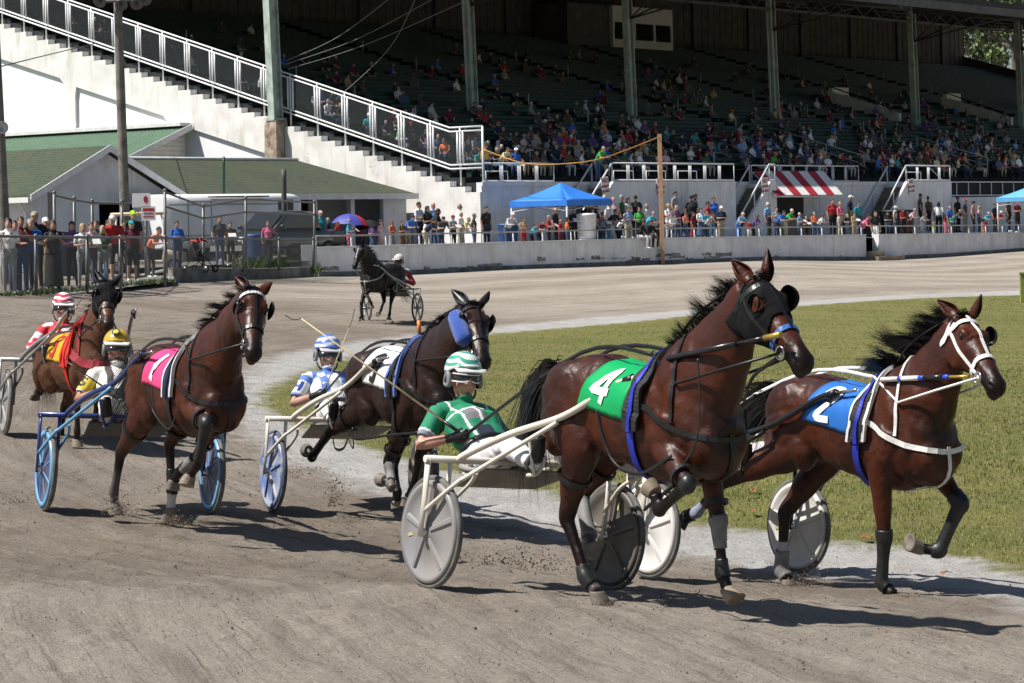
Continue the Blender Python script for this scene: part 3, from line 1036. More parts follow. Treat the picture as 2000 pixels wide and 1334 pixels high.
# apron sheet behind the wall, and the yard on the left
mb = MB()
front = [px(-400, 530, 70), px(0, 520, 80), px(350, 515, 86), px(613, 500, 95.4)] + [wall_pt(u) + nw * .3 for u in (640, 780, 940, 1120, 1290, 1500, 1693, 1850, 2000, 2400)]
o = []
for p in front: o.append(V((p.x, p.y, APZ if p.x > -7.4 else 1.25)))
back = [V((p.x - 60, p.y + 50, 1.3)) for p in o]
mb.rings([o, back], 0, False, False, False)
mb.build('apron', M_ASPH, kind='structure')
# ------------------------------------------------------------------ sheds left of the stand
def roofgreen(t, b, tc, out):
 """mossy patches and faint courses"""
 n = t.nodes.new('ShaderNodeTexNoise')
 n.inputs['Scale'].default_value = .55
 n.inputs['Detail'].default_value = 8
 n.inputs['Roughness'].default_value = .7
 t.links.new(tc.outputs['Object'], n.inputs['Vector'])
 q = t.nodes.new('ShaderNodeMapRange')
 q.inputs[1].default_value, q.inputs[2].default_value = .42, .66
 t.links.new(n.outputs[0], q.inputs[0])
 w_ = t.nodes.new('ShaderNodeTexWave')
 w_.wave_type = 'BANDS'
 w_.bands_direction = 'Z'
 w_.inputs['Scale'].default_value = 3.2
 w_.inputs['Distortion'].default_value = .4
 t.links.new(tc.outputs['Object'], w_.inputs['Vector'])
 x = t.nodes.new('ShaderNodeMix'); x.data_type = 'RGBA'
 t.links.new(q.outputs[0], x.inputs[0]); t.links.new(out, x.inputs[6]); x.inputs[7].default_value = (.075, .088, .045, 1)
 y = t.nodes.new('ShaderNodeMix'); y.data_type = 'RGBA'; y.blend_type = 'MULTIPLY'
 y.inputs[0].default_value = .3
 t.links.new(x.outputs[2], y.inputs[6]); t.links.new(w_.outputs[0], y.inputs[7])
 t.links.new(y.outputs[2], b.inputs['Base Color'])
M_SHINGLE = mat('green felt shingle', (.060, .082, .052), .95, .18, 5, .3, 30, fn=roofgreen)
M_METALROOF = mat('green ribbed metal', (.14, .24, .16), .5, .08, 2)
M_SHEDWALL = mat('shed white board', (.68, .69, .72), .8, .05, 1.5, fn=weather)
M_FASCIA = mat('fascia white', (.72, .72, .71), .7, .08, 3)
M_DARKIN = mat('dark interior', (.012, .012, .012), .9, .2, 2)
def rel(root): return lambda s, d, z: st(s, d, z) - root.location
g = empty('gabled_shed', st(-22.5, 3, 1.2), label='small white gabled building with a mossy green roof and a dark garage doorway', cat='shed')
L = rel(g)
s0, s1, d0, d1, ze, za = -22.5, -15.6, 3.0, 15.5, 3.95, 5.72
sm = (s0 + s1) / 2
ox0, ox1 = lerp(s0, s1, .47), lerp(s0, s1, .80)
mb = MB()
mb.rings([[L(s, d0 + t_, z) for s, z in ((s0, 1), (ox0, 1), (ox0, 3.55), (ox1, 3.55), (ox1, 1), (s1, 1), (s1, ze), (sm, za - .08), (s0, ze))] for t_ in (0, .2)], 0, False)
mb.frame_box(-g.location + C0, AX, (s0, d0 + .203, 1), (s0 + .2, d1, ze))
mb.build('wall', M_SHEDWALL, g)
for k in range(4):
 pass
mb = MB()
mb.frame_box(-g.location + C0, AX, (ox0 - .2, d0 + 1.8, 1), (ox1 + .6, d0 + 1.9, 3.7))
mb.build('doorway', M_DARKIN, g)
mb = MB()
for a, b in ((s0 - .5, sm), (s1 + .5, sm)):
 za_ = za; ze_ = ze - .13
 P = [L(a, d0 - .45, ze_), L(b, d0 - .45, za_), L(b, d1, za_), L(a, d1, ze_)]
 mb.add(P + [p + UZ * .09 for p in P], [(0, 1, 2, 3), (7, 6, 5, 4), (0, 4, 5, 1), (1, 5, 6, 2), (2, 6, 7, 3), (3, 7, 4, 0)])
mb.build('roof', M_SHINGLE, g)
mb = MB()
for a in (s0 - .52, s1 + .52):
 P = [L(a, d0 - .47, ze - .3), L(a, d0 - .47, ze - .03), L(sm, d0 - .47, za + .12), L(sm, d0 - .47, za - .15)]
 mb.add(P + [p - SB * .05 for p in P], [(0, 1, 2, 3), (7, 6, 5, 4), (0, 4, 5, 1), (1, 5, 6, 2), (2, 6, 7, 3), (3, 7, 4, 0)])
mb.frame_box(-g.location + C0, AX, (s0 - .62, d0 - .45, ze - .32), (s0 - .5, d1, ze - .12))
mb.build('fascia', M_FASCIA, g)
mb = MB()
mb.tube([L(s0 - .5, d0 + .2, ze - .3), L(s0 - .12, d0 + .3, ze - .75), L(s0 - .1, d0 + .3, 1.3)], .05, 6)
mb.tube([L(s1 + .55, d0 - .3, ze - .3), L(s1 + .3, d0 - .1, ze - .6), L(s1 + .25, d0 - .06, 1.3)], .05, 6)
mb.build('downpipe', M_FASCIA, g)
g = empty('open_shed', st(-15.4, 3.3, 1.2), label='long low open shed with a mossy green roof and dark bays', cat='shed')
L = rel(g)
mb = MB()
P = [L(-15.5, 2.9, 3.88), L(-.95, 2.9, 3.88), L(-3.2, 8.0, 5.5), L(-15.5, 8.0, 5.5), L(-15.5, 13, 3.9), L(-.95, 13, 3.9)]
mb.add(P, [(0, 1, 2, 3), (3, 2, 5, 4), (1, 5, 2)])
Q = [p - UZ * .1 for p in P]
mb.add(Q, [(3, 2, 1, 0), (4, 5, 2, 3), (2, 5, 1)])
mb.build('roof', M_SHINGLE, g)
mb = MB()
mb.frame_box(C0 - g.location, AX, (-15.5, 2.82, 3.66), (-.9, 2.897, 3.9))
mb.frame_box(C0 - g.location, AX, (-.95, 2.9, 3.66), (-.88, 12.9, 3.88))
mb.tube([L(-15.5, 8, 5.54), L(-3.2, 8, 5.54)], .07, 6)
mb.build('fascia', M_FASCIA, g)
mb = MB()
mb.frame_box(C0 - g.location, AX, (-2.6, 3.4, 1), (-1.1, 3.6, 3.78))
mb.frame_box(C0 - g.location, AX, (-1.3, 3.603, 1), (-1.1, 12.5, 3.78))
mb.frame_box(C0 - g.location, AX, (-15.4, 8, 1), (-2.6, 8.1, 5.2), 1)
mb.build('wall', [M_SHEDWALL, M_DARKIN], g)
for s in (-12.6, -9.8, -6.9, -4.6):
 mb = MB()
 mb.frame_box(C0 - g.location, AX, (s - .12, 3.35, 1), (s + .12, 3.6, 3.75))
 mb.build('post', M_SHEDWALL, g)
g = empty('lean_to_shed', st(-4.1, 18.2, 1.2), label='lean-to with a ribbed green metal roof against the white end wall', cat='shed')
L = rel(g)
mb = MB()
P = [L(-7.5, 17.8, 4.75), L(-.5, 17.8, 7.5), L(-.5, 40, 7.5), L(-7.5, 40, 4.75)]
mb.add(P + [p + UZ * .06 for p in P], [(0, 1, 2, 3), (7, 6, 5, 4), (0, 4, 5, 1), (1, 5, 6, 2), (2, 6, 7, 3), (3, 7, 4, 0)])
for i in range(74):
 d = 17.9 + i * .3
 A, B = L(-7.5, d, 4.82), L(-.6, d, 7.53)
 mb.tube([A, B], .03, 4, caps=False, smooth=False)
mb.build('roof', M_METALROOF, g)
mb = MB()
mb.rings([[L(s, 18.2 + t_, z) for s, z in ((-7.2, 1), (-.5, 1), (-.5, 7.38), (-7.2, 4.8))] for t_ in (0, .15)], 0, False)
for i in range(20):
 z = 3 + i * .22
 a = max(-7.2, -.5 - (7.38 - z) / 2.58 * 6.7)
 if z < 7.2: mb.frame_box(C0 - g.location, AX, (a + .1, 18.17, z), (-.5, 18.197, z + .02))
mb.build('siding', mat('cream siding', (.72, .70, .62), .7, .05, 2), g)
mb = MB()
P = [L(-7.55, 17.74, 4.55), L(-7.55, 17.74, 4.85), L(-.5, 17.74, 7.6), L(-.5, 17.74, 7.3)]
mb.add(P + [p - SB * .05 for p in P], [(0, 1, 2, 3), (7, 6, 5, 4), (0, 4, 5, 1), (1, 5, 6, 2), (2, 6, 7, 3), (3, 7, 4, 0)])
mb.frame_box(C0 - g.location, AX, (-1.1, 17.9, 7.5), (-.45, 40, 7.66))
mb.build('trim', M_FASCIA, g)
# ------------------------------------------------------------------ poles, wires
M_WOOD = mat('weathered pole wood', (.20, .185, .165), .9, .25, 3, .3, 20)
def pole(name, lab, base, top, r0, r1, m, cat='pole'):
 root = empty(name, base, label=lab, cat=cat)
 mb = MB()
 n = 8
 mb.tube([V((0, 0, -.2)).lerp(top - base, i / n) if i else V((0, 0, -.2)) for i in range(n + 1)], [lerp(r0, r1, i / n) for i in range(n + 1)], 10)
 mb.build('shaft', m, root)
 return root
b, t = px(247, 515, 86), px(226, -120, 86)
lp = pole('floodlight_pole', 'tall weathered wooden pole carrying floodlights beside the gabled building', b, t, .18, .13, M_WOOD, 'light pole')
for dx, dz in ((-.55, .12), (.1, .0), (.62, .02), (.9, .15)):
 q = px(232, 0, 86) - b + V((dx, -.25, dz - .12))
 mb = MB()
 mb.lathe(q, V((.3 * (1 if dx > 0 else -1), -1, -.7)), [(0, .02), (.02, .16), (.16, .22), (.17, .20), (.06, .05)], 14)
 mb.tube([q, q + V((0, .25, .05))], .03, 6)
 mb.build('floodlight', mat('floodlight housing', (.10, .10, .11), .4, .1, 4, metal=.5), lp)
mb = MB()
q = px(231, 2, 86) - b
mb.tube([q + V((-.8, -.2, -.02)), q + V((1.1, -.2, -.02))], .05, 6)
mb.build('crossarm', M_DARKSTEEL, lp)
b, t = px(14, 540, 66), px(-9, 60, 66)
hp = pole('speaker_pole', 'wooden pole at the edge with a round silver horn speaker', b, t, .15, .11, M_WOOD, 'pole')
mb = MB()
q = px(9, 250, 66) - b + V((-.02, -.25, 0))
mb.lathe(q, V((.25, -1, -.05)), [(-.12, .03), (-.1, .12), (0, .15), (.06, .165), (.075, .15), (.02, .05), (.0, .01)], 18)
mb.build('horn', mat('silver horn', (.5, .5, .52), .3, .1, 3, metal=.7), hp)
pole('thin_post', 'thin dark green lamp post standing behind the open shed eave', px(437, 430, 103), px(437, 306, 103), .06, .05, mat('dark green post', (.02, .05, .035), .5, .1, 4))
pole('dark_post', 'dark square post rising in front of the open shed', px(556, 470, 97), px(554, 331, 97), .10, .10, M_DARKSTEEL)
def wire(pts, r, lab, m):
 mb = MB()
 P = crom([V(p) for p in pts], 8)
 mb.tube([p - P[0] for p in P], r, 5)
 o = mb.build('overhead_wire', m, None, label=lab, cat='wire', group='overhead wires')
 o.location = P[0]
M_WIRE = mat('wire', (.06, .06, .06), .5, .1, 4)
M_WIREL = mat('pale wire', (.32, .34, .33), .5, .1, 4)
wire([px(-3, 131, 66), px(90, 108, 85), px(190, 84, 110)], .018, 'dark wire from the horn speaker pole to the stepped wall', M_WIRE)
for i, (a, m_, b_, lab) in enumerate((((560, 125), (700, 75), (860, -10), 'upper pale wire sagging across the dark end of the stand'),
                       ((560, 118), (660, 72), (770, -10), 'topmost pale wire sagging across the dark end of the stand'),
                       ((562, 135), (720, 85), (935, -10), 'middle pale wire sagging across the dark end of the stand'),
                       ((655, 195), (760, 95), (815, -10), 'steep pale wire rising from the railing to the roof'))):
 wire([px(*a, 119), px(*m_, 119), px(*b_, 119)], .011, lab, M_WIREL)
# tall orange-brown post at the wall and its rope
b = wall_pt(1287) + V((.16, -.12, 0))
t = px(1288, 262, b.y)
po = empty('timber_post', b, label='tall pale orange timber post standing at the track wall', cat='post')
mb = MB()
a = .085
mb.rings([[p + V((x * a, y * a, 0)) for x, y in ((-1, -1), (1, -1), (1, 1), (-1, 1))] for p in (V((0, 0, -.2)), t - b)], 0, False)
mb.build('shaft', mat('orange timber', (.62, .36, .20), .8, .12, 4), po)
mb = MB()
P = crom([t - UZ * .12, px(1180, 308, 108), px(1100, 320, 108), px(1020, 318, 109), px(940, 290, 111)], 8)
mb.tube([p - P[0] for p in P], .022, 5)
o = mb.build('rope', mat('yellow rope', (.55, .30, .06), .8, .1, 9), None, label='orange rope sagging from the timber post to the stand railing', cat='rope')
o.location = P[0]
# ------------------------------------------------------------------ fences in the yard
M_GALV = mat('galvanised post', (.19, .19, .185), .5, .15, 4, metal=.35)
M_LINK2 = mesh_material('fence wire', (.16, .165, .165), .07, .13)
def fence(name, lab, cols, rails, links, group=None):
 """cols = [(u, v_bottom, v_top, Y)]; rails = list of fractions of the height with a pipe; links = wire between posts"""
 P = [(px(u, vb, Y), px(u, vt, Y)) for u, vb, vt, Y in cols]
 root = empty(name, P[0][0], label=lab, cat='fence', group=group)
 O = P[0][0]
 for b, t in P:
  mb = MB()
  mb.tube([b - O - UZ * .1, t - O], .045, 8)
  mb.ball(t - O, .06, 8, 5)
  mb.build('post', M_GALV, root)
 for f in rails:
  mb = MB()
  mb.tube([b.lerp(t, f) - O for b, t in P], .035, 6)
  mb.build('rail', M_GALV, root)
 if links:
  link_panel('wire_mesh', [[b - O, b2 - O, b2.lerp(t2, links) - O, b.lerp(t, links) - O] for (b, t), (b2, t2) in zip(P, P[1:])], M_LINK2, root)
 return root
fence('chain_link_fence', 'low chain-link fence with spectators leaning on it at the outer rail', [(-60, 590, 458, 58), (70, 578, 461, 61), (170, 570, 462, 64.5), (235, 562, 462, 67.5), (322, 552, 463, 72)], (.985,), .97)
fence('chain_link_fence', 'low chain-link fence standing on the concrete kerb', [(324, 527, 464, 75), (397, 526, 465, 79), (475, 525, 466, 84), (545, 523, 466, 88), (612, 520, 466, 93.5)], (.985,), .97)
fence('chain_link_fence', 'tall chain-link enclosure fence with rusty top rail in front of the dark pickup', [(322, 527, 372, 76.5), (397, 527, 401, 80.5), (480, 526, 386, 85), (614, 522, 393, 94.2)], (.80, .98), .80)
fence('gate_frame', 'tall pipe gate frame in front of the gabled building', [(106, 545, 376, 74), (145, 540, 386, 75), (180, 536, 392, 76), (238, 532, 393, 77), (285, 530, 394, 77)], (.97, .55), None)
mb = MB()
P = [px(96, 545, 73.8), px(104, 545, 73.8)]
mb.rings([[p + V((0, y, 0)) for p in (P[0], P[1], P[1] + UZ * 2.5, P[0] + UZ * 2.5)] for y in (0, .08)], 0, False)
mb2 = MB(); mb2.v = [tuple(V(v) - P[0]) for v in mb.v]; mb2.f, mb2.mi, mb2.sm = mb.f, mb.mi, mb.sm
o = mb2.build('steel_gate_leaf', M_DARKSTEEL, None, label='narrow dark steel gate leaf beside the gabled building', cat='gate'); o.location = P[0]
def small_sign(u, v, Y, w_, h, lab, red):
 r = empty('yard_sign', px(u, v, Y), label=lab, cat='sign')
 mb = MB(); mb.box((0, 0, 0), (w_, .02, h)); mb.build('board', M_SIGN, r)
 mb = MB()
 if red == 1:
  mb.rings([[V((math.cos(a) * .065, y, math.sin(a) * .11 + .0)) + V((.13, 0, .02)) for a in [i * math.pi / 4 + .39 for i in range(8)]] for y in (-.018, -.012)], 0, False)
 else:
  mb.box((0, -.014, h * .28), (w_ * .8, .006, h * .2))
  mb.box((0, -.014, -.0), (w_ * .7, .006, h * .08))
  mb.box((0, -.014, -h * .22), (w_ * .75, .006, h * .08))
 mb.build('emblem', M_REDPAINT, r)
small_sign(276, 391, 76.2, .55, .42, 'white sign with a red badge on the tall fence', 1)
small_sign(290, 417, 76.2, .42, .42, 'white sign with red bars below the badge sign', 2)
# kerb
mb = MB()
rgk = []
for u, vt, vb, Y in ((338, 523, 545, 76), (400, 524, 547, 79), (430, 524, 548, 81), (480, 525, 546, 84.5), (545, 524, 546, 89), (612, 521, 542, 94.5)):
 p = px(u, vb, Y); zt = px(u, vt, Y).z
 rgk.append([V((p.x, p.y, p.z - .4)), V((p.x, p.y, zt)), V((p.x - .4, p.y + .9, zt)), V((p.x - .4, p.y + .9, p.z - .4))])
mb.rings(rgk, 0, False)
mb.build('kerb', mat('kerb concrete', (.19, .185, .17), .95, .3, 1.5, .3, 8), kind='structure')
mb = MB()
rgk = [[px(u, v, Y), px(u, v - 6, Y * 1.03), px(u, v - 14, Y * 1.10), px(u, v - 10, Y * 1.2)] for u, v, Y in ((-200, 594, 54), (0, 583, 58.5), (70, 579, 61), (170, 571, 64.5), (235, 563, 67.5), (340, 546, 74))]
mb.rings(rgk, 0, True, False, False)
mb.build('yard_bank', mat('yard gravel', (.27, .26, .245), .95, .2, 1.5, .4, 20), kind='structure')
mb = MB()
rgk = [[px(u, v, Y), px(u - 40, v - 10, Y * 1.35)] for u, v, Y in ((-200, 575, 64.8), (0, 567, 70), (70, 564, 72), (170, 556, 76), (235, 548, 79), (340, 527, 77.5), (480, 525, 86), (612, 521, 96))]
mb.rings(rgk, 0, True, False, False)
mb.build('yard_ground', mat('yard gravel', (.27, .26, .245)), kind='structure')
# weeds along the fence foot
mb = MB()
rg = random.Random(4)
for u0, u1, v0, v1, Y0, Y1, n, h in ((0, 330, 583, 551, 58.5, 73, 420, .16), (462, 560, 524, 522, 84, 89, 90, .5), (606, 622, 535, 530, 94, 95, 25, .4)):
 for i in range(n):
  t = rg.random()
  p = px(lerp(u0, u1, t), lerp(v0, v1, t) + rg.uniform(-2, 1), lerp(Y0, Y1, t))
  for k in range(3):
   hh = h * rg.uniform(.3, 1.1); a = rg.uniform(0, 6.28)
   o = V((math.cos(a), math.sin(a), 0)) * .03
   q = p + V((rg.gauss(0, .12), rg.gauss(0, .05), 0))
   mb.add([q - o, q + o, q + V((rg.gauss(0, .3) * hh, rg.gauss(0, .3) * hh, hh))], [(0, 1, 2)])
mb.build('weeds', mat('weed leaf', (.09, .14, .035), .8, .3, 5), recalc=False, kind='stuff')
# ------------------------------------------------------------------ vehicles
M_TYRE = mat('tyre rubber', (.022, .022, .023), .85, .15, 8)
M_RIM = mat('wheel metal', (.42, .42, .43), .35, .1, 5, metal=.8)
M_GLASS = mat('tinted glass', (.02, .025, .028), .08, .05, 2, spec=.8)
def wheel(root, c, r, wdt, axis=V((0, 1, 0))):
 mb = MB()
 mb.lathe(c - axis * wdt / 2, axis, [(0, r * .62), (.0, r * .9), (wdt * .15, r), (wdt * .85, r), (wdt, r * .9), (wdt, r * .62)], 22)
 t = mb.build('wheel', M_TYRE, root)
 mb = MB()
 mb.lathe(c - axis * wdt * .45, axis, [(0, .01), (.0, r * .25), (wdt * .12, r * .3), (wdt * .2, r * .55), (0, r * .63), (wdt * .9, r * .63), (wdt * .9, .01)], 18)
 mb.build('rim', M_RIM, t)
def yaw_mtx(p, a): return Matrix.Translation(p) @ Matrix.Rotation(a, 4, 'Z')
def section_loft(mb, secs, m=24, mi=0, e=4.):
 """secs = (x, half width, z0, z1): super-ellipse sections"""
 rg = []
 for x, hw, z0, z1 in secs:
  row = []
  for j in range(m):
   a = 2 * math.pi * j / m
   c, s = math.cos(a), math.sin(a)
   row.append(V((x, hw * abs(c) ** (2 / e) * (1 if c > 0 else -1), (z0 + z1) / 2 + (z1 - z0) / 2 * abs(s) ** (2 / e) * (1 if s > 0 else -1))))
  rg.append(row)
 mb.rings(rg, mi, True)
pk = empty('pickup_truck', mtx=yaw_mtx(V((px(545, 500, 96).x, 96, 1.25)), R(-128)), label='dark grey pickup truck parked nose out behind the tall fence', cat='truck')
M_CARPAINT = mat('dark car paint', (.025, .028, .032), .3, .1, 2, coat=.6)
mb = MB()
section_loft(mb, [(-2.7, .85, .55, 1.05), (-2.65, .97, .45, 1.15), (-1, .99, .42, 1.17), (.6, .99, .42, 1.17), (1.0, .98, .42, 1.16), (2.2, .95, .42, 1.08), (2.6, .88, .45, 1.0), (2.72, .78, .5, .9)], 28, 0, 5)
body = mb.build('body', M_CARPAINT, pk)
mb = MB()
section_loft(mb, [(-1.5, .80, 1.1, 1.25), (-1.3, .80, 1.1, 1.82), (-.6, .80, 1.1, 1.88), (.35, .80, 1.1, 1.85), (1.15, .86, 1.1, 1.2)], 24, 0, 5)
mb.build('cab', M_CARPAINT, pk)
mb = MB()
P = [V((.42, -.68, 1.80)), V((.42, .68, 1.80)), V((1.17, .76, 1.2)), V((1.17, -.76, 1.2))]
mb.add([p + V((.05, 0, .02)) for p in P], [(0, 1, 2, 3)])
mb.build('windscreen', M_GLASS, pk, recalc=False)
for sg in (-1, 1):
 mb = MB(); mb.add([V((x, sg * y, z)) for x, y, z in ((-1.1, .805, 1.75), (.3, .805, 1.75), (.85, .84, 1.22), (-1.2, .82, 1.22))], [(0, 1, 2, 3)])
 mb.build('side_window', M_GLASS, pk, recalc=False)
 mb = MB(); mb.ball((2.66, sg * .62, .82), (.08, .2, .11)); mb.build('headlight', mat('headlight', (.8, .82, .85), .15, .05, 3), pk)
 mb = MB(); mb.ball((.95, sg * 1.08, 1.28), (.07, .12, .09)); mb.build('mirror', M_BLACK, pk)
 for x in (-1.7, 1.7): wheel(pk, V((x, sg * .88, .38)), .38, .24)
mb = MB(); mb.box((2.74, 0, .52), (.1, 1.7, .2)); mb.build('bumper', mat('chrome', (.6, .6, .62), .2, .05, 3, metal=.9), pk)
mb = MB()
for i in range(4): mb.box((2.73, 0, .70 + i * .06), (.05, .85, .03))
mb.build('grille', mat('chrome', (.6, .6, .62)), pk)
tr = empty('livestock_trailer', mtx=yaw_mtx(V((px(290, 480, 99).x, 99, 1.25)), math.atan2(SA.y, SA.x) - R(8)), label='tall white trailer with rounded roof parked before the open shed', cat='trailer')
M_TRAIL = mat('trailer white', (.80, .81, .83), .35, .05, 1.5)
mb = MB()
section_loft(mb, [(0, 1.05, .55, 2.55), (.03, 1.12, .5, 2.62), (6.0, 1.12, .5, 2.62), (6.4, 1.1, .55, 2.6), (6.7, .98, .65, 2.5), (6.8, .7, .8, 2.3)], 32, 0, 8)
mb.build('body', M_TRAIL, tr)
mb = MB()
for z in (1.0, 2.2): mb.box((3.2, -1.125, z), (6.0, .02, .04))
mb.box((1.1, -1.125, 1.5), (.04, .02, 1.7)); mb.box((2.2, -1.125, 1.5), (.04, .02, 1.7)); mb.box((1.65, -1.125, 2.33), (1.1, .02, .04))
mb.build('trim', mat('trailer trim', (.35, .36, .38), .4, .1, 3), tr)
for x in (5.6, 6.05):
 mb = MB(); mb.box((x, -1.13, 2.15), (.28, .03, .42)); mb.build('window', M_GLASS, tr)
mb = MB(); mb.box((3.4, -1.3, 2.5), (2.6, .5, .05)); mb.build('side_awning', M_DARKSTEEL, tr)
for x in (2.7, 3.6):
 for sg in (-1, 1): wheel(tr, V((x, sg * 1.0, .36)), .36, .22)
gc = empty('golf_cart', mtx=yaw_mtx(V((px(285, 530, 79).x, 79, 1.15)), R(8)), label='beige golf cart with a tan roof and orange seat', cat='golf cart')
M_BEIGE = mat('cart beige', (.62, .54, .40), .4, .06, 2)
mb = MB()
section_loft(mb, [(-1.2, .5, .35, .75), (-1.15, .6, .3, .82), (-.5, .62, .28, .80), (-.45, .62, .28, .42), (.5, .62, .28, .42), (.55, .6, .28, .80), (1.1, .55, .3, .72), (1.25, .4, .35, .6)], 20, 0, 5)
mb.build('body', M_BEIGE, gc)
mb = MB(); section_loft(mb, [(-1.05, .5, 1.80, 1.87), (-1.0, .6, 1.78, 1.89), (.6, .6, 1.80, 1.91), (.7, .5, 1.82, 1.89)], 20, 0, 4)
mb.build('roof', mat('tan roof', (.66, .52, .34), .5, .06, 2), gc)
mb = MB()
for sg in (-1, 1):
 mb.tube([(.75, sg * .5, .75), (.5, sg * .52, 1.82)], .025, 6)
 mb.tube([(-.95, sg * .5, .8), (-.85, sg * .52, 1.82)], .025, 6)
mb.build('roof_frame', M_WPIPE, gc)
mb = MB()
section_loft(mb, [(-.45, .5, .74, .86), (.05, .55, .74, .88), (.1, .5, .76, .84)], 16, 0, 4)
section_loft(mb, [(-.62, .5, .80, 1.25), (-.45, .52, .80, 1.3)], 16, 0, 4)
mb.build('seat', mat('orange vinyl', (.75, .17, .03), .5, .1, 4), gc)
for x in (-.85, .85):
 for sg in (-1, 1): wheel(gc, V((x, sg * .5, .23)), .23, .18)
ps = empty('pushchair', mtx=yaw_mtx(V((px(388, 527, 78.5).x, 78.5, 1.15)), R(150)), label='black pushchair with a red hood by the fence', cat='pushchair')
mb = MB()
for sg in (-1, 1):
 mb.tube([(-.45, sg * .24, .12), (.1, sg * .24, .6), (.45, sg * .22, 1.0)], .016, 6)
 mb.tube([(.35, sg * .24, .12), (.0, sg * .24, .55), (-.3, sg * .22, .75)], .016, 6)
mb.tube([(.45, -.22, 1.0), (.45, .22, 1.0)], .018, 6)
mb.build('frame', M_BLACK, ps)
mb = MB(); section_loft(mb, [(-.32, .19, .35, .45), (-.05, .2, .36, .5), (.1, .2, .45, .95), (.16, .18, .6, .98)], 16, 0, 3)
mb.build('seat', M_BLACK, ps)
mb = MB()
mb.rings([[V((.12 - .42 * math.sin(a) * .9, .24 * math.cos(b) * (1 - .1 * a), .82 + .3 * math.cos(a) * .5 + .12 * math.sin(b))) for b in [i * math.pi / 8 for i in range(9)]] for a in [j * .28 for j in range(5)]], 0, True, False, False)
mb.build('hood', mat('red hood', (.55, .05, .04), .7, .1, 4), ps)
for x in (-.45, .35):
 for sg in (-1, 1): wheel(ps, V((x, sg * .24, .12)), .12, .04)
def bin_(name, lab, u, v, Y, r, h, m, z=1.2):
 p = px(u, v, Y); p.z = z
 root = empty(name, p, label=lab, cat='bin')
 mb = MB(); mb.lathe((0, 0, 0), UZ, [(0, .01), (0, r * .85), (h * .3, r * .93), (h * .9, r), (h, r * 1.04)], 20)
 mb.build('barrel', m, root)
 mb = MB(); mb.lathe((0, 0, h), UZ, [(.002, r * 1.06), (.05, r * 1.06), (.09, r * .8), (.1, .01)], 20)
 mb.build('lid', m, root)
M_BLUEBIN = mat('blue plastic', (.03, .07, .20), .5, .1, 3)
M_NAVY = mat('navy plastic', (.025, .04, .09), .5, .1, 3)
bin_('rubbish_bin', 'dark blue rubbish barrel behind the low fence near the woman in black', 126, 545, 74, .42, 1.1, M_NAVY)
bin_('rubbish_bin', 'dark navy rubbish barrel, second one behind the low fence', 148, 545, 75.5, .40, 1.1, M_NAVY)
bin_('rubbish_bin', 'bright blue barrel in front of the pickup', 497, 520, 90, .32, 1.0, M_BLUEBIN)
bin_('rubbish_bin', 'blue barrel half hidden in front of the pickup headlight', 512, 520, 92, .32, 1.0, M_BLUEBIN)
bin_('rubbish_bin', 'white bin with a domed lid right of the blue canopy', 1146, 470, 109, .42, 1.35, M_SIGN, APZ)
bin_('rubbish_bin', 'dark blue barrel under the left edge of the blue canopy', 992, 470, 109, .45, 1.0, M_BLUEBIN, APZ)
bin_('rubbish_bin', 'tall black bin against the wall between the two stairs', 1388, 440, 124, .5, 1.7, M_NAVY, APZ)
bin_('rubbish_bin', 'black bin near the second set of stairs', 1330, 450, 121, .5, 1.3, M_BLACK, APZ)
bin_('rubbish_bin', 'black covered bin below the third stairs', 1752, 440, 134, .9, 1.3, M_BLACK, APZ)
# canopies and umbrellas
def canopy(u, Y, size, ze, za, m, lab):
 c = px(u, 400, Y); c.z = APZ
 root = empty('pop_up_canopy', c, label=lab, cat='canopy')
 h = size / 2
 cs = [SA * (x * h) + SB * (y * h) for x, y in ((-1, -1), (1, -1), (1, 1), (-1, 1))]
 mb = MB()
 N = 6
 apex = V((0, 0, za - APZ))
 for i in range(4):
  a, b = cs[i], cs[(i + 1) % 4]
  grid = []
  for j in range(N + 1):
   f = j / N
   row = []
   for k in range(N + 1):
    g_ = k / N
    e = a.lerp(b, g_) + UZ * (ze - APZ - .10 * math.sin(math.pi * g_) * 0)
    p = e.lerp(apex, f)
    p.z -= .10 * math.sin(math.pi * f) * (1 - .4 * abs(2 * g_ - 1))
    row.append(p)
   grid.append(row)
  mb.rings(grid, 0, True, False, False)
  e0, e1 = a + UZ * (ze - APZ), b + UZ * (ze - APZ)
  mb.add([e0, e1, e1 * 1.0 - UZ * .24, e0 - UZ * .24], [(0, 1, 2, 3)])
 top = mb.build('canopy_cloth', m, root, recalc=False)
 sd = top.modifiers.new('thick', 'SOLIDIFY'); sd.thickness = .012
 for p in cs:
  mb = MB(); mb.tube([p * .97, p * .97 + UZ * (ze - APZ - .02)], .035, 8); mb.build('leg', M_WPIPE, root)
 mb = MB()
 for i in range(4):
  a, b = cs[i] * .965, cs[(i + 1) % 4] * .965
  zz = ze - APZ
  mb.tube([a + UZ * (zz - .1), b + UZ * (zz - .45)], .015, 5); mb.tube([b + UZ * (zz - .1), a + UZ * (zz - .45)], .015, 5)
 mb.build('frame', M_WPIPE, root)
M_CANB = mat('blue canopy cloth', (.03, .21, .72), .6, .06, 2)
canopy(1096, 110.5, 3.15, 3.42, 4.2, M_CANB, 'bright blue pop-up canopy on white legs before the stand')
canopy(2028, 139.5, 3.3, 3.35, 4.15, mat('pale blue canopy cloth', (.12, .42, .75), .6, .06, 2), 'pale blue pop-up canopy cut by the edge of the view')
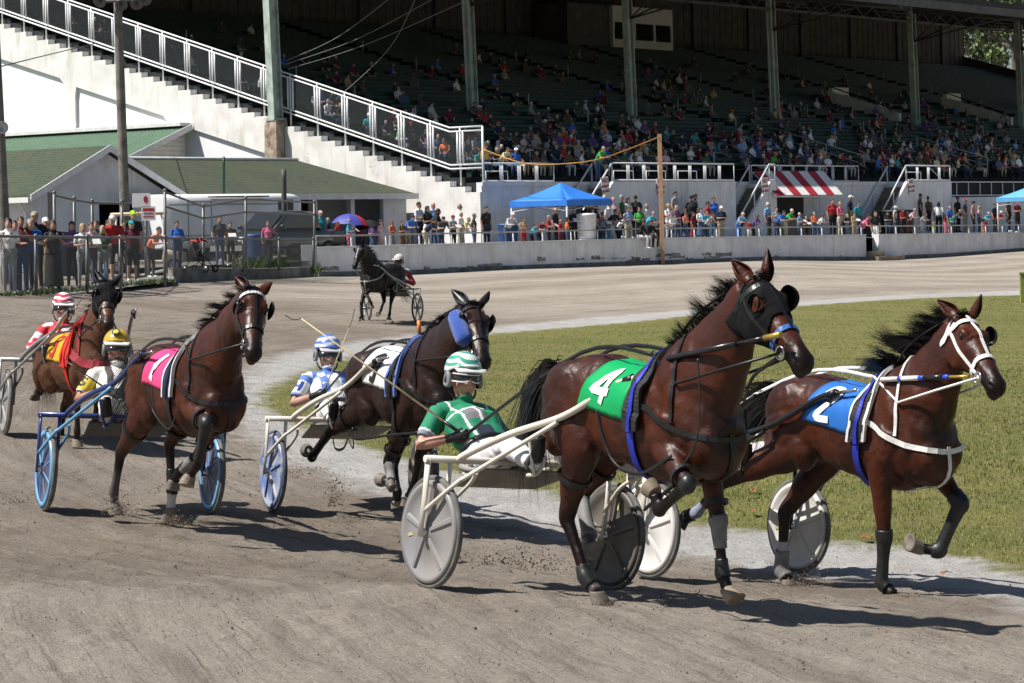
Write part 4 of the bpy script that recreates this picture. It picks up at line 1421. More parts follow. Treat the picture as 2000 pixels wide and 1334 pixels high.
def umbrella(u, v, Y, r, cols, lab, tilt):
 c = px(u, v, Y)
 root = empty('umbrella', mtx=Matrix.Translation(c) @ tilt.to_matrix().to_4x4(), label=lab, cat='umbrella')
 for k in range(8):
  mb = MB()
  rg = []
  for i in range(6):
   th = i / 5 * 1.1
   rg.append([V((r * math.sin(th) / math.sin(1.1) * math.cos(a), r * math.sin(th) / math.sin(1.1) * math.sin(a), r * .55 * (math.cos(th) - math.cos(1.1)) / (1 - math.cos(1.1)) - (0.04 * r * math.sin((a - k * math.pi / 4) * 4) * th))) for a in [k * math.pi / 4 + j * math.pi / 16 for j in range(5)]])
  mb.rings(rg, 0, True, False, False)
  mb.build('panel', cols[k % len(cols)], root, recalc=False)
 mb = MB(); mb.tube([(0, 0, r * .62), (0, 0, -.75)], .012, 6); mb.tube([(0, 0, -.75), (0, 0, -.88)], .02, 6)
 mb.build('shaft', M_BLACK, root)
M_UR, M_UB = mat('umbrella red', (.60, .03, .06), .6, .06, 3), mat('umbrella blue', (.06, .07, .36), .6, .06, 3)
umbrella(684, 437, 98.5, .70, [M_UR, M_UR, M_UR, M_UB, M_UB, M_UB, M_UB, M_UR], 'open umbrella with blue and red panels', Quaternion((0, 1, 0), R(6)))
umbrella(716, 446, 99, .58, [M_BLACK], 'open black umbrella beside the red and blue one', Quaternion((0, 1, 0), R(-14)))
# concrete block at the end of the wall
b = empty('concrete_block', wall_pt(623) + V((-.5, -.1, 0)), label='white painted concrete block at the near end of the track wall', cat='block')
mb = MB()
mb.rings([[V((x, y, z)) for x, y in ((-.12, -.05), (.42, .02), (.35, .6), (-.2, .55))] for z in (-.3, 1.18)], 0, False)
mb.build('block', M_COPE, b)
# trees beyond the far end of the stand
M_LEAF = mat('tree leaves', (.055, .095, .028), .7, .35, .5)
M_LEAF2 = mat('pale tree leaves', (.12, .17, .055), .7, .3, .6)
M_BARK = mat('bark', (.10, .085, .07), .9, .2, 4)
def tree(lab, base, h, r, seed, m, n=2600):
 rg = random.Random(seed)
 root = empty('tree', base, label=lab, cat='tree', group='trees beyond the stand')
 mb = MB()
 mb.tube([(0, 0, -.5), (.2, 0, h * .3), (.1, .2, h * .55), (0, 0, h * .9)], [r * .09, r * .07, r * .05, .04], 10)
 tips = []
 for i in range(14):
  a = rg.uniform(0, 6.28); z = h * rg.uniform(.3, .85)
  e = V((math.cos(a) * r * rg.uniform(.4, .85), math.sin(a) * r * rg.uniform(.4, .85), z + r * rg.uniform(.1, .6)))
  mb.tube([V((.1, .1, z)), V((0, 0, z)).lerp(e, .5) + UZ * .2, e], [r * .03, r * .02, .02], 6)
  tips.append(e)
 mb.build('trunk', M_BARK, root)
 mb = MB()
 blobs = []
 for e in tips:
  for k in range(4): blobs.append((e + V((rg.gauss(0, .35), rg.gauss(0, .35), rg.gauss(0, .3))) * r * .5, r * rg.uniform(.14, .3)))
 for i in range(n):
  c, q = rg.choice(blobs)
  d = V((rg.gauss(0, 1), rg.gauss(0, 1), rg.gauss(0, .8))).normalized() * q * rg.uniform(.5, 1.05)
  p = c + d
  u = V((rg.gauss(0, 1), rg.gauss(0, 1), rg.gauss(0, 1))).normalized() * rg.uniform(.16, .34)
  v = u.cross(V((rg.gauss(0, 1), rg.gauss(0, 1), rg.gauss(0, 1)))).normalized() * rg.uniform(.1, .2)
  mb.add([p - u, p + v, p + u, p - v], [(0, 1, 2, 3)])
 mb.build('crown', m, root, recalc=False)
tree('pale green bushy tree close behind the far end of the stand', px(1936, 300, 226), 19, 3.2, 1, M_LEAF2, 5000)
tree('dark green tall tree behind the pale one at the far end', px(1985, 300, 245), 26, 6.5, 2, M_LEAF, 9000)
tree('second dark green tree farther right at the far end', px(2090, 300, 235), 24, 6, 3, M_LEAF, 7000)
tree('broad dark tree standing behind the gap at the far corner', px(1918, 300, 280), 30, 8, 6, M_LEAF, 9000)
tree('dark tree filling the gap under the far roof corner', px(1950, 300, 262), 28, 7, 4, M_LEAF, 9000)
# ------------------------------------------------------------------ horses
TORSO = [  # x, top, bottom, half width
 (-.86, 1.34, 1.12, .06), (-.82, 1.44, 1.02, .15), (-.72, 1.515, .95, .215), (-.58, 1.565, .92, .250), (-.42, 1.588, .94, .262),
 (-.26, 1.572, .965, .245), (-.08, 1.532, .94, .245), (.10, 1.507, .88, .265), (.26, 1.515, .83, .268), (.38, 1.55, .81, .250),
 (.50, 1.598, .81, .215), (.62, 1.565, .83, .21), (.74, 1.49, .88, .20), (.84, 1.40, .95, .17), (.90, 1.29, 1.03, .12), (.93, 1.2, 1.1, .05)]
HEADT = [  # t, top, bottom, half width (for a head .62 long)
 (-.06, .035, -.08, .045), (0, .062, -.115, .075), (.08, .078, -.165, .088), (.18, .085, -.205, .099), (.28, .086, -.215, .106), (.38, .080, -.195, .098),
 (.48, .070, -.155, .080), (.60, .060, -.118, .063), (.72, .052, -.098, .055), (.82, .050, -.092, .057), (.90, .048, -.088, .061), (.96, .041, -.084, .056), (1.0, .027, -.072, .047), (1.022, .0, -.05, .026)]
def ell_ring(c, u, v, ru, rt, rb, n=20, e=2.3):
 """ring round c: half width ru along u, rt / rb up and down v"""
 out = []
 for j in range(n):
  a = 2 * math.pi * j / n
  x, y = math.cos(a), math.sin(a)
  x = abs(x) ** (2 / e) * (1 if x > 0 else -1); y2 = abs(y) ** (2 / e)
  out.append(c + u * (ru * x) + v * (rt * y2 if y > 0 else -rb * y2))
 return out
def limb(mb, pts, rad, n=14):
 """pts 3D joints; rad (fore-aft, lateral) per joint; smooth tapered loft"""
 P = crom(pts, 5)
 k = len(pts)
 rr = []
 for i in range(k - 1):
  for q in range(5):
   t = q / 5; t = t * t * (3 - 2 * t)
   rr.append((lerp(rad[i][0], rad[i + 1][0], t), lerp(rad[i][1], rad[i + 1][1], t)))
 rr.append(rad[-1])
 rg = []
 Y = V((0, 1, 0))
 for i, p in enumerate(P):
  t = (P[min(i + 1, len(P) - 1)] - P[max(i - 1, 0)]).normalized()
  u = t.cross(Y).normalized(); w_ = t.cross(u).normalized()
  rg.append([p + u * (rr[i][0] * math.cos(2 * math.pi * j / n)) + w_ * (rr[i][1] * math.sin(2 * math.pi * j / n)) for j in range(n)])
 mb.rings(rg, 0, True)
def remesh(mb, vox, smooth=5, name='body'):
 me = bpy.data.meshes.new(name)
 me.from_pydata(mb.v, [], mb.f)
 bm = bmesh.new(); bm.from_mesh(me); bmesh.ops.recalc_face_normals(bm, faces=bm.faces); bm.to_mesh(me); bm.free()
 o = bpy.data.objects.new(name, me)
 COL.objects.link(o)
 r = o.modifiers.new('r', 'REMESH'); r.mode = 'VOXEL'; r.voxel_size = vox; r.use_smooth_shade = True
 if smooth:
  s = o.modifiers.new('s', 'SMOOTH'); s.factor = .5; s.iterations = smooth
 dg = bpy.context.evaluated_depsgraph_get()
 out = bpy.data.meshes.new_from_object(o.evaluated_get(dg))
 bpy.data.objects.remove(o)
 bpy.data.meshes.remove(me)
 out.name = name
 n = len(out.vertices)
 co = np.empty(n * 3, np.float32); out.vertices.foreach_get('co', co)
 no = np.empty(n * 3, np.float32); out.vertices.foreach_get('normal', no)
 out.polygons.foreach_set('use_smooth', [True] * len(out.polygons))
 return out, co.reshape(-1, 3), no.reshape(-1, 3)
def polyline_param(co, pts):
 """distance to a polyline and parameter (segment index + fraction)"""
 best = np.full(len(co), 1e9); par = np.zeros(len(co))
 for i in range(len(pts) - 1):
  a, b = np.array(pts[i]), np.array(pts[i + 1])
  d = b - a
  t = np.clip(((co - a) @ d) / (d @ d), 0, 1)
  q = np.linalg.norm(co - a - t[:, None] * d, axis=1)
  m = q < best
  best[m] = q[m]; par[m] = i + t[m]
 return best, par
def sstep(x, a, b):
 t = np.clip((x - a) / (b - a), 0, 1)
 return t * t * (3 - 2 * t)
def shell(H, name, mask, off, m, parent, label=None, thick=True):
 """part that hugs the body: the faces under the mask, lifted off the skin"""
 me = H['me']
 idx = {}
 mb = MB()
 co, no = H['co'], H['no']
 for p in me.polygons:
  vs = list(p.vertices)
  if all(mask[i] for i in vs):
   f = []
   for i in vs:
    if i not in idx:
     idx[i] = len(mb.v)
     o_ = off[i] if hasattr(off, '__len__') else off
     mb.v.append(tuple(co[i] + no[i] * o_))
    f.append(idx[i])
   mb.f.append(tuple(f)); mb.mi.append(0); mb.sm.append(True)
 if not mb.f: return None
 # turn the rim in to the skin so that the edge has a thickness
 cnt = {}
 for f in mb.f:
  for a, b in zip(f, f[1:] + f[:1]): cnt[(a, b)] = 1
 inv = {v: k for k, v in idx.items()}
 rim = {}
 for (a, b) in list(cnt):
  if (b, a) not in cnt:
   for q in (a, b):
    if q not in rim:
     rim[q] = len(mb.v)
     mb.v.append(tuple(co[inv[q]] - no[inv[q]] * .002))
   mb.f.append((b, a, rim[a], rim[b])); mb.mi.append(0); mb.sm.append(False)
 o = mb.build(name, m, parent, recalc=False)
 if label: o['label'] = label
 return o
M_HOOF = mat('hoof horn', (.24, .19, .135), .6, .2, 14, .2, 60)
M_HOOFD = mat('dusty hoof', (.20, .17, .14), .8, .25, 14, .2, 60)
M_EYE = mat('horse eye', (.012, .006, .004), .06, .05, 9, spec=.8)
M_LEATHER = mat('black harness leather', (.012, .012, .013), .38, .2, 20, .1, 120)
M_STEELBIT = mat('harness steel', (.62, .62, .62), .22, .1, 9, metal=.9)
M_MANE = mat('black horse hair', (.010, .009, .009), .45, .3, 12, spec=.5)
M_RUBBER = mat('black rubber boot', (.018, .018, .019), .42, .25, 12, .1, 60)
M_GREYBOOT = mat('dusty grey boot', (.22, .215, .21), .75, .25, 10, .15, 60)
M_SHAFTBLK = mat('black pole', (.015, .015, .016), .25, .1, 6)
M_GOLD = mat('brass tip', (.62, .42, .10), .35, .15, 9, metal=.6)
def coat_material(name, c1, c2, rough=.34):
 def fn(t, b, tc, out):
  b.inputs['Specular IOR Level'].default_value = .36
  n = t.nodes.new('ShaderNodeTexNoise')
  n.inputs['Scale'].default_value = 7
  n.inputs['Detail'].default_value = 3
  t.links.new(tc.outputs['Object'], n.inputs['Vector'])
  mp = t.nodes.new('ShaderNodeMapping'); mp.inputs['Scale'].default_value = (60, 60, 14)
  t.links.new(tc.outputs['Object'], mp.inputs['Vector'])
  n3 = t.nodes.new('ShaderNodeTexNoise'); n3.inputs['Scale'].default_value = 4; n3.inputs['Detail'].default_value = 2
  t.links.new(mp.outputs[0], n3.inputs['Vector'])
  b1 = t.nodes.new('ShaderNodeBump'); b1.inputs['Strength'].default_value = .6; b1.inputs['Distance'].default_value = .035
  t.links.new(n.outputs[0], b1.inputs['Height'])
  b2 = t.nodes.new('ShaderNodeBump'); b2.inputs['Strength'].default_value = .12; b2.inputs['Distance'].default_value = .004
  t.links.new(n3.outputs[0], b2.inputs['Height']); t.links.new(b1.outputs[0], b2.inputs['Normal'])
  t.links.new(b2.outputs[0], b.inputs['Normal'])
  rr = t.nodes.new('ShaderNodeMapRange'); rr.inputs[3].default_value = rough - .08; rr.inputs[4].default_value = rough + .14
  t.links.new(n.outputs[0], rr.inputs[0]); t.links.new(rr.outputs[0], b.inputs['Roughness'])
 return mat(name, c1, rough, .1, 2.2, spec=.5, col2=c2, attr='coat', fn=fn)
def cast(H, o, d, far=1.6, lift=.006):
 d = d.normalized()
 p, n, i, _ = H['bvh'].ray_cast(o + d * far, -d, far + .5)
 if p is None: return None, None
 if n.dot(d) < 0: n = -n
 return p + n * lift, n
def wrap(H, mb, rays, wdt, th=.006, lift=.003):
 pts, nr = [], []
 for o, d, far in rays:
  p, n = cast(H, o, d, far, lift)
  if p is not None: pts.append(p); nr.append((n + d.normalized() * .6).normalized())
 if len(pts) > 2:
  # even out the path, then lift it clear of the skin again
  for _ in range(3):
   pts = [pts[0]] + [(pts[i - 1] + pts[i] * 2 + pts[i + 1]) / 4 for i in range(1, len(pts) - 1)] + [pts[-1]]
  for i, p in enumerate(pts):
   q, n_, _, _ = H['bvh'].find_nearest(p)
   if q is not None:
    dd = (p - q).dot(n_)
    if dd < lift + .002: pts[i] = q + n_ * (lift + .002)
    nr[i] = (nr[i] * .4 + n_).normalized()
  mb.strip(pts, nr, wdt, th)
 return pts
DIGITS = {'1': [[(.62, .02), (.44, .98)]],
          '2': [[(.2, .28), (.3, .08), (.5, .03), (.7, .1), (.76, .28), (.66, .46), (.22, .95), (.8, .95)]],
          '4': [[(.66, .97), (.66, .04), (.14, .68), (.88, .68)]],
          '9': [[(.72, .38), (.6, .52), (.42, .54), (.26, .42), (.24, .22), (.38, .06), (.58, .05), (.73, .2), (.74, .5), (.66, .8), (.5, .95), (.28, .92)]],
          '5': [[(.75, .05), (.3, .05), (.26, .44), (.52, .38), (.74, .52), (.74, .78), (.56, .95), (.24, .9)]],
          '6': [[(.7, .1), (.5, .03), (.32, .2), (.26, .55), (.32, .85), (.5, .96), (.7, .84), (.74, .64), (.6, .48), (.4, .5), (.28, .62)]]}
def build_horse(name, sp):
 F = V((math.sin(sp['th']), -math.cos(sp['th']), 0))
 LFT = V((-F.y, F.x, 0))
 O = sp['O'].copy()
 M = Matrix(((F.x, LFT.x, 0, O.x), (F.y, LFT.y, 0, O.y), (0, 0, 1, O.z), (0, 0, 0, 1)))
 Mi = M.inverted()
 near = sp.get('near', -1)           # local y sign of the side that faces the camera
 def pick(uv, off=0.):
  return Mi @ on_plane(uv[0], uv[1], O + LFT * off, LFT)
 Wp, Cp = pick(sp['W']), pick(sp['C'])
 a = math.atan2(Wp.z - Cp.z, Wp.x - Cp.x) - math.atan2(1.598 - 1.588, .95)
 kraw = V((Wp.x - Cp.x, 0, Wp.z - Cp.z)).length / .95
 k = sp.get('k', 1.0)
 ca, sa = math.cos(a), math.sin(a)
 mid = (Wp + Cp) / 2
 def T(x, y, z):
  X, Z = (x - .025) * k, (z - 1.593) * k
  return V((mid.x + X * ca - Z * sa, y * k, mid.z + X * sa + Z * ca))
 up = (T(0, 0, 1) - T(0, 0, 0)).normalized()
 root = empty(name, mtx=M, label=sp['label'], cat='horse')
 mb = MB()
 Yv = V((0, 1, 0))
 ts = []
 for i in range(45):
  x = lerp(TORSO[0][0], TORSO[-1][0], i / 44)
  tp, bt, hw = interp(TORSO, x)
  c = T(x, 0, bt + (tp - bt) * .55)
  ts.append(ell_ring(c, Yv, up, hw * k, (tp - bt) * .45 * k, (tp - bt) * .55 * k, 26, 2.25))
 mb.rings(ts, 0, True)
 # muscles
 def lump(x, y, z, r, ang=0.):
  for s in (-1, 1):
   mb.ball(T(x, y * s, z), [q * k for q in r], 12, 8, rot=Matrix.Rotation(ang - a, 3, 'Y') if True else None)
 lump(.57, .128, 1.28, (.11, .092, .25), R(25)); lump(.44, .158, 1.11, (.17, .094, .13), R(-20)); lump(-.54, .150, 1.35, (.26, .128, .20), R(-18))
 lump(-.66, .14, 1.16, (.15, .12, .24), R(12)); lump(.80, .09, 1.08, (.14, .10, .16)); lump(.12, .14, 1.17, (.42, .135, .26)); lump(.70, .115, 1.16, (.13, .10, .18), R(20))
 lump(-.42, .17, 1.08, (.14, .10, .20), R(-25)); lump(.46, .05, 1.56, (.16, .05, .04)); mb.ball(T(.78, 0, 1.02), (.17 * k, .17 * k, .17 * k), 12, 8)
 # head and neck
 P = pick(sp['P'], sp.get('poff', 0)); N = pick(sp['N'], sp.get('noff', 0))
 hl = sp.get('hlen', .67)
 best = None
 for i in range(120):         # the muzzle lies where its view ray gives the head its true length
  o_ = sp.get('noff', 0) + near * i * .006
  N_ = pick(sp['N'], o_)
  e_ = abs((N_ - P).length - hl) + i * .0006
  if best is None or e_ < best[0]: best = (e_, N_, o_)
 N = best[1]
 sp['_noff'] = best[2]
 hs = (N - P).length / .64
 d = (N - P).normalized()
 n = (V((0, 0, 1)) + V((1, 0, 0)) * .6 + V(sp.get('nrm', (0, 0, 0)))); n = (n - d * n.dot(d)).normalized()
 P -= n * .05 * hs; N -= n * .03 * hs
 d = (N - P).normalized(); n = (n - d * n.dot(d)).normalized()
 s = d.cross(n).normalized()
 if s.y < 0: s = -s
 HL = hs * .64
 def hp(t, nn, ss): return P + d * (t * HL) + n * (nn * hs) + s * (ss * hs)
 rg = []
 for i in range(34):
  t = lerp(-.06, 1.025, i / 33)
  tp, bt, hw = interp(HEADT, t)
  c = hp(t, (tp + bt) / 2, 0)
  rg.append(ell_ring(c, s, n, hw * hs, (tp - bt) / 2 * hs, (tp - bt) / 2 * hs, 20, 2.35))
 mb.rings(rg, 0, True)
 RB = Matrix((d, s, n)).transposed()
 for q in (-1, 1):
  mb.ball(hp(.27, -.115, .070 * q), (.115 * hs, .034 * hs, .095 * hs), 12, 8, rot=RB)
  mb.ball(hp(.25, .052, .078 * q), (.045 * hs, .03 * hs, .028 * hs), 10, 6, rot=RB)
  mb.ball(hp(.92, -.005, .046 * q), (.045 * hs, .026 * hs, .036 * hs), 10, 6, rot=RB)
  mb.ball(hp(.55, .012, .055 * q), (.16 * hs, .016 * hs, .02 * hs), 10, 6, rot=RB)
 mb.ball(hp(.93, -.082, 0), (.055 * hs, .038 * hs, .028 * hs), 10, 6, rot=RB)
 mb.ball(hp(.985, -.03, 0), (.035 * hs, .046 * hs, .04 * hs), 10, 6, rot=RB)
 E = hp(.02, -.045, 0)
 B0, B1 = T(.42, 0, 1.24), T(.70, 0, 1.40)
 ctrl = B1 + (E - B1) * .5 + (n * -.02 + V((0, 0, .05 + sp.get('arch', 0))))
 rg = []
 cl = []
 for i in range(24):
  t = i / 23
  c = B0 * (1 - t) ** 3 + B1 * (3 * t * (1 - t) ** 2) + ctrl * (3 * t * t * (1 - t)) + E * t ** 3
  cl.append(c)
 NT = [(0, .35, .22), (.2, .345, .205), (.4, .305, .17), (.6, .236, .122), (.8, .182, .099), (1, .140, .082)]
 crest = []
 for i, c in enumerate(cl):
  t = (cl[min(i + 1, 23)] - cl[max(i - 1, 0)]).normalized()
  h, w_ = interp(NT, i / 23)
  sd = (Yv * (1 - i / 23) + s * (i / 23)); sd = (sd - t * sd.dot(t)).normalized()
  v = sd.cross(t).normalized()
  if v.z < 0: v = -v
  rg.append(ell_ring(c, sd, v, w_ * k, h * k * .98, h * k, 22, 2.1))
  crest.append((c + v * (h * k), v, sd, t))
 mb.rings(rg, 0, True)
 # legs
 chains = {}
 FR_ = [(.17, .10), (.13, .09), (.108, .078), (.076, .061), (.056, .049), (.058, .050), (.043, .039), (.036, .032), (.038, .034), (.047, .042), (.038, .036), (.044, .044)]
 HR_ = [(.24, .14), (.205, .13), (.16, .11), (.112, .08), (.074, .054), (.065, .048), (.048, .041), (.041, .036), (.042, .037), (.051, .045), (.040, .038), (.046, .046)]
 hoofs = []
 for key, lg in sp['legs'].items():
  side = near if key.startswith('near') else -near
  fore = 'fore' in key
  off = side * (.155 if fore else .165) * k + lg.get('dy', 0)
  K, Ft, Hf = pick(lg['k'], off * .92), pick(lg['f'], off * .9), pick(lg['h'], off * .9)
  def fit(par, uv, o0, lo, hi):
   """joint on its view ray whose distance from the joint above lies between lo and hi, near the leg's own plane"""
   best = None
   for i in range(-40, 41):
    q = pick(uv, o0 + i * .006)
    L_ = (q - par).length
    e_ = max(0, lo - L_, L_ - hi) * 3 + abs(i) * .006 * .35
    if best is None or e_ < best[0]: best = (e_, q)
   q = best[1]
   L_ = (q - par).length
   if L_ > hi * 1.12: q = par + (q - par) * (hi * 1.12 / L_)
   return q
  if fore:
   el = T(.43, .165 * side, .99)
   el += V((max(-.10, min(.12, (K.x - el.x) * .28)), 0, max(-.05, min(.08, (K.z - (el.z - .42)) * .2))))
   top = T(.55, .14 * side, 1.24)
  else:
   el = T(-.40, .175 * side, 1.0)
   el += V((max(-.10, min(.13, (K.x - el.x + .22) * .3)), 0, max(-.06, min(.1, (K.z - (el.z - .45)) * .2))))
   top = T(-.56, .15 * side, 1.28)
  if 's' in lg: el = pick(lg['s'], off)
  K = fit(el, lg['k'], off * .92, (.40 if fore else .44) * k, (.50 if fore else .56) * k)
  Ft = fit(K, lg['f'], K.y, (.29 if fore else .36) * k, (.36 if fore else .45) * k)
  Hf = fit(Ft, lg['h'], Ft.y, .17 * k, .24 * k)
  pa = Ft + (Hf - Ft) * .52
  if fore: pts = [top, top.lerp(el, .6), el, el.lerp(K, .5), el.lerp(K, .85), K, K.lerp(Ft, .18), K.lerp(Ft, .5), K.lerp(Ft, .84), Ft, Ft.lerp(Hf, .3), pa]
  else:
   dk = (K - el).normalized(); bend = (K - Ft).normalized() - dk
   pts = [top, top.lerp(el, .55), el, el.lerp(K, .45), el.lerp(K, .82), K, K.lerp(Ft, .18), K.lerp(Ft, .5), K.lerp(Ft, .84), Ft, Ft.lerp(Hf, .3), pa]
  kk = [(r0 * k, r1 * k) for r0, r1 in (FR_ if fore else HR_)]
  limb(mb, pts, kk)
  if not fore:
   u_ = (el - K).normalized(); w_ = (Ft - K).normalized()
   back = -(u_ + w_); back.y = 0
   back = back.normalized() if back.length > .15 else V((-1, 0, .1))
   if back.x > 0.3: back = V((-1, 0, 0))
   limb(mb, [K.lerp(el, .30) + back * .035, K + back * .052 + u_ * .035, K + back * .03 - u_ * .04], [(.02, .018), (.026, .024), (.02, .018)], 8)
  else:
   mb.ball(K + V((.012, 0, 0)), (.036 * k, .040 * k, .050 * k), 10, 8)
  fb = (Hf - Ft).normalized(); sh = (K - Ft).normalized()
  ergot = Ft + (V((-1, 0, 0)) - sh * V((-1, 0, 0)).dot(sh)).normalized() * .018
  mb.ball(ergot, (.032 * k, .030 * k, .036 * k), 8, 6)
  chains[key] = [el, K, Ft, pa, Hf]
  # hoof: a slanted horn cone from the coronet down to the sole
  cor = Ft + (Hf - Ft) * .50
  axis = (Hf - Ft).normalized()
  if lg.get('flat'):      # planted: the sole lies level
   sole = V((0, 0, 1))
  else:
   sole = -axis
   fw = V((1, 0, 0)) - axis * axis.x
   if fw.length < .2: fw = V((0, 0, -1)) - axis * -axis.z
   sole = (-axis * .72 - fw.normalized() * .69 * (lg.get('sl', 1))).normalized()
  xf = sole.cross(Yv).normalized()
  if xf.dot(axis) < 0: xf = -xf
  yl = sole.cross(xf).normalized()
  hb = MB()
  tip = Hf
  botc = tip - xf * .062 * k
  rr = []
  for f_, sx, sy in ((0, .047, .046), (.12, .051, .050), (.5, .060, .057), (.94, .070, .064), (1.0, .070, .064), (1.0, .052, .048), (.9, .03, .028)):
   c = cor.lerp(botc, f_)
   rr.append([c + xf * (sx * k * math.cos(2 * math.pi * j / 18) * (1.0 if math.cos(2 * math.pi * j / 18) > 0 else .80)) + yl * (sy * k * math.sin(2 * math.pi * j / 18)) for j in range(18)])
  hb.rings(rr, 0, True)
  hoofs.append((hb, lg.get('hoof', M_HOOFD)))
 me, co, no = remesh(mb, sp.get('vox', .0125), 9, 'body')
 H = dict(me=me, co=co, no=no, root=root, T=T, k=k, hp=hp, hs=hs, HL=HL, P=P, N=N, d=d, n=n, s=s, chains=chains, crest=crest, kraw=kraw, mid=mid, M=M, Mi=Mi, pick=pick, up=up, near=near, sp=sp, F=F, LFT=LFT)
 # head coordinates and leg coordinates of every vertex
 q = co - np.array(P)
 H['ht'] = q @ np.array(d) / HL; H['hn'] = q @ np.array(n) / hs; H['hss'] = q @ np.array(s) / hs
 H['hr'] = np.hypot(H['hn'] + .05, H['hss'])
 H['leg'] = {kx: polyline_param(co, c) for kx, c in chains.items()}
 allp = np.full(len(co), 9.); who = np.full(len(co), -1); par = np.zeros(len(co))
 for i, kx in enumerate(chains):
  dd, pp = H['leg'][kx]
  m = dd < allp
  allp[m] = dd[m]; who[m] = i; par[m] = pp[m]
 H['who'], H['par'], H['ld'] = who, par, allp
 H['lk'] = list(chains)
 # coat colours: dark points, white socks
 c = np.ones((len(co), 3))
 on = (allp < .11)
 isf = np.array(['fore' in x for x in H['lk']])[np.clip(who, 0, 9)]
 st_ = np.where(isf, sstep(par, .55, 1.05), sstep(par, .62, 1.05)) * on
 c *= (1 - .86 * st_)[:, None]
 hd = (np.abs(H['hss']) < .2) & (H['ht'] > .35) & (np.abs(H['hn']) < .35)
 mz = sstep(H['ht'], .66, .9) * hd
 c *= (1 - .74 * mz)[:, None]
 for q_ in (-1, 1):   # nostrils: hollow and dark
  dn = np.linalg.norm((np.stack([(H['ht'] - .945) * .64 * .9, H['hn'] - .004, (H['hss'] - .062 * q_)], -1)) / np.array([.030, .017, .02]), axis=1)
  kx = np.clip(1.25 - dn, 0, 1)
  co -= no * (kx * .016)[:, None]
  c *= (1 - .93 * np.clip(kx * 1.6, 0, 1))[:, None]
 dl = np.exp(-((H['ht'] - .93) / .09) ** 2 - ((H['hn'] + .062) / .006) ** 2) * hd   # mouth line
 c *= (1 - .7 * dl)[:, None]; co -= no * (dl * .004)[:, None]
 for kx, (p0, p1) in sp.get('socks', {}).items():
  i = H['lk'].index(kx)
  m = (who == i) & (par > p0) & (par < p1) & (allp < .09)
  c[m] = np.array([.62, .57, .52]) / np.array(sp['c1'])
 for kx, (p0, p1) in sp.get('dusty', {}).items():
  i = H['lk'].index(kx)
  m = sstep(par, p0, p0 + .3) * ((who == i) & (par < p1) & (allp < .09)) * .8
  c = c * (1 - m)[:, None] + (np.array([.16, .13, .105]) / np.array(sp['c1'])) * m[:, None]
 # muscle and rib relief on the trunk, tendons down the cannons
 tx = (co[:, 0] - mid.x)
 trunk = (1 - np.clip((H['ht'] + .35) * 4, 0, 1) * hd) * np.clip(allp / .10 - .6, 0, 1)
 w1 = co[:, 0] + .35 * co[:, 2]
 rel_ = (vnoise(w1 * 7.5 + 40, co[:, 2] * 5 + 9 + co[:, 1] * 3, 15) - .5) * .020 + (1 - np.abs(vnoise(w1 * 11 + 7, co[:, 2] * 4.5 - co[:, 0] * 2, 16) - .5) * 2 - .5) * .009
 ribs = np.exp(-((tx - .05) / .26) ** 2) * np.sin((co[:, 0] + .25 * co[:, 2]) * 62) * .0016
 co += no * ((rel_ + ribs) * trunk)[:, None]
 for kx, c_ in chains.items():
  i = H['lk'].index(kx)
  a0, a1 = np.array(c_[1]), np.array(c_[2])
  ax_ = (a1 - a0) / np.linalg.norm(a1 - a0)
  fa = np.cross(ax_, [0, 1, 0]); q_ = (co - a0) @ fa
  m = (who == i) & (par > 1.12) & (par < 1.85) & (allp < .08)
  co -= no * (m * np.exp(-((q_ - .008 * np.sign(q_)) / .007) ** 2) * .0045)[:, None]
 me.vertices.foreach_set('co', co.astype(np.float32).reshape(-1))
 at = me.attributes.new('coat', 'FLOAT_COLOR', 'POINT')
 at.data.foreach_set('color', np.c_[c, np.ones(len(c))].astype(np.float32).reshape(-1))
 me.materials.append(coat_material(sp['coat'], sp['c1'], sp['c2'], sp.get('rough', .40)))
 body = bpy.data.objects.new('body', me)
 COL.objects.link(body)
 body.parent = root
 H['body'] = body
 H['bvh'] = BVHTree.FromPolygons([tuple(x) for x in co.tolist()], [tuple(p.vertices) for p in me.polygons])
 for hb, m_ in hoofs: hb.build('hoof', m_, root)
 # eyes and ears
 for q_ in (-1, 1):
  mb = MB(); mb.ball(hp(.265, .03, .093 * q_), (.026 * hs, .016 * hs, .019 * hs), 12, 8, rot=RB); mb.build('eye', M_EYE, root)
 earm = coat_material(sp['coat'], sp['c1'], sp['c2'])
 for q_, ek in ((near, 'near'), (-near, 'far')):
  b_ = hp(-.01, .045, .055 * q_)
  tip = pick(sp['ear_' + ek], sp.get('poff', 0) + .06 * q_)
  ax = tip - b_
  L_ = min(.27, max(.20, ax.length + .03)); ax.normalize()
  fc = (d * .35 + n * .75 + s * (q_ * .45)); fc = (fc - ax * fc.dot(ax)).normalized()
  sd = ax.cross(fc)
  mb = MB()
  rg = []
  for i in range(9):
   t = i / 8
   wd = (.026 + .034 * math.sin(min(t * 1.7, 1) * math.pi * .62)) * (1 - t ** 1.7) * 1.02 + .002
   row = []
   for j in range(9):
    aa = lerp(-2.2, 2.2, j / 8)
    row.append(b_ + ax * (L_ * t - .01) + sd * (math.sin(aa) * wd) - fc * (math.cos(aa) * wd * .8 - wd * .25) + fc * .02 * t)
   rg.append(row)
  mb.rings(rg, 0, True, False, False)
  e = mb.build('ear', sp.get('earm', earm), root, recalc=False)
  at = e.data.attributes.new('coat', 'FLOAT_COLOR', 'POINT')
  vv = []
  for i in range(9):
   for j in range(9):
    f = .22 if i > 7 else 1 - .4 * (i / 8)
    vv += [f, f, f, 1]
  at.data.foreach_set('color', vv)
  so_ = e.modifiers.new('thick', 'SOLIDIFY'); so_.thickness = .008; so_.offset = 0
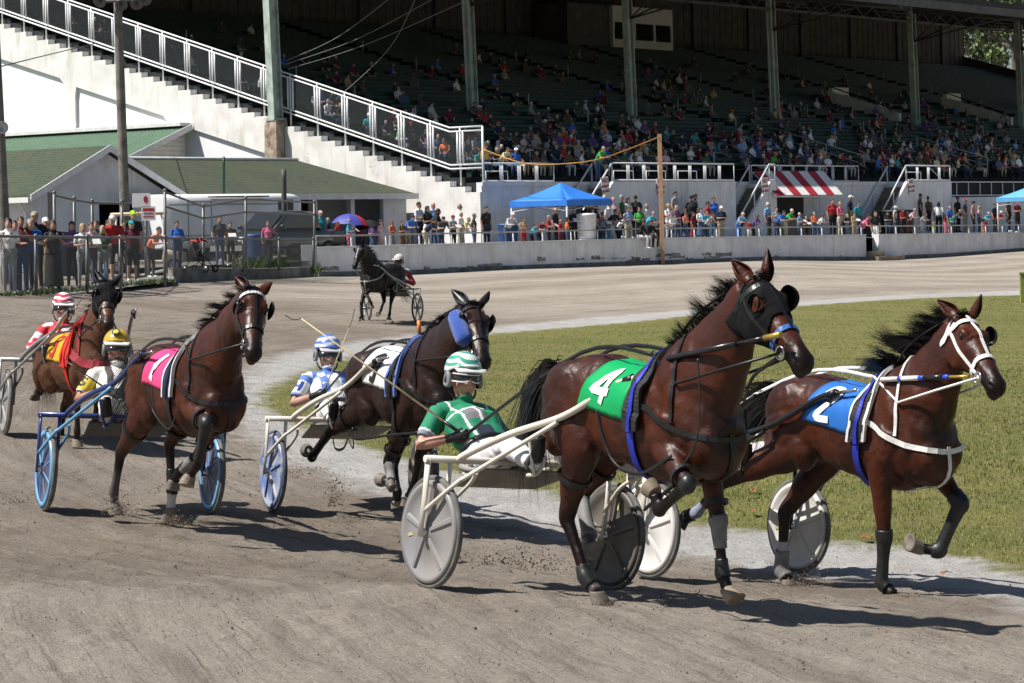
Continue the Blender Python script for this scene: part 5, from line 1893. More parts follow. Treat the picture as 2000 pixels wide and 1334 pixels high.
  ss_ = e.modifiers.new('sub', 'SUBSURF'); ss_.levels = 1; ss_.render_levels = 1
 # mane and tail
 rg_ = random.Random(sp.get('seed', 1))
 hair = MB()
 mn = sp.get('mane', dict(dir=(-.6, 0, .25), len=.22, n=420))
 md = V(mn['dir'])
 locks = [(rg_.uniform(.45, 1.15), rg_.uniform(.4, 1.2), rg_.gauss(mn.get('side', 0), .25), V((rg_.gauss(0, .14), rg_.gauss(0, .12), rg_.gauss(0, .16))), V((rg_.gauss(0, .22), rg_.gauss(0, .2), rg_.gauss(-.12, .22))), rg_.gauss(0, .016)) for _ in range(34)]
 for i in range(int(mn['n'] * 2.4)):
  t = rg_.random() ** .9
  li = min(33, max(0, int(t * 34 + rg_.gauss(0, .55))))
  la, lb, lc, ld, le, lf = locks[li]
  f = 5 + t * 18.0
  i0 = int(f); c0, c1 = crest[min(i0, 23)], crest[min(i0 + 1, 23)]
  p = c0[0].lerp(c1[0], f - i0); v_, sd_ = c0[1], c0[2]
  p = p + sd_ * (rg_.gauss(0, .010) + lf * .6) - v_ * .012
  ln = mn['len'] * la * rg_.uniform(.55, 1.05) * (.6 + .4 * math.sin(math.pi * min(1, t * 1.1)))
  jt = lambda s_: V((rg_.gauss(0, s_), rg_.gauss(0, s_), rg_.gauss(0, s_)))
  dr = (v_ * .8 + md * lb + sd_ * lc + ld + jt(.07)).normalized()
  d2 = (md + le + jt(.10)).normalized()
  hair_strand(hair, p, dr, d2, ln, rg_)
 hair.build('mane', sp.get('hairm', M_MANE), root, recalc=False)
 hair = MB()
 for i in range(70):
  p = hp(rg_.uniform(-.02, .04), .065, rg_.gauss(0, .02))
  hair_strand(hair, p, (n * .5 + d * .2 + s * rg_.gauss(0, .3) + md * .5).normalized(), (d * .8 + n * .05 + s * rg_.gauss(0, .3) + md * .8).normalized(), .12 * rg_.uniform(.6, 1.2), rg_)
 hair.build('forelock', sp.get('hairm', M_MANE), root, recalc=False)
 hair = MB()
 tl = sp.get('tail', [(-.95, 0, 1.30), (-1.1, 0, 1.0), (-1.15, 0, .7)])
 tp_ = [T(-.80, 0, 1.42)] + [T(*x) for x in tl]
 tc_ = crom(tp_, 6)
 for i in range(sp.get('tn', 950)):
  dx, dy, dz = rg_.gauss(0, 1), rg_.gauss(0, 1), rg_.gauss(0, 1)
  e = rg_.uniform(.55, 1.0)
  pts = []
  m_ = int(len(tc_) * e)
  for j in range(0, m_, 2):
   f = j / len(tc_)
   w_ = .022 + sp.get('tspread', .10) * f ** .8
   pts.append(tc_[j] + V((dx * w_ * .8, dy * w_ * .7, dz * w_ * .8)))
  if len(pts) > 2:
   hair_ribbon(hair, pts, .0048, rg_)
 hair.tube([T(-.74, 0, 1.44)] + tc_[:9], [.045, .045, .04, .036, .032, .028, .024, .02, .015, .006], 8)
 hair.build('tail', sp.get('hairm', M_MANE), root, recalc=False)
 return H
def hair_ribbon(mb, pts, w0, rg):
 o = len(mb.v)
 k = len(pts)
 for i, p in enumerate(pts):
  t = (pts[min(i + 1, k - 1)] - pts[max(i - 1, 0)])
  sd = t.cross(V((rg.gauss(0, .2) + .3, rg.gauss(0, .2) + .8, .4)))
  sd = sd.normalized() if sd.length > 1e-6 else V((0, 1, 0))
  w_ = w0 * (1 - (i / (k - 1)) ** 2 * .92)
  mb.v += [tuple(p + sd * w_), tuple(p - sd * w_)]
 for i in range(k - 1):
  a = o + i * 2
  mb.f.append((a, a + 1, a + 3, a + 2)); mb.mi.append(0); mb.sm.append(True)
def hair_strand(mb, p, d1, d2, ln, rg):
 pts = [p]
 k = 6
 for i in range(1, k):
  t = i / (k - 1)
  pts.append(pts[-1] + (d1 * (1 - t) + d2 * t).normalized() * (ln / (k - 1)))
 hair_ribbon(mb, pts, .0032, rg)
# ---- harness
def ring_rays(H, t, a0, a1, n=24, dt=0., cn=-.05):
 out = []
 for i in range(n + 1):
  a = lerp(a0, a1, i / n)
  tt = t(a) if callable(t) else t + dt * math.cos(a)
  out.append((H['hp'](tt, cn, 0), H['n'] * math.cos(a) + H['s'] * math.sin(a), .5))
 return out
def torso_rays(H, x, a0, a1, n=40, tilt=0., z=1.2):
 out = []
 for i in range(n + 1):
  a = lerp(a0, a1, i / n)
  out.append((H['T'](x + tilt * (1 - math.cos(a)) / 2, 0, z), V((0, math.sin(a), 0)) + H['up'] * math.cos(a), 1.0))
 return out
def chest_rays(H, z_side, z_front, a0=-100, a1=100, n=36, x=.42):
 out = []
 for i in range(n + 1):
  a = R(lerp(a0, a1, i / n))
  z = lerp(z_front, z_side, min(1, abs(a) / R(95)) ** 1.3)
  out.append((H['T'](x, 0, z), V((math.cos(a), math.sin(a), 0)), 1.3))
 return out
def cloth_point(H, cp, p, q, lift):
 """p 0..1 along (rear to front), q -1..1 from the far hem over the spine to the near hem (near = -1 side handled by sign)"""
 f = abs(q)
 x = lerp(lerp(cp['xb_top'], cp['xb_hem'], f), lerp(cp['xf_top'], cp['xf_hem'], f), p)
 ang = q * lerp(cp['hem_b'], cp['hem_f'], p)
 o = H['T'](x, 0, 1.28)
 d = V((0, math.sin(ang) * H['near'], 0)) + H['up'] * math.cos(ang)
 r, n = cast(H, o, d, 1.0, lift)
 if r is None: r, n = o + d * .35, d
 return r, n
CP = dict(xb_top=-.10, xb_hem=-.30, xf_top=.33, xf_hem=.22, hem_b=1.58, hem_f=1.86)
def saddle_cloth(H, m, digit, md, label, cp=CP, dig_box=(.16, .68, .34, .90), flap=None):
 NP, NQ = 14, 34
 grid, nr = [], []
 for i in range(NP + 1):
  row, rn = [], []
  for j in range(NQ + 1):
   r, n = cloth_point(H, cp, i / NP, lerp(-1, 1, j / NQ), .012)
   row.append(r); rn.append(n)
  grid.append(row); nr.append(rn)
 for _ in range(3):   # cloth bridges hollows
  g2 = [r[:] for r in grid]
  for i in range(NP + 1):
   for j in range(1, NQ):
    a = (grid[i][j - 1] + grid[i][j + 1]) / 2
    dlt = (a - grid[i][j]).dot(nr[i][j])
    if dlt > 0: g2[i][j] = grid[i][j] + nr[i][j] * dlt
  grid = g2
 mb = MB()
 mb.rings(grid, 0, True, False, False)
 c = mb.build('saddle_cloth', m, H['root'], recalc=False)
 c['label'] = label
 so_ = c.modifiers.new('thick', 'SOLIDIFY'); so_.thickness = .005; so_.offset = -1
 def at(p, q):
  fi, fj = p * NP, (q + 1) / 2 * NQ
  i, j = min(int(fi), NP - 1), min(int(fj), NQ - 1)
  a, b = fi - i, fj - j
  g = grid[i][j] * (1 - a) * (1 - b) + grid[i + 1][j] * a * (1 - b) + grid[i][j + 1] * (1 - a) * b + grid[i + 1][j + 1] * a * b
  n = nr[i][j].lerp(nr[i + 1][j + 1], .5).normalized()
  return g, n
 for sgn in (1, -1):
  mb = MB()
  p0, p1, q0, q1 = dig_box
  for stroke in DIGITS[digit]:
   S_ = [V((x, y)) for x, y in stroke]
   dense = []
   for a, b in zip(S_, S_[1:]):
    L_ = (b - a).length
    m_ = max(2, int(L_ / .06))
    dense += [a.lerp(b, i / m_) for i in range(m_)]
   dense.append(S_[-1])
   if len(S_) > 6:   # curved figure: round it off
    dense = [V(x) for x in [v for v in crom([V((p.x, p.y, 0)) for p in S_], 6)]]
    dense = [V((p.x, p.y)) for p in dense]
   pts, nn = [], []
   for e in dense:
    ex = e.x if sgn > 0 else 1 - e.x
    g, n = at(lerp(p0, p1, ex), sgn * lerp(q0, q1, e.y))
    pts.append(g + n * .006); nn.append(n)
   mb.strip(pts, nn, .050 if digit != '1' else .062, .002)
  mb.build('number', md, c)
 return c
def bridle(H, m=M_LEATHER, brow=None, nose=None, over=True, cups=True, cupm=None):
 r = H['root']
 tw = 2 * math.pi
 mb = MB(); wrap(H, mb, ring_rays(H, .60, 0, tw, 30), .030 * H['hs']); mb.build('noseband', nose or m, r)
 mb = MB(); wrap(H, mb, ring_rays(H, lambda a: .075 + .03 * math.cos(a), -1.7, 1.7, 22), .030 * H['hs'], lift=.005); mb.build('browband', brow or m, r)
 mb = MB(); wrap(H, mb, ring_rays(H, lambda a: -.035 + .10 * (1 - math.cos(a)) * .5, 0, tw, 30), .024 * H['hs']); mb.build('headstall', m, r)
 for q in (-1, 1):
  mb = MB()
  rays = [(H['hp'](lerp(.03, .74, i / 16), -.05, 0), H['n'] * math.cos(q * lerp(1.35, 1.62, i / 16)) + H['s'] * math.sin(q * lerp(1.35, 1.62, i / 16)), .5) for i in range(17)]
  pts = wrap(H, mb, rays, .022 * H['hs'])
  mb.build('cheek_strap', m, r)
  if pts:
   c = pts[-1] + H['s'] * (q * .012)
   mb = MB()
   mb.tube([c + (H['d'] * math.cos(a) + H['n'] * math.sin(a)) * .036 * H['hs'] for a in [i * tw / 16 for i in range(17)]], .0065 * H['hs'], 6, caps=False)
   mb.tube([c, c + H['d'] * .02 + H['s'] * (-q * .03)], .008, 6)
   mb.build('bit_ring', M_STEELBIT, r)
   H['bit%d' % q] = c
 if over:
  mb = MB()
  rays = [(H['hp'](lerp(-.02, .62, i / 16), -.05, 0), H['n'], .5) for i in range(17)]
  wrap(H, mb, rays, .020 * H['hs'])
  mb.build('face_strap', m, r)
 if cups:
  for q in (-1, 1):
   c = H['hp'](.26, .02, .100 * q)
   mb = MB()
   rg = []
   for i in range(7):
    th = i / 6 * 1.25
    row = []
    for j in range(11):
     a = lerp(-1.9, 1.9, j / 10)
     rr = .085 * H['hs'] * math.sin(th) / math.sin(1.25)
     row.append(c + H['s'] * (q * (.040 * H['hs'] * math.cos(th) + .012)) - H['d'] * (math.cos(a) * rr * .75 + .0) + H['n'] * (math.sin(a) * rr * .9))
    rg.append(row)
   mb.rings(rg, 0, True, False, False)
   o = mb.build('blinker_cup', cupm or m, r, recalc=False)
   so_ = o.modifiers.new('t', 'SOLIDIFY'); so_.thickness = .006
def overcheck(H, m=M_LEATHER):
 a = H['hp'](-.02, .075, 0); b, n = cast(H, H['T'](.46, 0, 1.3), H['up'], 1.0, .03)
 mid = a.lerp(b, .5) - V((0, 0, .06)) + V((-.05, 0, .06))
 mb = MB(); mb.tube(crom([a, a.lerp(b, .25) + V((-.06, 0, .02)), a.lerp(b, .7) + V((-.06, 0, .03)), b], 6), .009, 6); mb.build('check_rein', m, H['root'])
def saddle(H, pad, edge, girth, x=.36):
 r = H['root']
 mb = MB(); wrap(H, mb, torso_rays(H, x, -1.75, 1.75, 44, -.10), .13, .022, .010); mb.build('saddle_pad', pad, r)
 if edge is not None:
  for dx in (-.062, .062):
   mb = MB(); wrap(H, mb, torso_rays(H, x + dx, -1.74, 1.74, 44, -.10), .022, .028, .010); mb.build('pad_edge', edge, r)
 mb = MB(); wrap(H, mb, torso_rays(H, x, -1.8, 1.8, 44, -.10), .030, .008, .034); mb.build('saddle_strap', girth, r)
 mb = MB(); wrap(H, mb, torso_rays(H, x - .03, 1.7, 4.58, 40, -.06), .055, .008, .006); mb.build('girth', girth, r)
 mb = MB()
 for q in (-.09, .09):
  p, n = cast(H, H['T'](x, 0, 1.3), H['up'] + V((0, q * 4, 0)), 1.0, .035)
  if p: mb.tube([p + (V((1, 0, 0)) * math.cos(a) + V((0, 0, 1)) * (math.sin(a) + .8)) * .024 for a in [i * .6283 for i in range(11)]], .005, 5, caps=False)
 mb.tube([H['T'](x, 0, 1.53) + V((0, -.1, .03)), H['T'](x, 0, 1.55) + V((0, 0, .05)), H['T'](x, 0, 1.53) + V((0, .1, .03))], .02, 6)
 mb.build('terret', M_STEELBIT if False else M_LEATHER, r)
def breast_strap(H, m, wdt=.034, z_side=1.30, z_front=1.10, drop=True, neckstrap=True):
 r = H['root']
 mb = MB()
 wrap(H, mb, chest_rays(H, z_side, z_front), wdt, .008, .004)
 mb.build('breast_strap', m, r)
 if neckstrap:
  mb = MB()
  rays = []
  for i in range(25):
   a = lerp(-1.9, 1.9, i / 24)
   rays.append((H['T'](.66, 0, 1.28), V((0, math.sin(a), 0)) + H['up'] * math.cos(a) + V((-.1, 0, 0)), .9))
  wrap(H, mb, rays, wdt * .7, .007, .004)
  mb.build('neck_strap', m, r)
 if drop:
  mb = MB()
  rays = [(H['T'](.45, 0, lerp(1.14, 1.0, i / 12)), V((math.cos(i / 12 * .98), 0, -math.sin(i / 12 * .98))), 1.2) for i in range(13)]
  wrap(H, mb, rays, wdt * .8, .007, .004)
  mb.build('martingale', m, r)
def leg_ring(H, key, par, m, name='hobble_loop', rad=1.25, w=.035):
 c = H['chains'][key]
 i = int(par); p = c[i].lerp(c[i + 1], par - i)
 ax = (c[i + 1] - c[i]).normalized()
 mb = MB()
 u = ax.orthogonal().normalized(); b = ax.cross(u)
 pts, nr = [], []
 for j in range(25):
  a = 2 * math.pi * j / 24
  dd = u * math.cos(a) + b * math.sin(a)
  q, n, _, _ = H['bvh'].ray_cast(p, dd, .3)
  rr = (q - p).length if q else .07
  rr = min(rr, .10)
  pts.append(p + dd * (rr + .012)); nr.append(dd)
 mb.strip(pts, nr, w, .014)
 o = mb.build(name, m, H['root'])
 return p
def boot(H, key, p0, p1, off, m, name='leg_boot', extra=None):
 i = H['lk'].index(key)
 msk = (H['who'] == i) & (H['par'] > p0) & (H['par'] < p1) & (H['ld'] < .095)
 return shell(H, name, msk, off, m, H['root'])
def line(H, pts, r, m, name, n=6, seg=6):
 mb = MB(); mb.tube(crom([V(p) for p in pts], seg), r, n); return mb.build(name, m, H['root'])
# ------------------------------------------------------------------ people: one continuous body from a posed skeleton
def seg_loft(mb, P, rad, side, n=12):
 """P points, rad (lateral, fore-aft) per point; side = lateral axis"""
 rg = []
 for i, p in enumerate(P):
  t = (P[min(i + 1, len(P) - 1)] - P[max(i - 1, 0)]).normalized()
  s = (side - t * side.dot(t)).normalized(); f = s.cross(t)
  rg.append([p + s * (rad[i][0] * math.cos(2 * math.pi * j / n)) + f * (rad[i][1] * math.sin(2 * math.pi * j / n)) for j in range(n)])
 mb.rings(rg, 0, True)
BODY = dict(pelvis=(0, 0, .93), neck=(.0, 0, 1.44), head=(.03, 0, 1.60), hd=(1, 0, 0))
def pose_of(kind):
 """joints (x forward, y left) of a person 1.74 m tall"""
 J = dict(pelvis=V((0, 0, .95)), neck=V((0, 0, 1.45)), head=V((.025, 0, 1.615)), look=V((1, 0, -.05)))
 for s, n in ((1, 'l'), (-1, 'r')):
  J['sh' + n] = V((-.01, .185 * s, 1.41)); J['hip' + n] = V((0, .09 * s, .92)); J['kn' + n] = V((.02, .10 * s, .50)); J['an' + n] = V((-.02, .11 * s, .08)); J['to' + n] = V((.15, .14 * s, .035))
  J['el' + n] = V((-.03, .25 * s, 1.13)); J['wr' + n] = V((.06, .24 * s, .88)); J['ha' + n] = V((.08, .23 * s, .79))
 def arms(e, w, h):
  for s, n in ((1, 'l'), (-1, 'r')):
   J['el' + n], J['wr' + n], J['ha' + n] = V((e[0], e[1] * s, e[2])), V((w[0], w[1] * s, w[2])), V((h[0], h[1] * s, h[2]))
 if kind == 'fold':
  arms((.06, .24, 1.14), (.20, .05, 1.17), (.21, -.05, 1.19))
 elif kind == 'phone':
  arms((.12, .23, 1.18), (.27, .10, 1.36), (.30, .06, 1.43))
 elif kind == 'paper':
  arms((.06, .25, 1.13), (.28, .14, 1.17), (.35, .10, 1.19))
 elif kind == 'hip':
  J['ell'], J['wrl'], J['hal'] = V((-.10, .38, 1.16)), V((.02, .20, 1.0)), V((.05, .15, .97))
  J['knr'], J['anr'], J['tor'] = V((.08, -.15, .50)), V((.03, -.22, .08)), V((.18, -.27, .035))
 elif kind == 'lean':
  J['pelvis'] = V((-.22, 0, .92)); J['neck'] = V((.13, 0, 1.34)); J['head'] = V((.22, 0, 1.48)); J['look'] = V((1, 0, 0))
  for s, n in ((1, 'l'), (-1, 'r')):
   J['sh' + n] = V((.10, .185 * s, 1.31)); J['hip' + n] = V((-.22, .09 * s, .89)); J['kn' + n] = V((-.14, .1 * s, .49)); J['an' + n] = V((-.16, .11 * s, .08)); J['to' + n] = V((.0, .14 * s, .035))
  arms((.22, .26, 1.07), (.42, .14, 1.08), (.50, .07, 1.08))
 elif kind.startswith('sit'):
  J['pelvis'] = V((0, 0, .54)); J['neck'] = V((.03, 0, 1.02)); J['head'] = V((.07, 0, 1.18))
  if 'b' in kind: J['neck'] = V((.14, 0, 1.0)); J['head'] = V((.22, 0, 1.14)); J['look'] = V((1, 0, -.25))
  for s, n in ((1, 'l'), (-1, 'r')):
   sp = .11 if 'w' in kind else .09
   J['sh' + n] = J['neck'] + V((-.02, .185 * s, -.04)); J['hip' + n] = V((.03, .09 * s, .53)); J['kn' + n] = V((.46, (.09 + sp * .6) * s, .52)); J['an' + n] = V((.42, (.09 + sp * .5) * s, .08)); J['to' + n] = V((.58, .14 * s, .035))
  q = J['neck']
  arms((q.x + .04, .25, .76), (.28, .16, .66), (.36, .12, .63))
  if 'p' in kind: arms((q.x + .06, .25, .76), (.30, .13, .80), (.37, .09, .82))
 return J
def figure_bones(J, fat=1., female=False, sleeve=.55, shorts=False, fingers=False, head=True):
 """list of (region, points, radii) ready to loft, lateral axis Y"""
 Y = V((0, 1, 0))
 if 'side' in J: Y = J['side']
 B = []
 pe, ne = J['pelvis'], J['neck']
 t = (ne - pe)
 fwd = (Y.cross(t)).normalized()
 w1, w2, w3, w4 = (.172, .135, .150, .150) if female else (.165, .152, .176, .175)
 B.append(('pants', [pe - t * .14, pe - t * .06, pe, pe + t * .13], [(.10, .08), (w1 * fat, .115 * fat), (w1 * fat, .118 * fat), (w2 * fat * 1.02, .105 * fat)], Y))
 B.append(('shirt', [pe + t * .10, pe + t * .25, pe + t * .42 - fwd * .01, pe + t * .62, pe + t * .78, pe + t * .90, pe + t * .97], [(w2 * fat, .103 * fat), (w2 * fat, .104 * fat), ((w2 + w3) / 2 * fat, .108 * fat), (w3 * fat, .118 * fat), (w4, .105), (.135, .078), (.07, .06)], Y))
 if female:
  for s in (-1, 1): B.append(('shirt', [pe + t * .66 + Y * (.072 * s) + fwd * .05, pe + t * .62 + Y * (.075 * s) + fwd * .10], [(.06, .06), (.05, .05)], Y))
 B.append(('skin', [pe + t * .93, ne + (J['head'] - ne) * .55], [(.056, .056), (.052, .054)], Y))
 for s, n in ((1, 'l'), (-1, 'r')):
  B.append(('shirt', [pe + t * .88 + Y * (.03 * s), (pe + t * .90 + Y * (.05 * s)).lerp(J['sh' + n], .55), J['sh' + n]], [(.06, .075), (.06, .07), (.058, .062)] if not female else [(.05, .062), (.05, .056), (.047, .05)], Y))
  sh, el, wr, ha = J['sh' + n], J['el' + n], J['wr' + n], J['ha' + n]
  sl = sh.lerp(el, min(1, sleeve * 1.6))
  B.append(('shirt', [sh - Y * (.05 * s), sh, sh.lerp(sl, .6), sl], [(.062, .062), (.062, .064), (.052, .054), (.050, .052)] if not female else [(.052, .052), (.05, .052), (.045, .046), (.043, .044)], Y))
  a = .86 if female else 1
  if sleeve < .62: B.append(('skin', [sl, el, el.lerp(wr, .3), wr], [(.045 * a, .047 * a), (.040 * a, .042 * a), (.041 * a, .043 * a), (.027 * a, .029 * a)], Y))
  else: B.append(('shirt', [sl, el, el.lerp(wr, .3), el.lerp(wr, .94)], [(.050, .052), (.046, .048), (.046, .048), (.036, .038)], Y))
  B.append(('skin' if not J.get('glove') else 'glove', [wr, wr.lerp(ha, .45), ha], [(.028, .026), (.040, .024), (.030, .018)], Y))
  hp_, kn, an, to = J['hip' + n], J['kn' + n], J['an' + n], J['to' + n]
  B.append(('pants', [hp_ + (hp_ - kn) * .08, hp_.lerp(kn, .2), hp_.lerp(kn, .6), kn], [(.085, .09), (.088 * fat, .092 * fat), (.072, .076), (.058, .062)], Y))
  r2 = 'skin' if shorts else 'pants'
  q = 1 if not shorts else .86
  B.append((r2, [kn, kn.lerp(an, .3), kn.lerp(an, .7), an], [(.056 * q, .060 * q), (.058 * q, .064 * q), (.048 * q, .050 * q), (.044 * q, .046 * q)], Y))
  B.append(('shoe', [an + V((-.04, 0, -.03)), an.lerp(to, .45) + V((0, 0, -.012)), to], [(.036, .042), (.044, .040), (.036, .022)], V((0, 1, 0))))
 if head:
  h, lk = J['head'], J['look'].normalized()
  up = (h - ne).normalized(); up = (up + V((0, 0, 1)) * .8).normalized(); up = (up - lk * up.dot(lk)).normalized(); sd = up.cross(lk)
  J['_head'] = (h, lk, up, sd)
 return B
def add_head(mb, J, hair, sc=1.):
 """skull, jaw, nose, ears, hair as lumps; returns (region, centre, radii, matrix) for the painting"""
 h, f, u, s = J['_head']
 M3 = Matrix((f, s, u)).transposed()
 out = []
 def b(reg, c, r):
  c_ = h + f * (c[0] * sc) + s * (c[1] * sc) + u * (c[2] * sc)
  r_ = tuple(x * sc for x in r)
  mb.ball(c_, r_, 14, 10, rot=M3)
  out.append((reg, c_, r_, M3))
 b('skin', (0, 0, .015), (.096, .076, .108)); b('skin', (.030, 0, -.055), (.064, .062, .068)); b('skin', (.056, 0, -.097), (.032, .038, .029))
 b('skin', (.102, 0, -.022), (.017, .013, .022)); b('skin', (-.005, .078, -.01), (.016, .010, .030)); b('skin', (-.005, -.078, -.01), (.016, .010, .030))
 if hair == 'short':
  b('hair', (-.018, 0, .045), (.096, .084, .092))
 elif hair == 'long':
  b('hair', (-.022, 0, .040), (.102, .090, .100)); b('hair', (-.065, 0, -.09), (.055, .088, .14)); b('hair', (-.03, .06, -.08), (.05, .03, .12)); b('hair', (-.03, -.06, -.08), (.05, .03, .12))
 elif hair == 'bun':
  b('hair', (-.02, 0, .042), (.098, .086, .094)); b('hair', (-.11, 0, .05), (.045, .045, .045))
 elif hair == 'cap':
  b('hat', (-.004, 0, .062), (.104, .088, .074)); b('hat', (.105, 0, .050), (.065, .065, .012)); b('hair', (-.035, 0, .0), (.072, .079, .06))
 elif hair == 'sunhat':
  b('hat', (-.004, 0, .07), (.104, .09, .072)); b('hat', (0, 0, .052), (.17, .16, .014)); b('hair', (-.03, 0, .0), (.076, .08, .06))
 elif hair == 'bald':
  b('hair', (-.03, 0, -.005), (.074, .080, .045))
 return out
REG = ['skin', 'shirt', 'pants', 'hair', 'shoe', 'hat', 'glove']
def bone_field(co, bones, lumps):
 """which region is nearest at every point"""
 best = np.full(len(co), 1e9); reg = np.zeros(len(co), int)
 for r, P, rad, _ in bones:
  for (a, ra), (b, rb) in zip(zip(P, rad), zip(P[1:], rad[1:])):
   a_, b_ = np.array(a), np.array(b)
   d = b_ - a_
   t = np.clip(((co - a_) @ d) / max(d @ d, 1e-9), 0, 1)
   rr = (max(ra) * (1 - t) + max(rb) * t)
   q = np.linalg.norm(co - a_ - t[:, None] * d, axis=1) - rr
   m = q < best
   best[m] = q[m]; reg[m] = REG.index(r)
 for r, c, ra, M3 in lumps:
  L = (co - np.array(c)) @ np.array(M3)
  q = (np.linalg.norm(L / np.array(ra), axis=1) - 1) * min(ra) - (.012 if r == 'hat' else .004 if r == 'hair' else 0)
  m = q < best
  best[m] = q[m]; reg[m] = REG.index(r)
 return reg
_SLOT = []
for r in REG:
 _SLOT.append(mat('cloth base ' + r, (.5, .5, .5)))
def figure_mesh(name, kind, hair, vox, fat=1., female=False, sleeve=.45, shorts=False, smooth=3, skirt=False):
 J = pose_of(kind)
 B = figure_bones(J, fat, female, sleeve, shorts)
 mb = MB()
 for r, P, rad, sd in B: seg_loft(mb, P, rad, sd)
 if skirt:
  pe = J['pelvis']
  P = [pe + V((0, 0, .08)), pe - V((0, 0, .25)), V((pe.x, pe.y, .40 if skirt == 1 else .12))]
  rad = [(.15, .11), (.20, .16), (.25, .21)]
  seg_loft(mb, P, rad, V((0, 1, 0)), 16); B.append(('pants', P, rad, V((0, 1, 0))))
 lumps = add_head(mb, J, hair)
 me, co, no = remesh(mb, vox, smooth, name)
 cen = np.empty(len(me.polygons) * 3, np.float32); me.polygons.foreach_get('center', cen)
 reg = bone_field(cen.reshape(-1, 3).astype(float), B, lumps)
 for m in _SLOT[:6]: me.materials.append(m)
 me.polygons.foreach_set('material_index', np.minimum(reg, 5).astype(np.int32))
 me.update()
 return me
CLOTH = {'red': (.42, .02, .025), 'dark red': (.17, .012, .03), 'maroon': (.13, .012, .035), 'pink': (.72, .16, .28), 'pale pink': (.68, .46, .48), 'orange': (.80, .19, .05), 'coral': (.85, .26, .17), 'yellow': (.70, .48, .06),
         'pale yellow': (.70, .63, .34), 'lime': (.42, .66, .05), 'green': (.05, .40, .07), 'dark green': (.03, .10, .05), 'teal': (.02, .32, .34), 'cyan': (.06, .42, .60), 'blue': (.03, .15, .55), 'light blue': (.22, .42, .68),
         'navy': (.014, .022, .055), 'purple': (.13, .06, .22), 'white': (.80, .80, .80), 'grey': (.30, .31, .32), 'dark grey': (.075, .078, .082), 'black': (.014, .014, .015), 'brown': (.12, .07, .04), 'tan': (.46, .34, .20), 'beige': (.56, .49, .38), 'khaki': (.40, .33, .22), 'denim': (.06, .10, .19), 'light grey': (.55, .56, .57), 'plaid': (.38, .20, .18)}
SKINS = [(.48, .27, .19), (.52, .31, .22), (.42, .22, .145), (.30, .155, .10), (.12, .06, .04)]
HAIRS = {'dark': (.014, .010, .008), 'brown': (.055, .028, .014), 'blonde': (.42, .29, .13), 'grey': (.32, .31, .30), 'red': (.20, .07, .03), 'white': (.6, .58, .55)}
def cm(n): return mat('cloth ' + n, CLOTH[n], .85, .12, 9, .15, 60)
def sm_(i): return mat('skin %d' % i, SKINS[i], .55, .08, 9)
def hm(n): return mat('hair ' + n, HAIRS[n], .6, .25, 30)
_T = {}
def template(kind, hair, female, sleeve, bottom, vox, fat=1.):
 k = (kind, hair, female, sleeve, bottom, vox, fat)
 if k not in _T:
  _T[k] = figure_mesh('body', kind, hair, vox, fat, female, sleeve, bottom in ('shorts', 'skirt'), 3, {'skirt': 1, 'dress': 2}.get(bottom, False))
 return _T[k]
def person(me, mtx, shirt, pants, hair, skin, shoe='black', hat=None, **k):
 o = bpy.data.objects.new('person', me)
 COL.objects.link(o)
 o.matrix_world = mtx
 for i, m in enumerate((sm_(skin), cm(shirt), cm(pants), hm(hair), cm(shoe), cm(hat or 'white'))):
  o.material_slots[i].link = 'OBJECT'
  o.material_slots[i].material = m
 return tag(o, cat='person', **k)
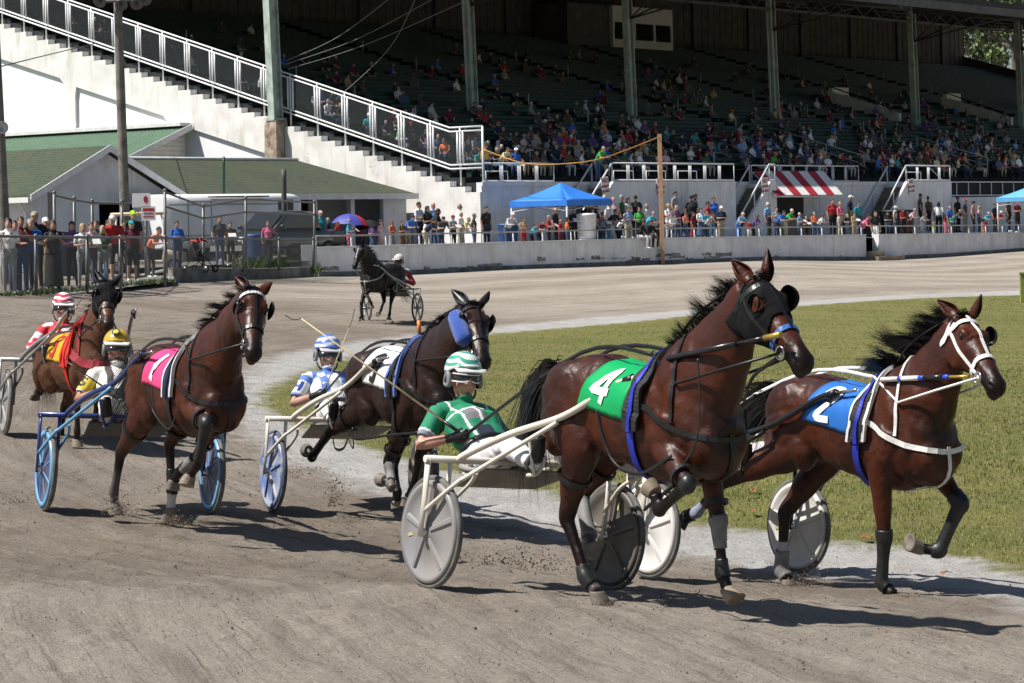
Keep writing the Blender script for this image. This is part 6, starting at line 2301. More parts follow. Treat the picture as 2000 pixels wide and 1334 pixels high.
# ---- spectators along the fence and the wall: (u, head top v, extra distance behind the rail, pose, shirt, trousers, hair style, hair colour, hat, female, label)
FENCEY = [(-60, 58), (70, 61), (170, 64.5), (235, 67.5), (322, 73), (397, 80), (475, 85), (545, 89), (612, 94.5)]
def rail_Y(u):
 if u < 612: return float(np.interp(u, [a for a, b in FENCEY], [b for a, b in FENCEY]))
 return wall_pt(u).y + .4
FANS = [
 (16, 425, .8, 'phone', 'white', 'grey', 'long', 'dark', None, 1, 'woman in a white long-sleeved top at the far left end of the fence'),
 (40, 422, 1.0, 'phone', 'maroon', 'denim', 'short', 'brown', None, 0, 'man in a dark maroon shirt holding something up beside the woman in white'),
 (62, 428, .8, 'lean', 'blue', 'denim', 'short', 'grey', None, 0, 'grey-haired person in a bright blue shirt and jeans leaning on the fence'),
 (68, 413, 2.2, 'stand', 'black', 'black', 'cap', 'dark', 'khaki', 0, 'man in black with a khaki cap behind the bright blue shirt'),
 (103, 430, .9, 'phone', 'black', 'black', 'long', 'brown', None, 1, 'woman in a long black dress photographing over the low fence'),
 (161, 436, .8, 'fold', 'white', 'grey', 'long', 'blonde', None, 1, 'blonde woman in a white top beside the navy barrels'),
 (177, 434, 1.4, 'paper', 'pale pink', 'dark grey', 'short', 'brown', None, 0, 'man in a pale pink shirt reading a large white programme'),
 (200, 440, .9, 'fold', 'dark green', 'grey', 'long', 'blonde', None, 1, 'young woman with long fair hair in a dark green top'),
 (211, 429, 1.8, 'stand', 'cyan', 'denim', 'short', 'dark', None, 0, 'person in a cyan shirt behind the man in red with a white cap'),
 (222, 421, .9, 'lean', 'red', 'black', 'cap', 'dark', 'white', 0, 'man in a red shirt, black shorts and white cap leaning over the fence'),
 (256, 430, .9, 'stand', 'maroon', 'black', 'cap', 'brown', 'teal', 1, 'woman with a teal cap, maroon top and black shorts'),
 (259, 411, 5, 'stand', 'black', 'black', 'cap', 'dark', 'lime', 0, 'person in black with a lime green cap behind the golf cart'),
 (311, 443, .7, 'lean', 'coral', 'dark grey', 'short', 'brown', None, 0, 'person in a coral orange top leaning with folded arms on the fence corner'),
 (345, 431, 2.5, 'fold', 'blue', 'denim', 'short', 'dark', None, 1, 'dark-haired woman in a blue tee beside the red-hooded pushchair'),
 (428, 421, .9, 'stand', 'dark grey', 'denim', 'short', 'brown', None, 0, 'man in a dark grey tee and blue jeans standing on the kerb'),
 (449, 433, .9, 'paper', 'black', 'black', 'short', 'dark', None, 0, 'boy in black tee and shorts beside the man in jeans'),
 (523, 431, .9, 'hip', 'pink', 'black', 'bun', 'brown', None, 1, 'woman in a pink top and black leggings with a hand on her hip'),
 (625, 411, 2.2, 'stand', 'teal', 'navy', 'cap', 'grey', 'beige', 0, 'man in a teal polo shirt and beige cap at the end of the wall'),
 (659, 432, 1.2, 'fold', 'red', 'pink', 'long', 'red', None, 1, 'person wrapped in red under the left side of the umbrella'),
 (681, 428, 1.2, 'paper', 'cyan', 'pink', 'long', 'blonde', None, 1, 'blonde woman with a cyan bundle under the red and blue umbrella'),
 (706, 440, 1.4, 'fold', 'dark red', 'black', 'short', 'dark', None, 0, 'person in dark red under the black umbrella'),
 (743, 428, 1.2, 'stand', 'pale pink', 'pale pink', 'bun', 'dark', None, 1, 'woman in a pale pink dress with dark hair tied back'),
 (765, 431, 2.4, 'fold', 'orange', 'grey', 'short', 'red', None, 0, 'child in an orange shirt behind the pale pink dress'),
 (785, 430, 1.2, 'fold', 'brown', 'brown', 'bun', 'brown', None, 1, 'woman in a brown patterned dress holding her arms folded'),
 (817, 394, 2.6, 'fold', 'white', 'navy', 'short', 'dark', None, 0, 'bearded man in a white tee and navy jeans standing tall by the stepped wall'),
 (834, 402, 2.0, 'fold', 'black', 'white', 'long', 'dark', None, 1, 'dark-haired woman in a black top and white trousers'),
 (845, 395, 3.4, 'stand', 'light blue', 'denim', 'bald', 'grey', None, 0, 'man in a light blue shirt partly behind the woman in white trousers'),
 (855, 407, 2.0, 'fold', 'black', 'navy', 'long', 'brown', None, 1, 'woman with sunglasses in a black top next to the light blue shirt'),
 (846, 426, .9, 'lean', 'navy', 'beige', 'short', 'brown', None, 0, 'youth in a navy tee leaning on the wall rail'),
 (866, 423, .9, 'lean', 'dark grey', 'denim', 'cap', 'dark', 'black', 0, 'youth in a dark grey tee and black cap leaning on the rail'),
 (884, 420, .9, 'paper', 'grey', 'black', 'cap', 'brown', 'dark red', 0, 'man in a grey tee and dark red cap holding white papers'),
 (896, 397, 3.2, 'stand', 'white', 'grey', 'bald', 'grey', None, 0, 'tall older man in a white shirt at the back by the white wall'),
 (899, 413, 1.4, 'fold', 'white', 'khaki', 'bald', 'white', None, 0, 'older man in a white polo and khaki trousers with folded arms'),
 (925, 416, 1.6, 'stand', 'black', 'denim', 'short', 'grey', None, 1, 'short grey-haired woman in a black tee looking right'),
 (949, 402, 1.6, 'stand', 'black', 'navy', 'short', 'dark', None, 0, 'tall bearded man in a black shirt alone by the grey wall corner'),
 (1001, 415, .8, 'lean', 'light grey', 'denim', 'cap', 'white', 'white', 0, 'white-bearded man in a light grey jacket and white cap at the canopy leg'),
 (1022, 424, .9, 'fold', 'tan', 'red', 'long', 'brown', None, 1, 'woman in tan and red under the edge of the blue canopy'),
 (1047, 436, .8, 'lean', 'cyan', 'navy', 'bun', 'brown', None, 1, 'small girl in a cyan top at the rail under the canopy'),
 (1071, 420, 1.0, 'paper', 'red', 'black', 'short', 'grey', None, 0, 'grey-haired man in a red shirt reading under the canopy'),
 (1084, 405, 2.2, 'stand', 'black', 'black', 'bald', 'brown', None, 0, 'man in black with sunglasses standing under the canopy'),
 (1094, 428, 1.0, 'fold', 'red', 'dark red', 'bald', 'brown', None, 0, 'bald person in red seated low under the canopy'),
 (1121, 406, 1.6, 'paper', 'navy', 'black', 'short', 'dark', None, 0, 'man in a navy tee at the right canopy leg'),
 (1144, 396, 3.0, 'phone', 'navy', 'navy', 'short', 'brown', None, 0, 'man in navy with arms raised behind the white bin'),
 (1164, 403, 2.6, 'fold', 'maroon', 'black', 'long', 'brown', None, 1, 'woman in a maroon top right of the white bin'),
 (1165, 427, .8, 'lean', 'beige', 'beige', 'short', 'white', None, 1, 'white-haired woman in beige leaning on the rail'),
 (1176, 414, 1.2, 'paper', 'plaid', 'denim', 'short', 'brown', None, 0, 'man in a red plaid shirt behind the beige woman'),
 (1189, 393, 2.6, 'stand', 'white', 'denim', 'bald', 'brown', None, 0, 'man in a white tee behind the plaid shirt'),
 (1197, 384, 3.6, 'stand', 'pale pink', 'grey', 'bald', 'grey', None, 0, 'tall balding man in a pale pink shirt'),
 (1213, 380, 4.2, 'stand', 'dark green', 'black', 'short', 'grey', None, 0, 'man in a dark green shirt farther back by the wall'),
 (1226, 385, 4.2, 'fold', 'light grey', 'black', 'long', 'dark', None, 1, 'woman in a light grey top with dark hair back by the wall'),
 (1241, 381, 4.0, 'stand', 'black', 'black', 'short', 'dark', None, 0, 'person in black seen from behind, back by the wall'),
 (1202, 409, .9, 'lean', 'navy', 'light blue', 'short', 'brown', None, 0, 'man in a navy tee leaning far over the rail'),
 (1226, 404, 1.4, 'fold', 'light blue', 'beige', 'short', 'dark', None, 0, 'person in a light blue shirt rubbing hands behind the white top'),
 (1219, 421, .9, 'lean', 'white', 'navy', 'short', 'brown', None, 1, 'woman in a white top and sunglasses leaning at the rail'),
 (1276, 413, 1.0, 'lean', 'cyan', 'denim', 'short', 'grey', None, 0, 'grey-haired man in a cyan shirt by the orange post'),
 (1305, 397, 1.4, 'phone', 'white', 'light grey', 'bun', 'blonde', None, 1, 'woman in a white vest shading her eyes right of the orange post'),
 (1318, 373, 5, 'stand', 'grey', 'black', 'short', 'dark', None, 0, 'large man in a slate grey shirt standing by the black bins'),
 (1316, 418, .9, 'lean', 'white', 'black', 'bun', 'brown', None, 1, 'woman in a white tee and black skirt at the rail'),
 (1321, 401, 1.8, 'fold', 'purple', 'denim', 'long', 'grey', None, 1, 'woman in a purple top behind the white tee'),
 (1350, 381, 4.6, 'stand', 'black', 'black', 'short', 'dark', None, 0, 'man in black looking away near the wall'),
 (1357, 378, 5.2, 'stand', 'navy', 'black', 'short', 'brown', None, 0, 'man in navy looking right behind the man in black'),
 (1353, 413, 1.2, 'hip', 'dark red', 'dark red', 'short', 'dark', None, 1, 'woman in a short dark red dress with a bag'),
 (1368, 406, 1.6, 'fold', 'white', 'denim', 'long', 'dark', None, 1, 'woman in a white tee and denim beside the dark red dress'),
 (1382, 393, 2.4, 'fold', 'red', 'light blue', 'short', 'dark', None, 0, 'man in a red shirt behind the light clothes'),
 (1393, 384, 3.0, 'stand', 'blue', 'denim', 'short', 'brown', None, 0, 'big man in a royal blue tee near the stairs'),
 (1392, 415, 1.0, 'lean', 'light grey', 'dark grey', 'short', 'dark', None, 0, 'man in a light grey tee reaching over the rail'),
 (1379, 411, 1.2, 'lean', 'cyan', 'white', 'short', 'brown', None, 1, 'person in cyan and white beside the light grey tee'),
 (1450, 415, .9, 'lean', 'light blue', 'blue', 'cap', 'grey', 'beige', 0, 'older man in a light blue shirt and beige cap at the foot of the stairs'),
 (1463, 430, .9, 'fold', 'red', 'white', 'short', 'brown', None, 0, 'child in a red shirt by the light blue shirt'),
 (1499, 395, 3.0, 'stand', 'light blue', 'denim', 'short', 'white', None, 0, 'white-haired man in a light blue shirt below the notice'),
 (1502, 416, 1.2, 'fold', 'black', 'black', 'cap', 'dark', 'black', 0, 'youth in a black hooded top with a pale print'),
 (1530, 411, .9, 'lean', 'blue', 'navy', 'cap', 'dark', 'navy', 0, 'man in a royal blue polo and navy cap at the rail'),
 (1546, 408, 1.2, 'lean', 'green', 'beige', 'short', 'white', None, 0, 'white-haired man in a bright green polo at the rail'),
 (1561, 415, 1.0, 'paper', 'light blue', 'denim', 'short', 'white', None, 1, 'white-haired woman in light blue reading beside the green polo'),
 (1574, 422, .9, 'paper', 'maroon', 'black', 'short', 'blonde', None, 1, 'fair short-haired woman in a maroon top reading'),
 (1625, 388, 3.0, 'stand', 'red', 'black', 'short', 'brown', None, 0, 'man in a red polo and black trousers standing upright in front of the counter'),
 (1640, 394, 2.4, 'fold', 'pink', 'beige', 'short', 'blonde', None, 1, 'blonde woman in a bright pink blouse beside the red polo'),
 (1660, 381, 4.4, 'stand', 'navy', 'khaki', 'cap', 'grey', 'white', 0, 'man in navy with a white cap behind the pink blouse'),
 (1676, 393, 3.0, 'stand', 'teal', 'denim', 'short', 'brown', None, 0, 'person in a teal shirt near the third stairs'),
 (1654, 418, .9, 'lean', 'black', 'black', 'bun', 'blonde', None, 1, 'fair woman in black leaning at the rail'),
 (1668, 414, 1.0, 'paper', 'tan', 'tan', 'short', 'dark', None, 0, 'man in a tan shirt holding papers over the rail'),
 (1696, 418, .1, 'lean', 'pink', 'denim', 'short', 'dark', None, 1, 'person in a pink tee and jeans in the gap by the timber steps'),
 (1709, 412, .9, 'stand', 'black', 'white', 'short', 'brown', None, 0, 'person in black with white shorts in the gap by the timber steps'),
 (1733, 413, 1.2, 'fold', 'black', 'denim', 'cap', 'dark', 'black', 0, 'man in a black printed tee and cap just right of the gap'),
 (1762, 407, 1.4, 'fold', 'red', 'black', 'long', 'brown', None, 1, 'woman in a red tee beside the black covered bin'),
 (1773, 413, .9, 'fold', 'black', 'black', 'long', 'dark', None, 1, 'woman in black next to the red tee'),
 (1786, 407, 1.0, 'lean', 'pale pink', 'maroon', 'short', 'grey', None, 0, 'man in a pale pink shirt leaning at the rail'),
 (1797, 378, 5, 'stand', 'dark grey', 'black', 'short', 'dark', None, 0, 'man in dark grey at the back below the notice'),
 (1812, 383, 5, 'stand', 'brown', 'black', 'short', 'brown', None, 0, 'man in a brown shirt seen from behind at the back'),
 (1833, 394, 3.4, 'stand', 'white', 'black', 'long', 'dark', None, 1, 'woman in a white tee with long dark hair seen from behind'),
 (1807, 415, .9, 'lean', 'grey', 'light grey', 'long', 'brown', None, 1, 'woman in grey leaning at the rail with a drink'),
 (1823, 434, .7, 'fold', 'lime', 'grey', 'bun', 'blonde', None, 1, 'small child in a lime green top at the rail'),
 (1846, 418, 1.0, 'fold', 'dark red', 'pink', 'long', 'dark', None, 1, 'woman in a dark red top beside the lime green child'),
 (1861, 420, .9, 'lean', 'teal', 'black', 'short', 'dark', None, 1, 'woman in a teal top leaning at the rail'),
 (1870, 384, 4.4, 'stand', 'black', 'black', 'short', 'dark', None, 0, 'man in a black tee standing back near the sloping rail'),
 (1884, 387, 3.6, 'stand', 'dark grey', 'khaki', 'cap', 'grey', 'pink', 0, 'man in dark grey with a pink cap'),
 (1900, 392, 2.6, 'hip', 'plaid', 'black', 'cap', 'dark', 'navy', 0, 'man in a pale checked shirt and navy cap'),
 (1874, 409, 1.0, 'lean', 'dark grey', 'black', 'bald', 'brown', None, 0, 'man in a dark grey vest leaning beside the teal top'),
 (1942, 397, 3.0, 'stand', 'navy', 'black', 'short', 'brown', None, 0, 'man in a navy shirt before the pale blue canopy'),
 (1930, 414, 1.0, 'lean', 'cyan', 'red', 'short', 'white', None, 0, 'white-haired man in a cyan shirt at the rail near the right end'),
 (1919, 422, .8, 'fold', 'black', 'tan', 'bun', 'brown', None, 1, 'woman in a black vest near the right end of the rail'),
 (1969, 385, 3.0, 'stand', 'brown', 'black', 'long', 'brown', None, 1, 'woman in brown beside the pale blue canopy leg'),
 (1986, 391, 2.0, 'fold', 'maroon', 'black', 'short', 'brown', None, 0, 'man in a maroon polo under the pale blue canopy'),
 (1967, 420, .9, 'paper', 'black', 'denim', 'short', 'dark', None, 0, 'person in black holding a cup by the pale blue canopy'),
 (28, 430, 2.2, 'fold', 'grey', 'denim', 'short', 'dark', None, 0, 'man in a grey tee behind the woman in the white top at the far left'),
 (88, 424, 2.6, 'stand', 'navy', 'khaki', 'cap', 'grey', 'white', 0, 'man in navy with a white cap behind the woman in the long black dress'),
 (140, 432, 3.0, 'fold', 'purple', 'black', 'long', 'dark', None, 1, 'woman in a purple top behind the navy barrels'),
 (188, 430, 3.0, 'stand', 'dark grey', 'denim', 'short', 'brown', None, 0, 'man in dark grey behind the reader of the large programme'),
 (240, 436, 2.4, 'fold', 'light blue', 'denim', 'long', 'blonde', None, 1, 'fair woman in light blue between the red shirt and the teal cap'),
 (640, 425, 2.4, 'fold', 'navy', 'grey', 'short', 'grey', None, 0, 'man in navy between the teal polo and the red wrap'),
 (728, 436, 2.6, 'fold', 'purple', 'denim', 'long', 'brown', None, 1, 'woman in purple between the black umbrella and the pale pink dress'),
 (806, 420, 1.0, 'lean', 'blue', 'khaki', 'cap', 'dark', 'navy', 0, 'boy in a blue tee and navy cap leaning below the bearded man in white'),
 (915, 424, 1.0, 'lean', 'pale yellow', 'beige', 'short', 'blonde', None, 1, 'fair woman in pale yellow leaning beside the older man in khaki trousers'),
 (1060, 430, .9, 'lean', 'dark red', 'navy', 'short', 'brown', None, 0, 'boy in dark red between the cyan girl and the reading man'),
 (1107, 424, 1.2, 'fold', 'orange', 'denim', 'long', 'brown', None, 1, 'woman in orange under the canopy beside its right leg'),
 (1182, 424, .9, 'lean', 'light blue', 'denim', 'cap', 'grey', 'white', 0, 'man in light blue with a white cap leaning beside the beige woman'),
 (1248, 404, 2.8, 'fold', 'green', 'black', 'long', 'brown', None, 1, 'woman in green behind the two people sitting on the wall'),
 (1262, 398, 3.6, 'stand', 'white', 'denim', 'short', 'grey', None, 0, 'grey-haired man in white behind the two people sitting on the wall'),
 (1296, 420, .9, 'lean', 'dark grey', 'black', 'cap', 'dark', 'red', 0, 'boy in dark grey with a red cap leaning right beside the orange post'),
 (1338, 412, 1.2, 'fold', 'coral', 'denim', 'bun', 'brown', None, 1, 'woman in coral between the white tee and the dark red dress'),
 (1408, 402, 2.0, 'fold', 'navy', 'khaki', 'cap', 'grey', 'white', 0, 'man in navy with a white cap at the foot of the second stairs'),
 (1480, 420, 1.0, 'lean', 'purple', 'black', 'long', 'dark', None, 1, 'woman in purple leaning between the red child and the black hooded top'),
 (1516, 404, 2.2, 'stand', 'grey', 'denim', 'short', 'brown', None, 0, 'man in a grey tee behind the royal blue polo'),
 (1590, 414, 1.2, 'fold', 'orange', 'denim', 'short', 'grey', None, 0, 'grey-haired man in orange right of the maroon reader'),
 (1608, 418, .9, 'lean', 'white', 'denim', 'long', 'brown', None, 1, 'brown-haired woman in white leaning left of the red polo'),
 (1748, 402, 2.4, 'stand', 'light grey', 'denim', 'cap', 'grey', 'white', 0, 'man in light grey with a white cap by the black covered bin'),
 (1855, 402, 2.4, 'stand', 'blue', 'khaki', 'short', 'grey', None, 0, 'grey-haired man in blue behind the teal top at the right'),
 (1912, 402, 2.4, 'fold', 'pale pink', 'denim', 'long', 'blonde', None, 1, 'blonde woman in pale pink beside the checked shirt'),
 (1954, 412, 1.2, 'lean', 'red', 'black', 'cap', 'dark', 'white', 0, 'man in red with a white cap leaning left of the pale blue canopy'),
]
rg = random.Random(11)
FACE = math.atan2(-.62, .79)
M_PAPER = mat('paper', (.82, .82, .80), .8, .03, 5)
for (u, vt, dy, kind, shirt, pants, hs, hc, hat, fem, lab) in FANS:
 Y = rail_Y(u) + dy
 top = px(u, vt, Y)
 base = 1.0 if u < 330 else 1.25 if u < 612 else APZ - .02
 if 1690 < u < 1712: base = .72
 if u < 330: base += (Y - 62) * .01
 hgt = top.z - base
 full = 1.60 if kind == 'lean' else 1.745
 sc = max(.55, min(1.12, hgt / full))
 bottom = 'shorts' if ('shorts' in lab) else 'dress' if ('long black dress' in lab or 'pale pink dress' in lab or 'patterned dress' in lab) else 'skirt' if ('dress' in lab or 'skirt' in lab) else 'long'
 fat = 1.08 if rg.random() < .55 else 1.22
 if 'large man' in lab or 'big man' in lab: fat = 1.34
 slv = 1.0 if ('long-sleeved' in lab or 'jacket' in lab or 'hooded' in lab) else .42
 me = template(kind, hs, bool(fem), slv, bottom, .02, fat)
 ang = FACE + rg.gauss(0, .35)
 if 'from behind' in lab or 'looking away' in lab: ang += 2.6
 if u < 612: ang = R(-70) + rg.gauss(0, .3)
 if 'looking right' in lab: ang = R(10)
 M = Matrix.Translation((top.x - (.2 * math.cos(ang) * sc if kind == 'lean' else 0), top.y, top.z - full * sc)) @ Matrix.Rotation(ang, 4, 'Z') @ Matrix.Scale(sc, 4)
 p = person(me, M, shirt, pants, hc, rg.choice((0, 0, 1, 1, 2)) if 'woman in a white tee with long' not in lab else 4, rg.choice(('black', 'white', 'dark grey')), hat, label=lab, group='spectators along the rail')
 if kind == 'paper':
  mb = MB(); mb.box((.42, .0, 1.22), (.02, .30, .22), Matrix.Rotation(R(-50), 3, 'Y'))
  q = mb.build('programme', M_PAPER, None, label='white papers held by the ' + ' '.join(lab.split()[:9]), cat='papers')
  q.matrix_world = M
 if 'umbrella' in lab: pass
# two people sitting on the wall
for u, shirt, pants, lab, ang, hc in ((1250, 'black', 'light grey', 'person in a black hood and striped pale trousers sitting on the white wall', .2, 'dark'), (1268, 'black', 'black', 'person in black sitting on the white wall beside the timber post', -.2, 'dark')):
 w_ = wall_pt(u)
 me = template('sitb', 'short', False, 1.0, 'long', .02, 1.0)
 M = Matrix.Translation((w_.x - .02, w_.y + .15, WALLTOP(w_) - .42)) @ Matrix.Rotation(FACE + ang, 4, 'Z')
 person(me, M, shirt, pants, hc, 2, 'white', None, label=lab, group='people sitting on the wall')
# ---- seated crowd in the stand, denser towards the front
def crowd():
 rg = random.Random(23)
 cols = ['white', 'white', 'light grey', 'grey', 'grey', 'dark grey', 'dark grey', 'black', 'black', 'black', 'navy', 'navy', 'navy', 'denim', 'blue', 'light blue', 'teal', 'red', 'dark red', 'maroon', 'pale pink', 'orange', 'pale yellow', 'green', 'dark green', 'purple', 'tan', 'brown', 'brown', 'plaid']  # weighted to dark cloth, standing in for the roof's shade
 ordn = ['front', 'second', 'third', 'fourth', 'fifth', 'sixth', 'seventh', 'eighth', 'ninth', 'tenth', 'eleventh', 'twelfth', 'thirteenth', 'fourteenth', 'fifteenth', 'sixteenth', 'seventeenth', 'eighteenth', 'nineteenth', 'twentieth']
 used, spots = {}, []
 n = 0
 tries = 0
 marks = [('first dark column', 13.6), ('second dark column', 27.0), ('third dark column', 41.0), ('fourth dark column', 57.0), ('last dark column', 71.0), ('stepped end railing', 0.)]
 while n < 172 and tries < 9000:
  tries += 1
  k = min(int(rg.expovariate(1 / 3.4)) + 1, 12)
  s = rg.uniform(.8, 66 if k > 3 else 62)
  if rg.random() < .22: s = rg.uniform(.8, 14); k = min(int(rg.expovariate(1 / 6.)) + 2, 14)
  if k > 9 and rg.random() < .35: continue
  if vnoise(np.array(s * .35), np.array(k * .45), 77) < .40 and k > 2: continue
  if any(abs(s - a) < .75 for a in AISLES): continue
  if any(kk == k and abs(ss - s) < .52 for kk, ss in spots): continue
  d = k * TREAD + .35
  w_ = st(s, d, 0)
  uu = 1000 + w_.x / w_.y * FOC
  if not 470 < uu < 2010: continue
  spots.append((k, s))
  shirt = rg.choice(cols)
  fem = rg.random() < .42
  hs = rg.choice(['short', 'short', 'bald', 'cap', 'cap', 'sunhat']) if not fem else rg.choice(['long', 'long', 'bun', 'short', 'sunhat'])
  hat = rg.choice(['white', 'white', 'navy', 'black', 'red', 'tan', 'orange']) if hs in ('cap', 'sunhat') else None
  hc = rg.choice(['dark', 'brown', 'brown', 'blonde', 'grey', 'white'])
  pants = rg.choice(['denim', 'denim', 'black', 'khaki', 'navy', 'light grey', 'beige'])
  m_ = min(marks, key=lambda q: abs(q[1] - s))
  dist = abs(m_[1] - s)
  where = ('at' if dist < .8 else 'just right of' if s > m_[1] and dist < 3 else 'just left of' if dist < 3 else 'right of' if s > m_[1] else 'left of')
  hair_t = ('with %s hat' % hat if hs == 'sunhat' else 'with %s cap' % hat) if hat else 'with %s hair' % hc if hs != 'bald' else 'with bald head'
  who = 'woman' if fem else 'man'
  base = '%s in %s %s, %s row, %s the %s' % (who, shirt, hair_t, ordn[k - 1], where, m_[0])
  if base in used: shirt = rg.choice(cols); base = '%s in %s %s, %s row, %s the %s' % (who, shirt, hair_t, ordn[k - 1], where, m_[0])
  if base in used: spots.pop(); continue
  used[base] = 1
  kind = rg.choice(['sit', 'sitb', 'sitp', 'sitw'])
  me = template(kind, hs, fem, .42, 'long', .034, 1.0 if rg.random() < .6 else 1.15)
  ang = FACE + rg.gauss(0, .35)
  sc = rg.uniform(.93, 1.06) * (.75 if rg.random() < .06 else 1)
  M = Matrix.Translation(st(s, d + .12, row_z(k * TREAD) + .0)) @ Matrix.Rotation(ang, 4, 'Z') @ Matrix.Scale(sc, 4)
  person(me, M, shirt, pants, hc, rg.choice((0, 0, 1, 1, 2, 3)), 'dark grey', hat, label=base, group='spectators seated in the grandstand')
  n += 1
 return spots
SPOTS = crowd()
def crowd_mass():
 """the farther spectators, smaller still: one mass"""
 rg = random.Random(31)
 me = template('sit', 'short', False, .42, 'long', .06, 1.1)
 n = len(me.vertices)
 co = np.empty(n * 3, np.float32); me.vertices.foreach_get('co', co); co = co.reshape(-1, 3)
 F_ = [tuple(p.vertices) for p in me.polygons]
 mi = np.empty(len(F_), np.int32); me.polygons.foreach_get('material_index', mi)
 cols = [CLOTH[q] for q in ('white', 'light grey', 'grey', 'dark grey', 'dark grey', 'black', 'black', 'black', 'navy', 'navy', 'denim', 'maroon', 'dark red', 'brown', 'dark green', 'blue', 'red', 'tan', 'purple')]  # dark cloth favoured here too, to imitate shade in the stand
 V_, G_, C_ = [], [], []
 k_ = 0
 while k_ < 350:
  k = min(32, int(rg.expovariate(1 / 7.)) + 1) if rg.random() < .85 else rg.randint(12, 30)
  s = rg.uniform(.8, 72)
  if vnoise(np.array(s * .3), np.array(k * .4), 78) < .42 or any(abs(s - a) < .7 for a in AISLES) or any(kk == k and abs(ss - s) < .5 for kk, ss in SPOTS): continue
  SPOTS.append((k, s))
  M = Matrix.Translation(st(s, k * TREAD + .47, row_z(k * TREAD))) @ Matrix.Rotation(FACE + rg.gauss(0, .4), 4, 'Z') @ Matrix.Scale(rg.uniform(.92, 1.06), 4)
  q = co @ np.array(M.to_3x3()).T + np.array(M.translation)
  o = k_ * n
  V_.append(q); G_ += [tuple(i + o for i in f) for f in F_]
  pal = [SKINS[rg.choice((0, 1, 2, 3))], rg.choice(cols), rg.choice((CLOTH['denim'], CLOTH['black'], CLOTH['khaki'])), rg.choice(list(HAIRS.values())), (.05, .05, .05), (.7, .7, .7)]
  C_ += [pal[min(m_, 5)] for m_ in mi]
  k_ += 1
 m2 = bpy.data.meshes.new('crowd')
 m2.from_pydata(np.concatenate(V_).tolist(), [], G_)
 at = m2.attributes.new('tint', 'FLOAT_COLOR', 'FACE')
 at.data.foreach_set('color', np.c_[np.array(C_), np.ones(len(C_))].astype(np.float32).reshape(-1))
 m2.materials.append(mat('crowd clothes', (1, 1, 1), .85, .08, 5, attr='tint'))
 o = bpy.data.objects.new('crowd', m2); COL.objects.link(o)
 tag(o, 'mass of farther spectators in the dim upper rows of the stand', 'crowd', kind='stuff')
crowd_mass()
# a few people standing at the front railing of the stand
for u, vt, shirt, kind, hc, lab in ((1172, 305, 'green', 'lean', 'grey', 'man in a bright green shirt standing at the upper railing with papers'), (985, 318, 'pale yellow', 'lean', 'dark', 'man in pale yellow bending at the upper railing'), (947, 285, 'yellow', 'stand', 'brown', 'woman in yellow at the upper railing corner')):
 s, z = stand_at(u, .9 if u != 1172 else -1.2, vt)
 me = template(kind, 'short', False, .42, 'long', .02, 1.0)
 M = Matrix.Translation(st(s, .9 if u != 1172 else -1.2, Z0)) @ Matrix.Rotation(FACE, 4, 'Z')
 person(me, M, shirt, 'denim', hc, 0, 'black', None, label=lab, group='people standing at the upper railing')
# ------------------------------------------------------------------ the six rigs: where each sulky stands, how its horse is posed
WD = .74
def rig_frame(u, vc, Y, th, T, roll, mirror=1):
 """near wheel contact at (u, vc); returns axle frame"""
 th = R(th)
 F = V((math.sin(th), -math.cos(th), 0))
 L = V((-F.y, F.x, 0))
 p = px(u, vc, Y)
 side = L if mirror > 0 else -L            # from the near wheel towards the far one
 q = p + side * T - UZ * roll
 m = (p + q) / 2
 Lr = ((q - p) * mirror).normalized()
 Ur = F.cross(Lr).normalized()
 return dict(F=F, L=Lr, U=Ur, th=th, T=T, M=m, p=p, q=q, mtx=Matrix(((F.x, Lr.x, Ur.x, m.x), (F.y, Lr.y, Ur.y, m.y), (F.z, Lr.z, Ur.z, m.z), (0, 0, 0, 1))))
RIGS = {
 4: rig_frame(834, 1150, 16.67, 33, 1.45, .15),
 2: rig_frame(1265, 1129, 19.07, 34, 1.45, .10),
 1: rig_frame(85, 998, 22.4, 22, 1.50, .12),
 3: rig_frame(530, 1000, 23.15, 22.5, 1.45, .10),
 7: rig_frame(8, 850, 28.5, 20, 1.45, .10),
 0: rig_frame(816, 630, 64, -20, 1.40, .0, -1),
}
BAY1, BAY2 = (.086, .0175, .0042), (.0135, .0045, .0028)
DBAY1, DBAY2 = (.030, .0115, .0075), (.015, .0065, .005)
def O_of(r, t):
 g = RIGS[r]
 o = g['M'] + g['F'] * t
 o.z = (g['M'].z) - .0
 return o
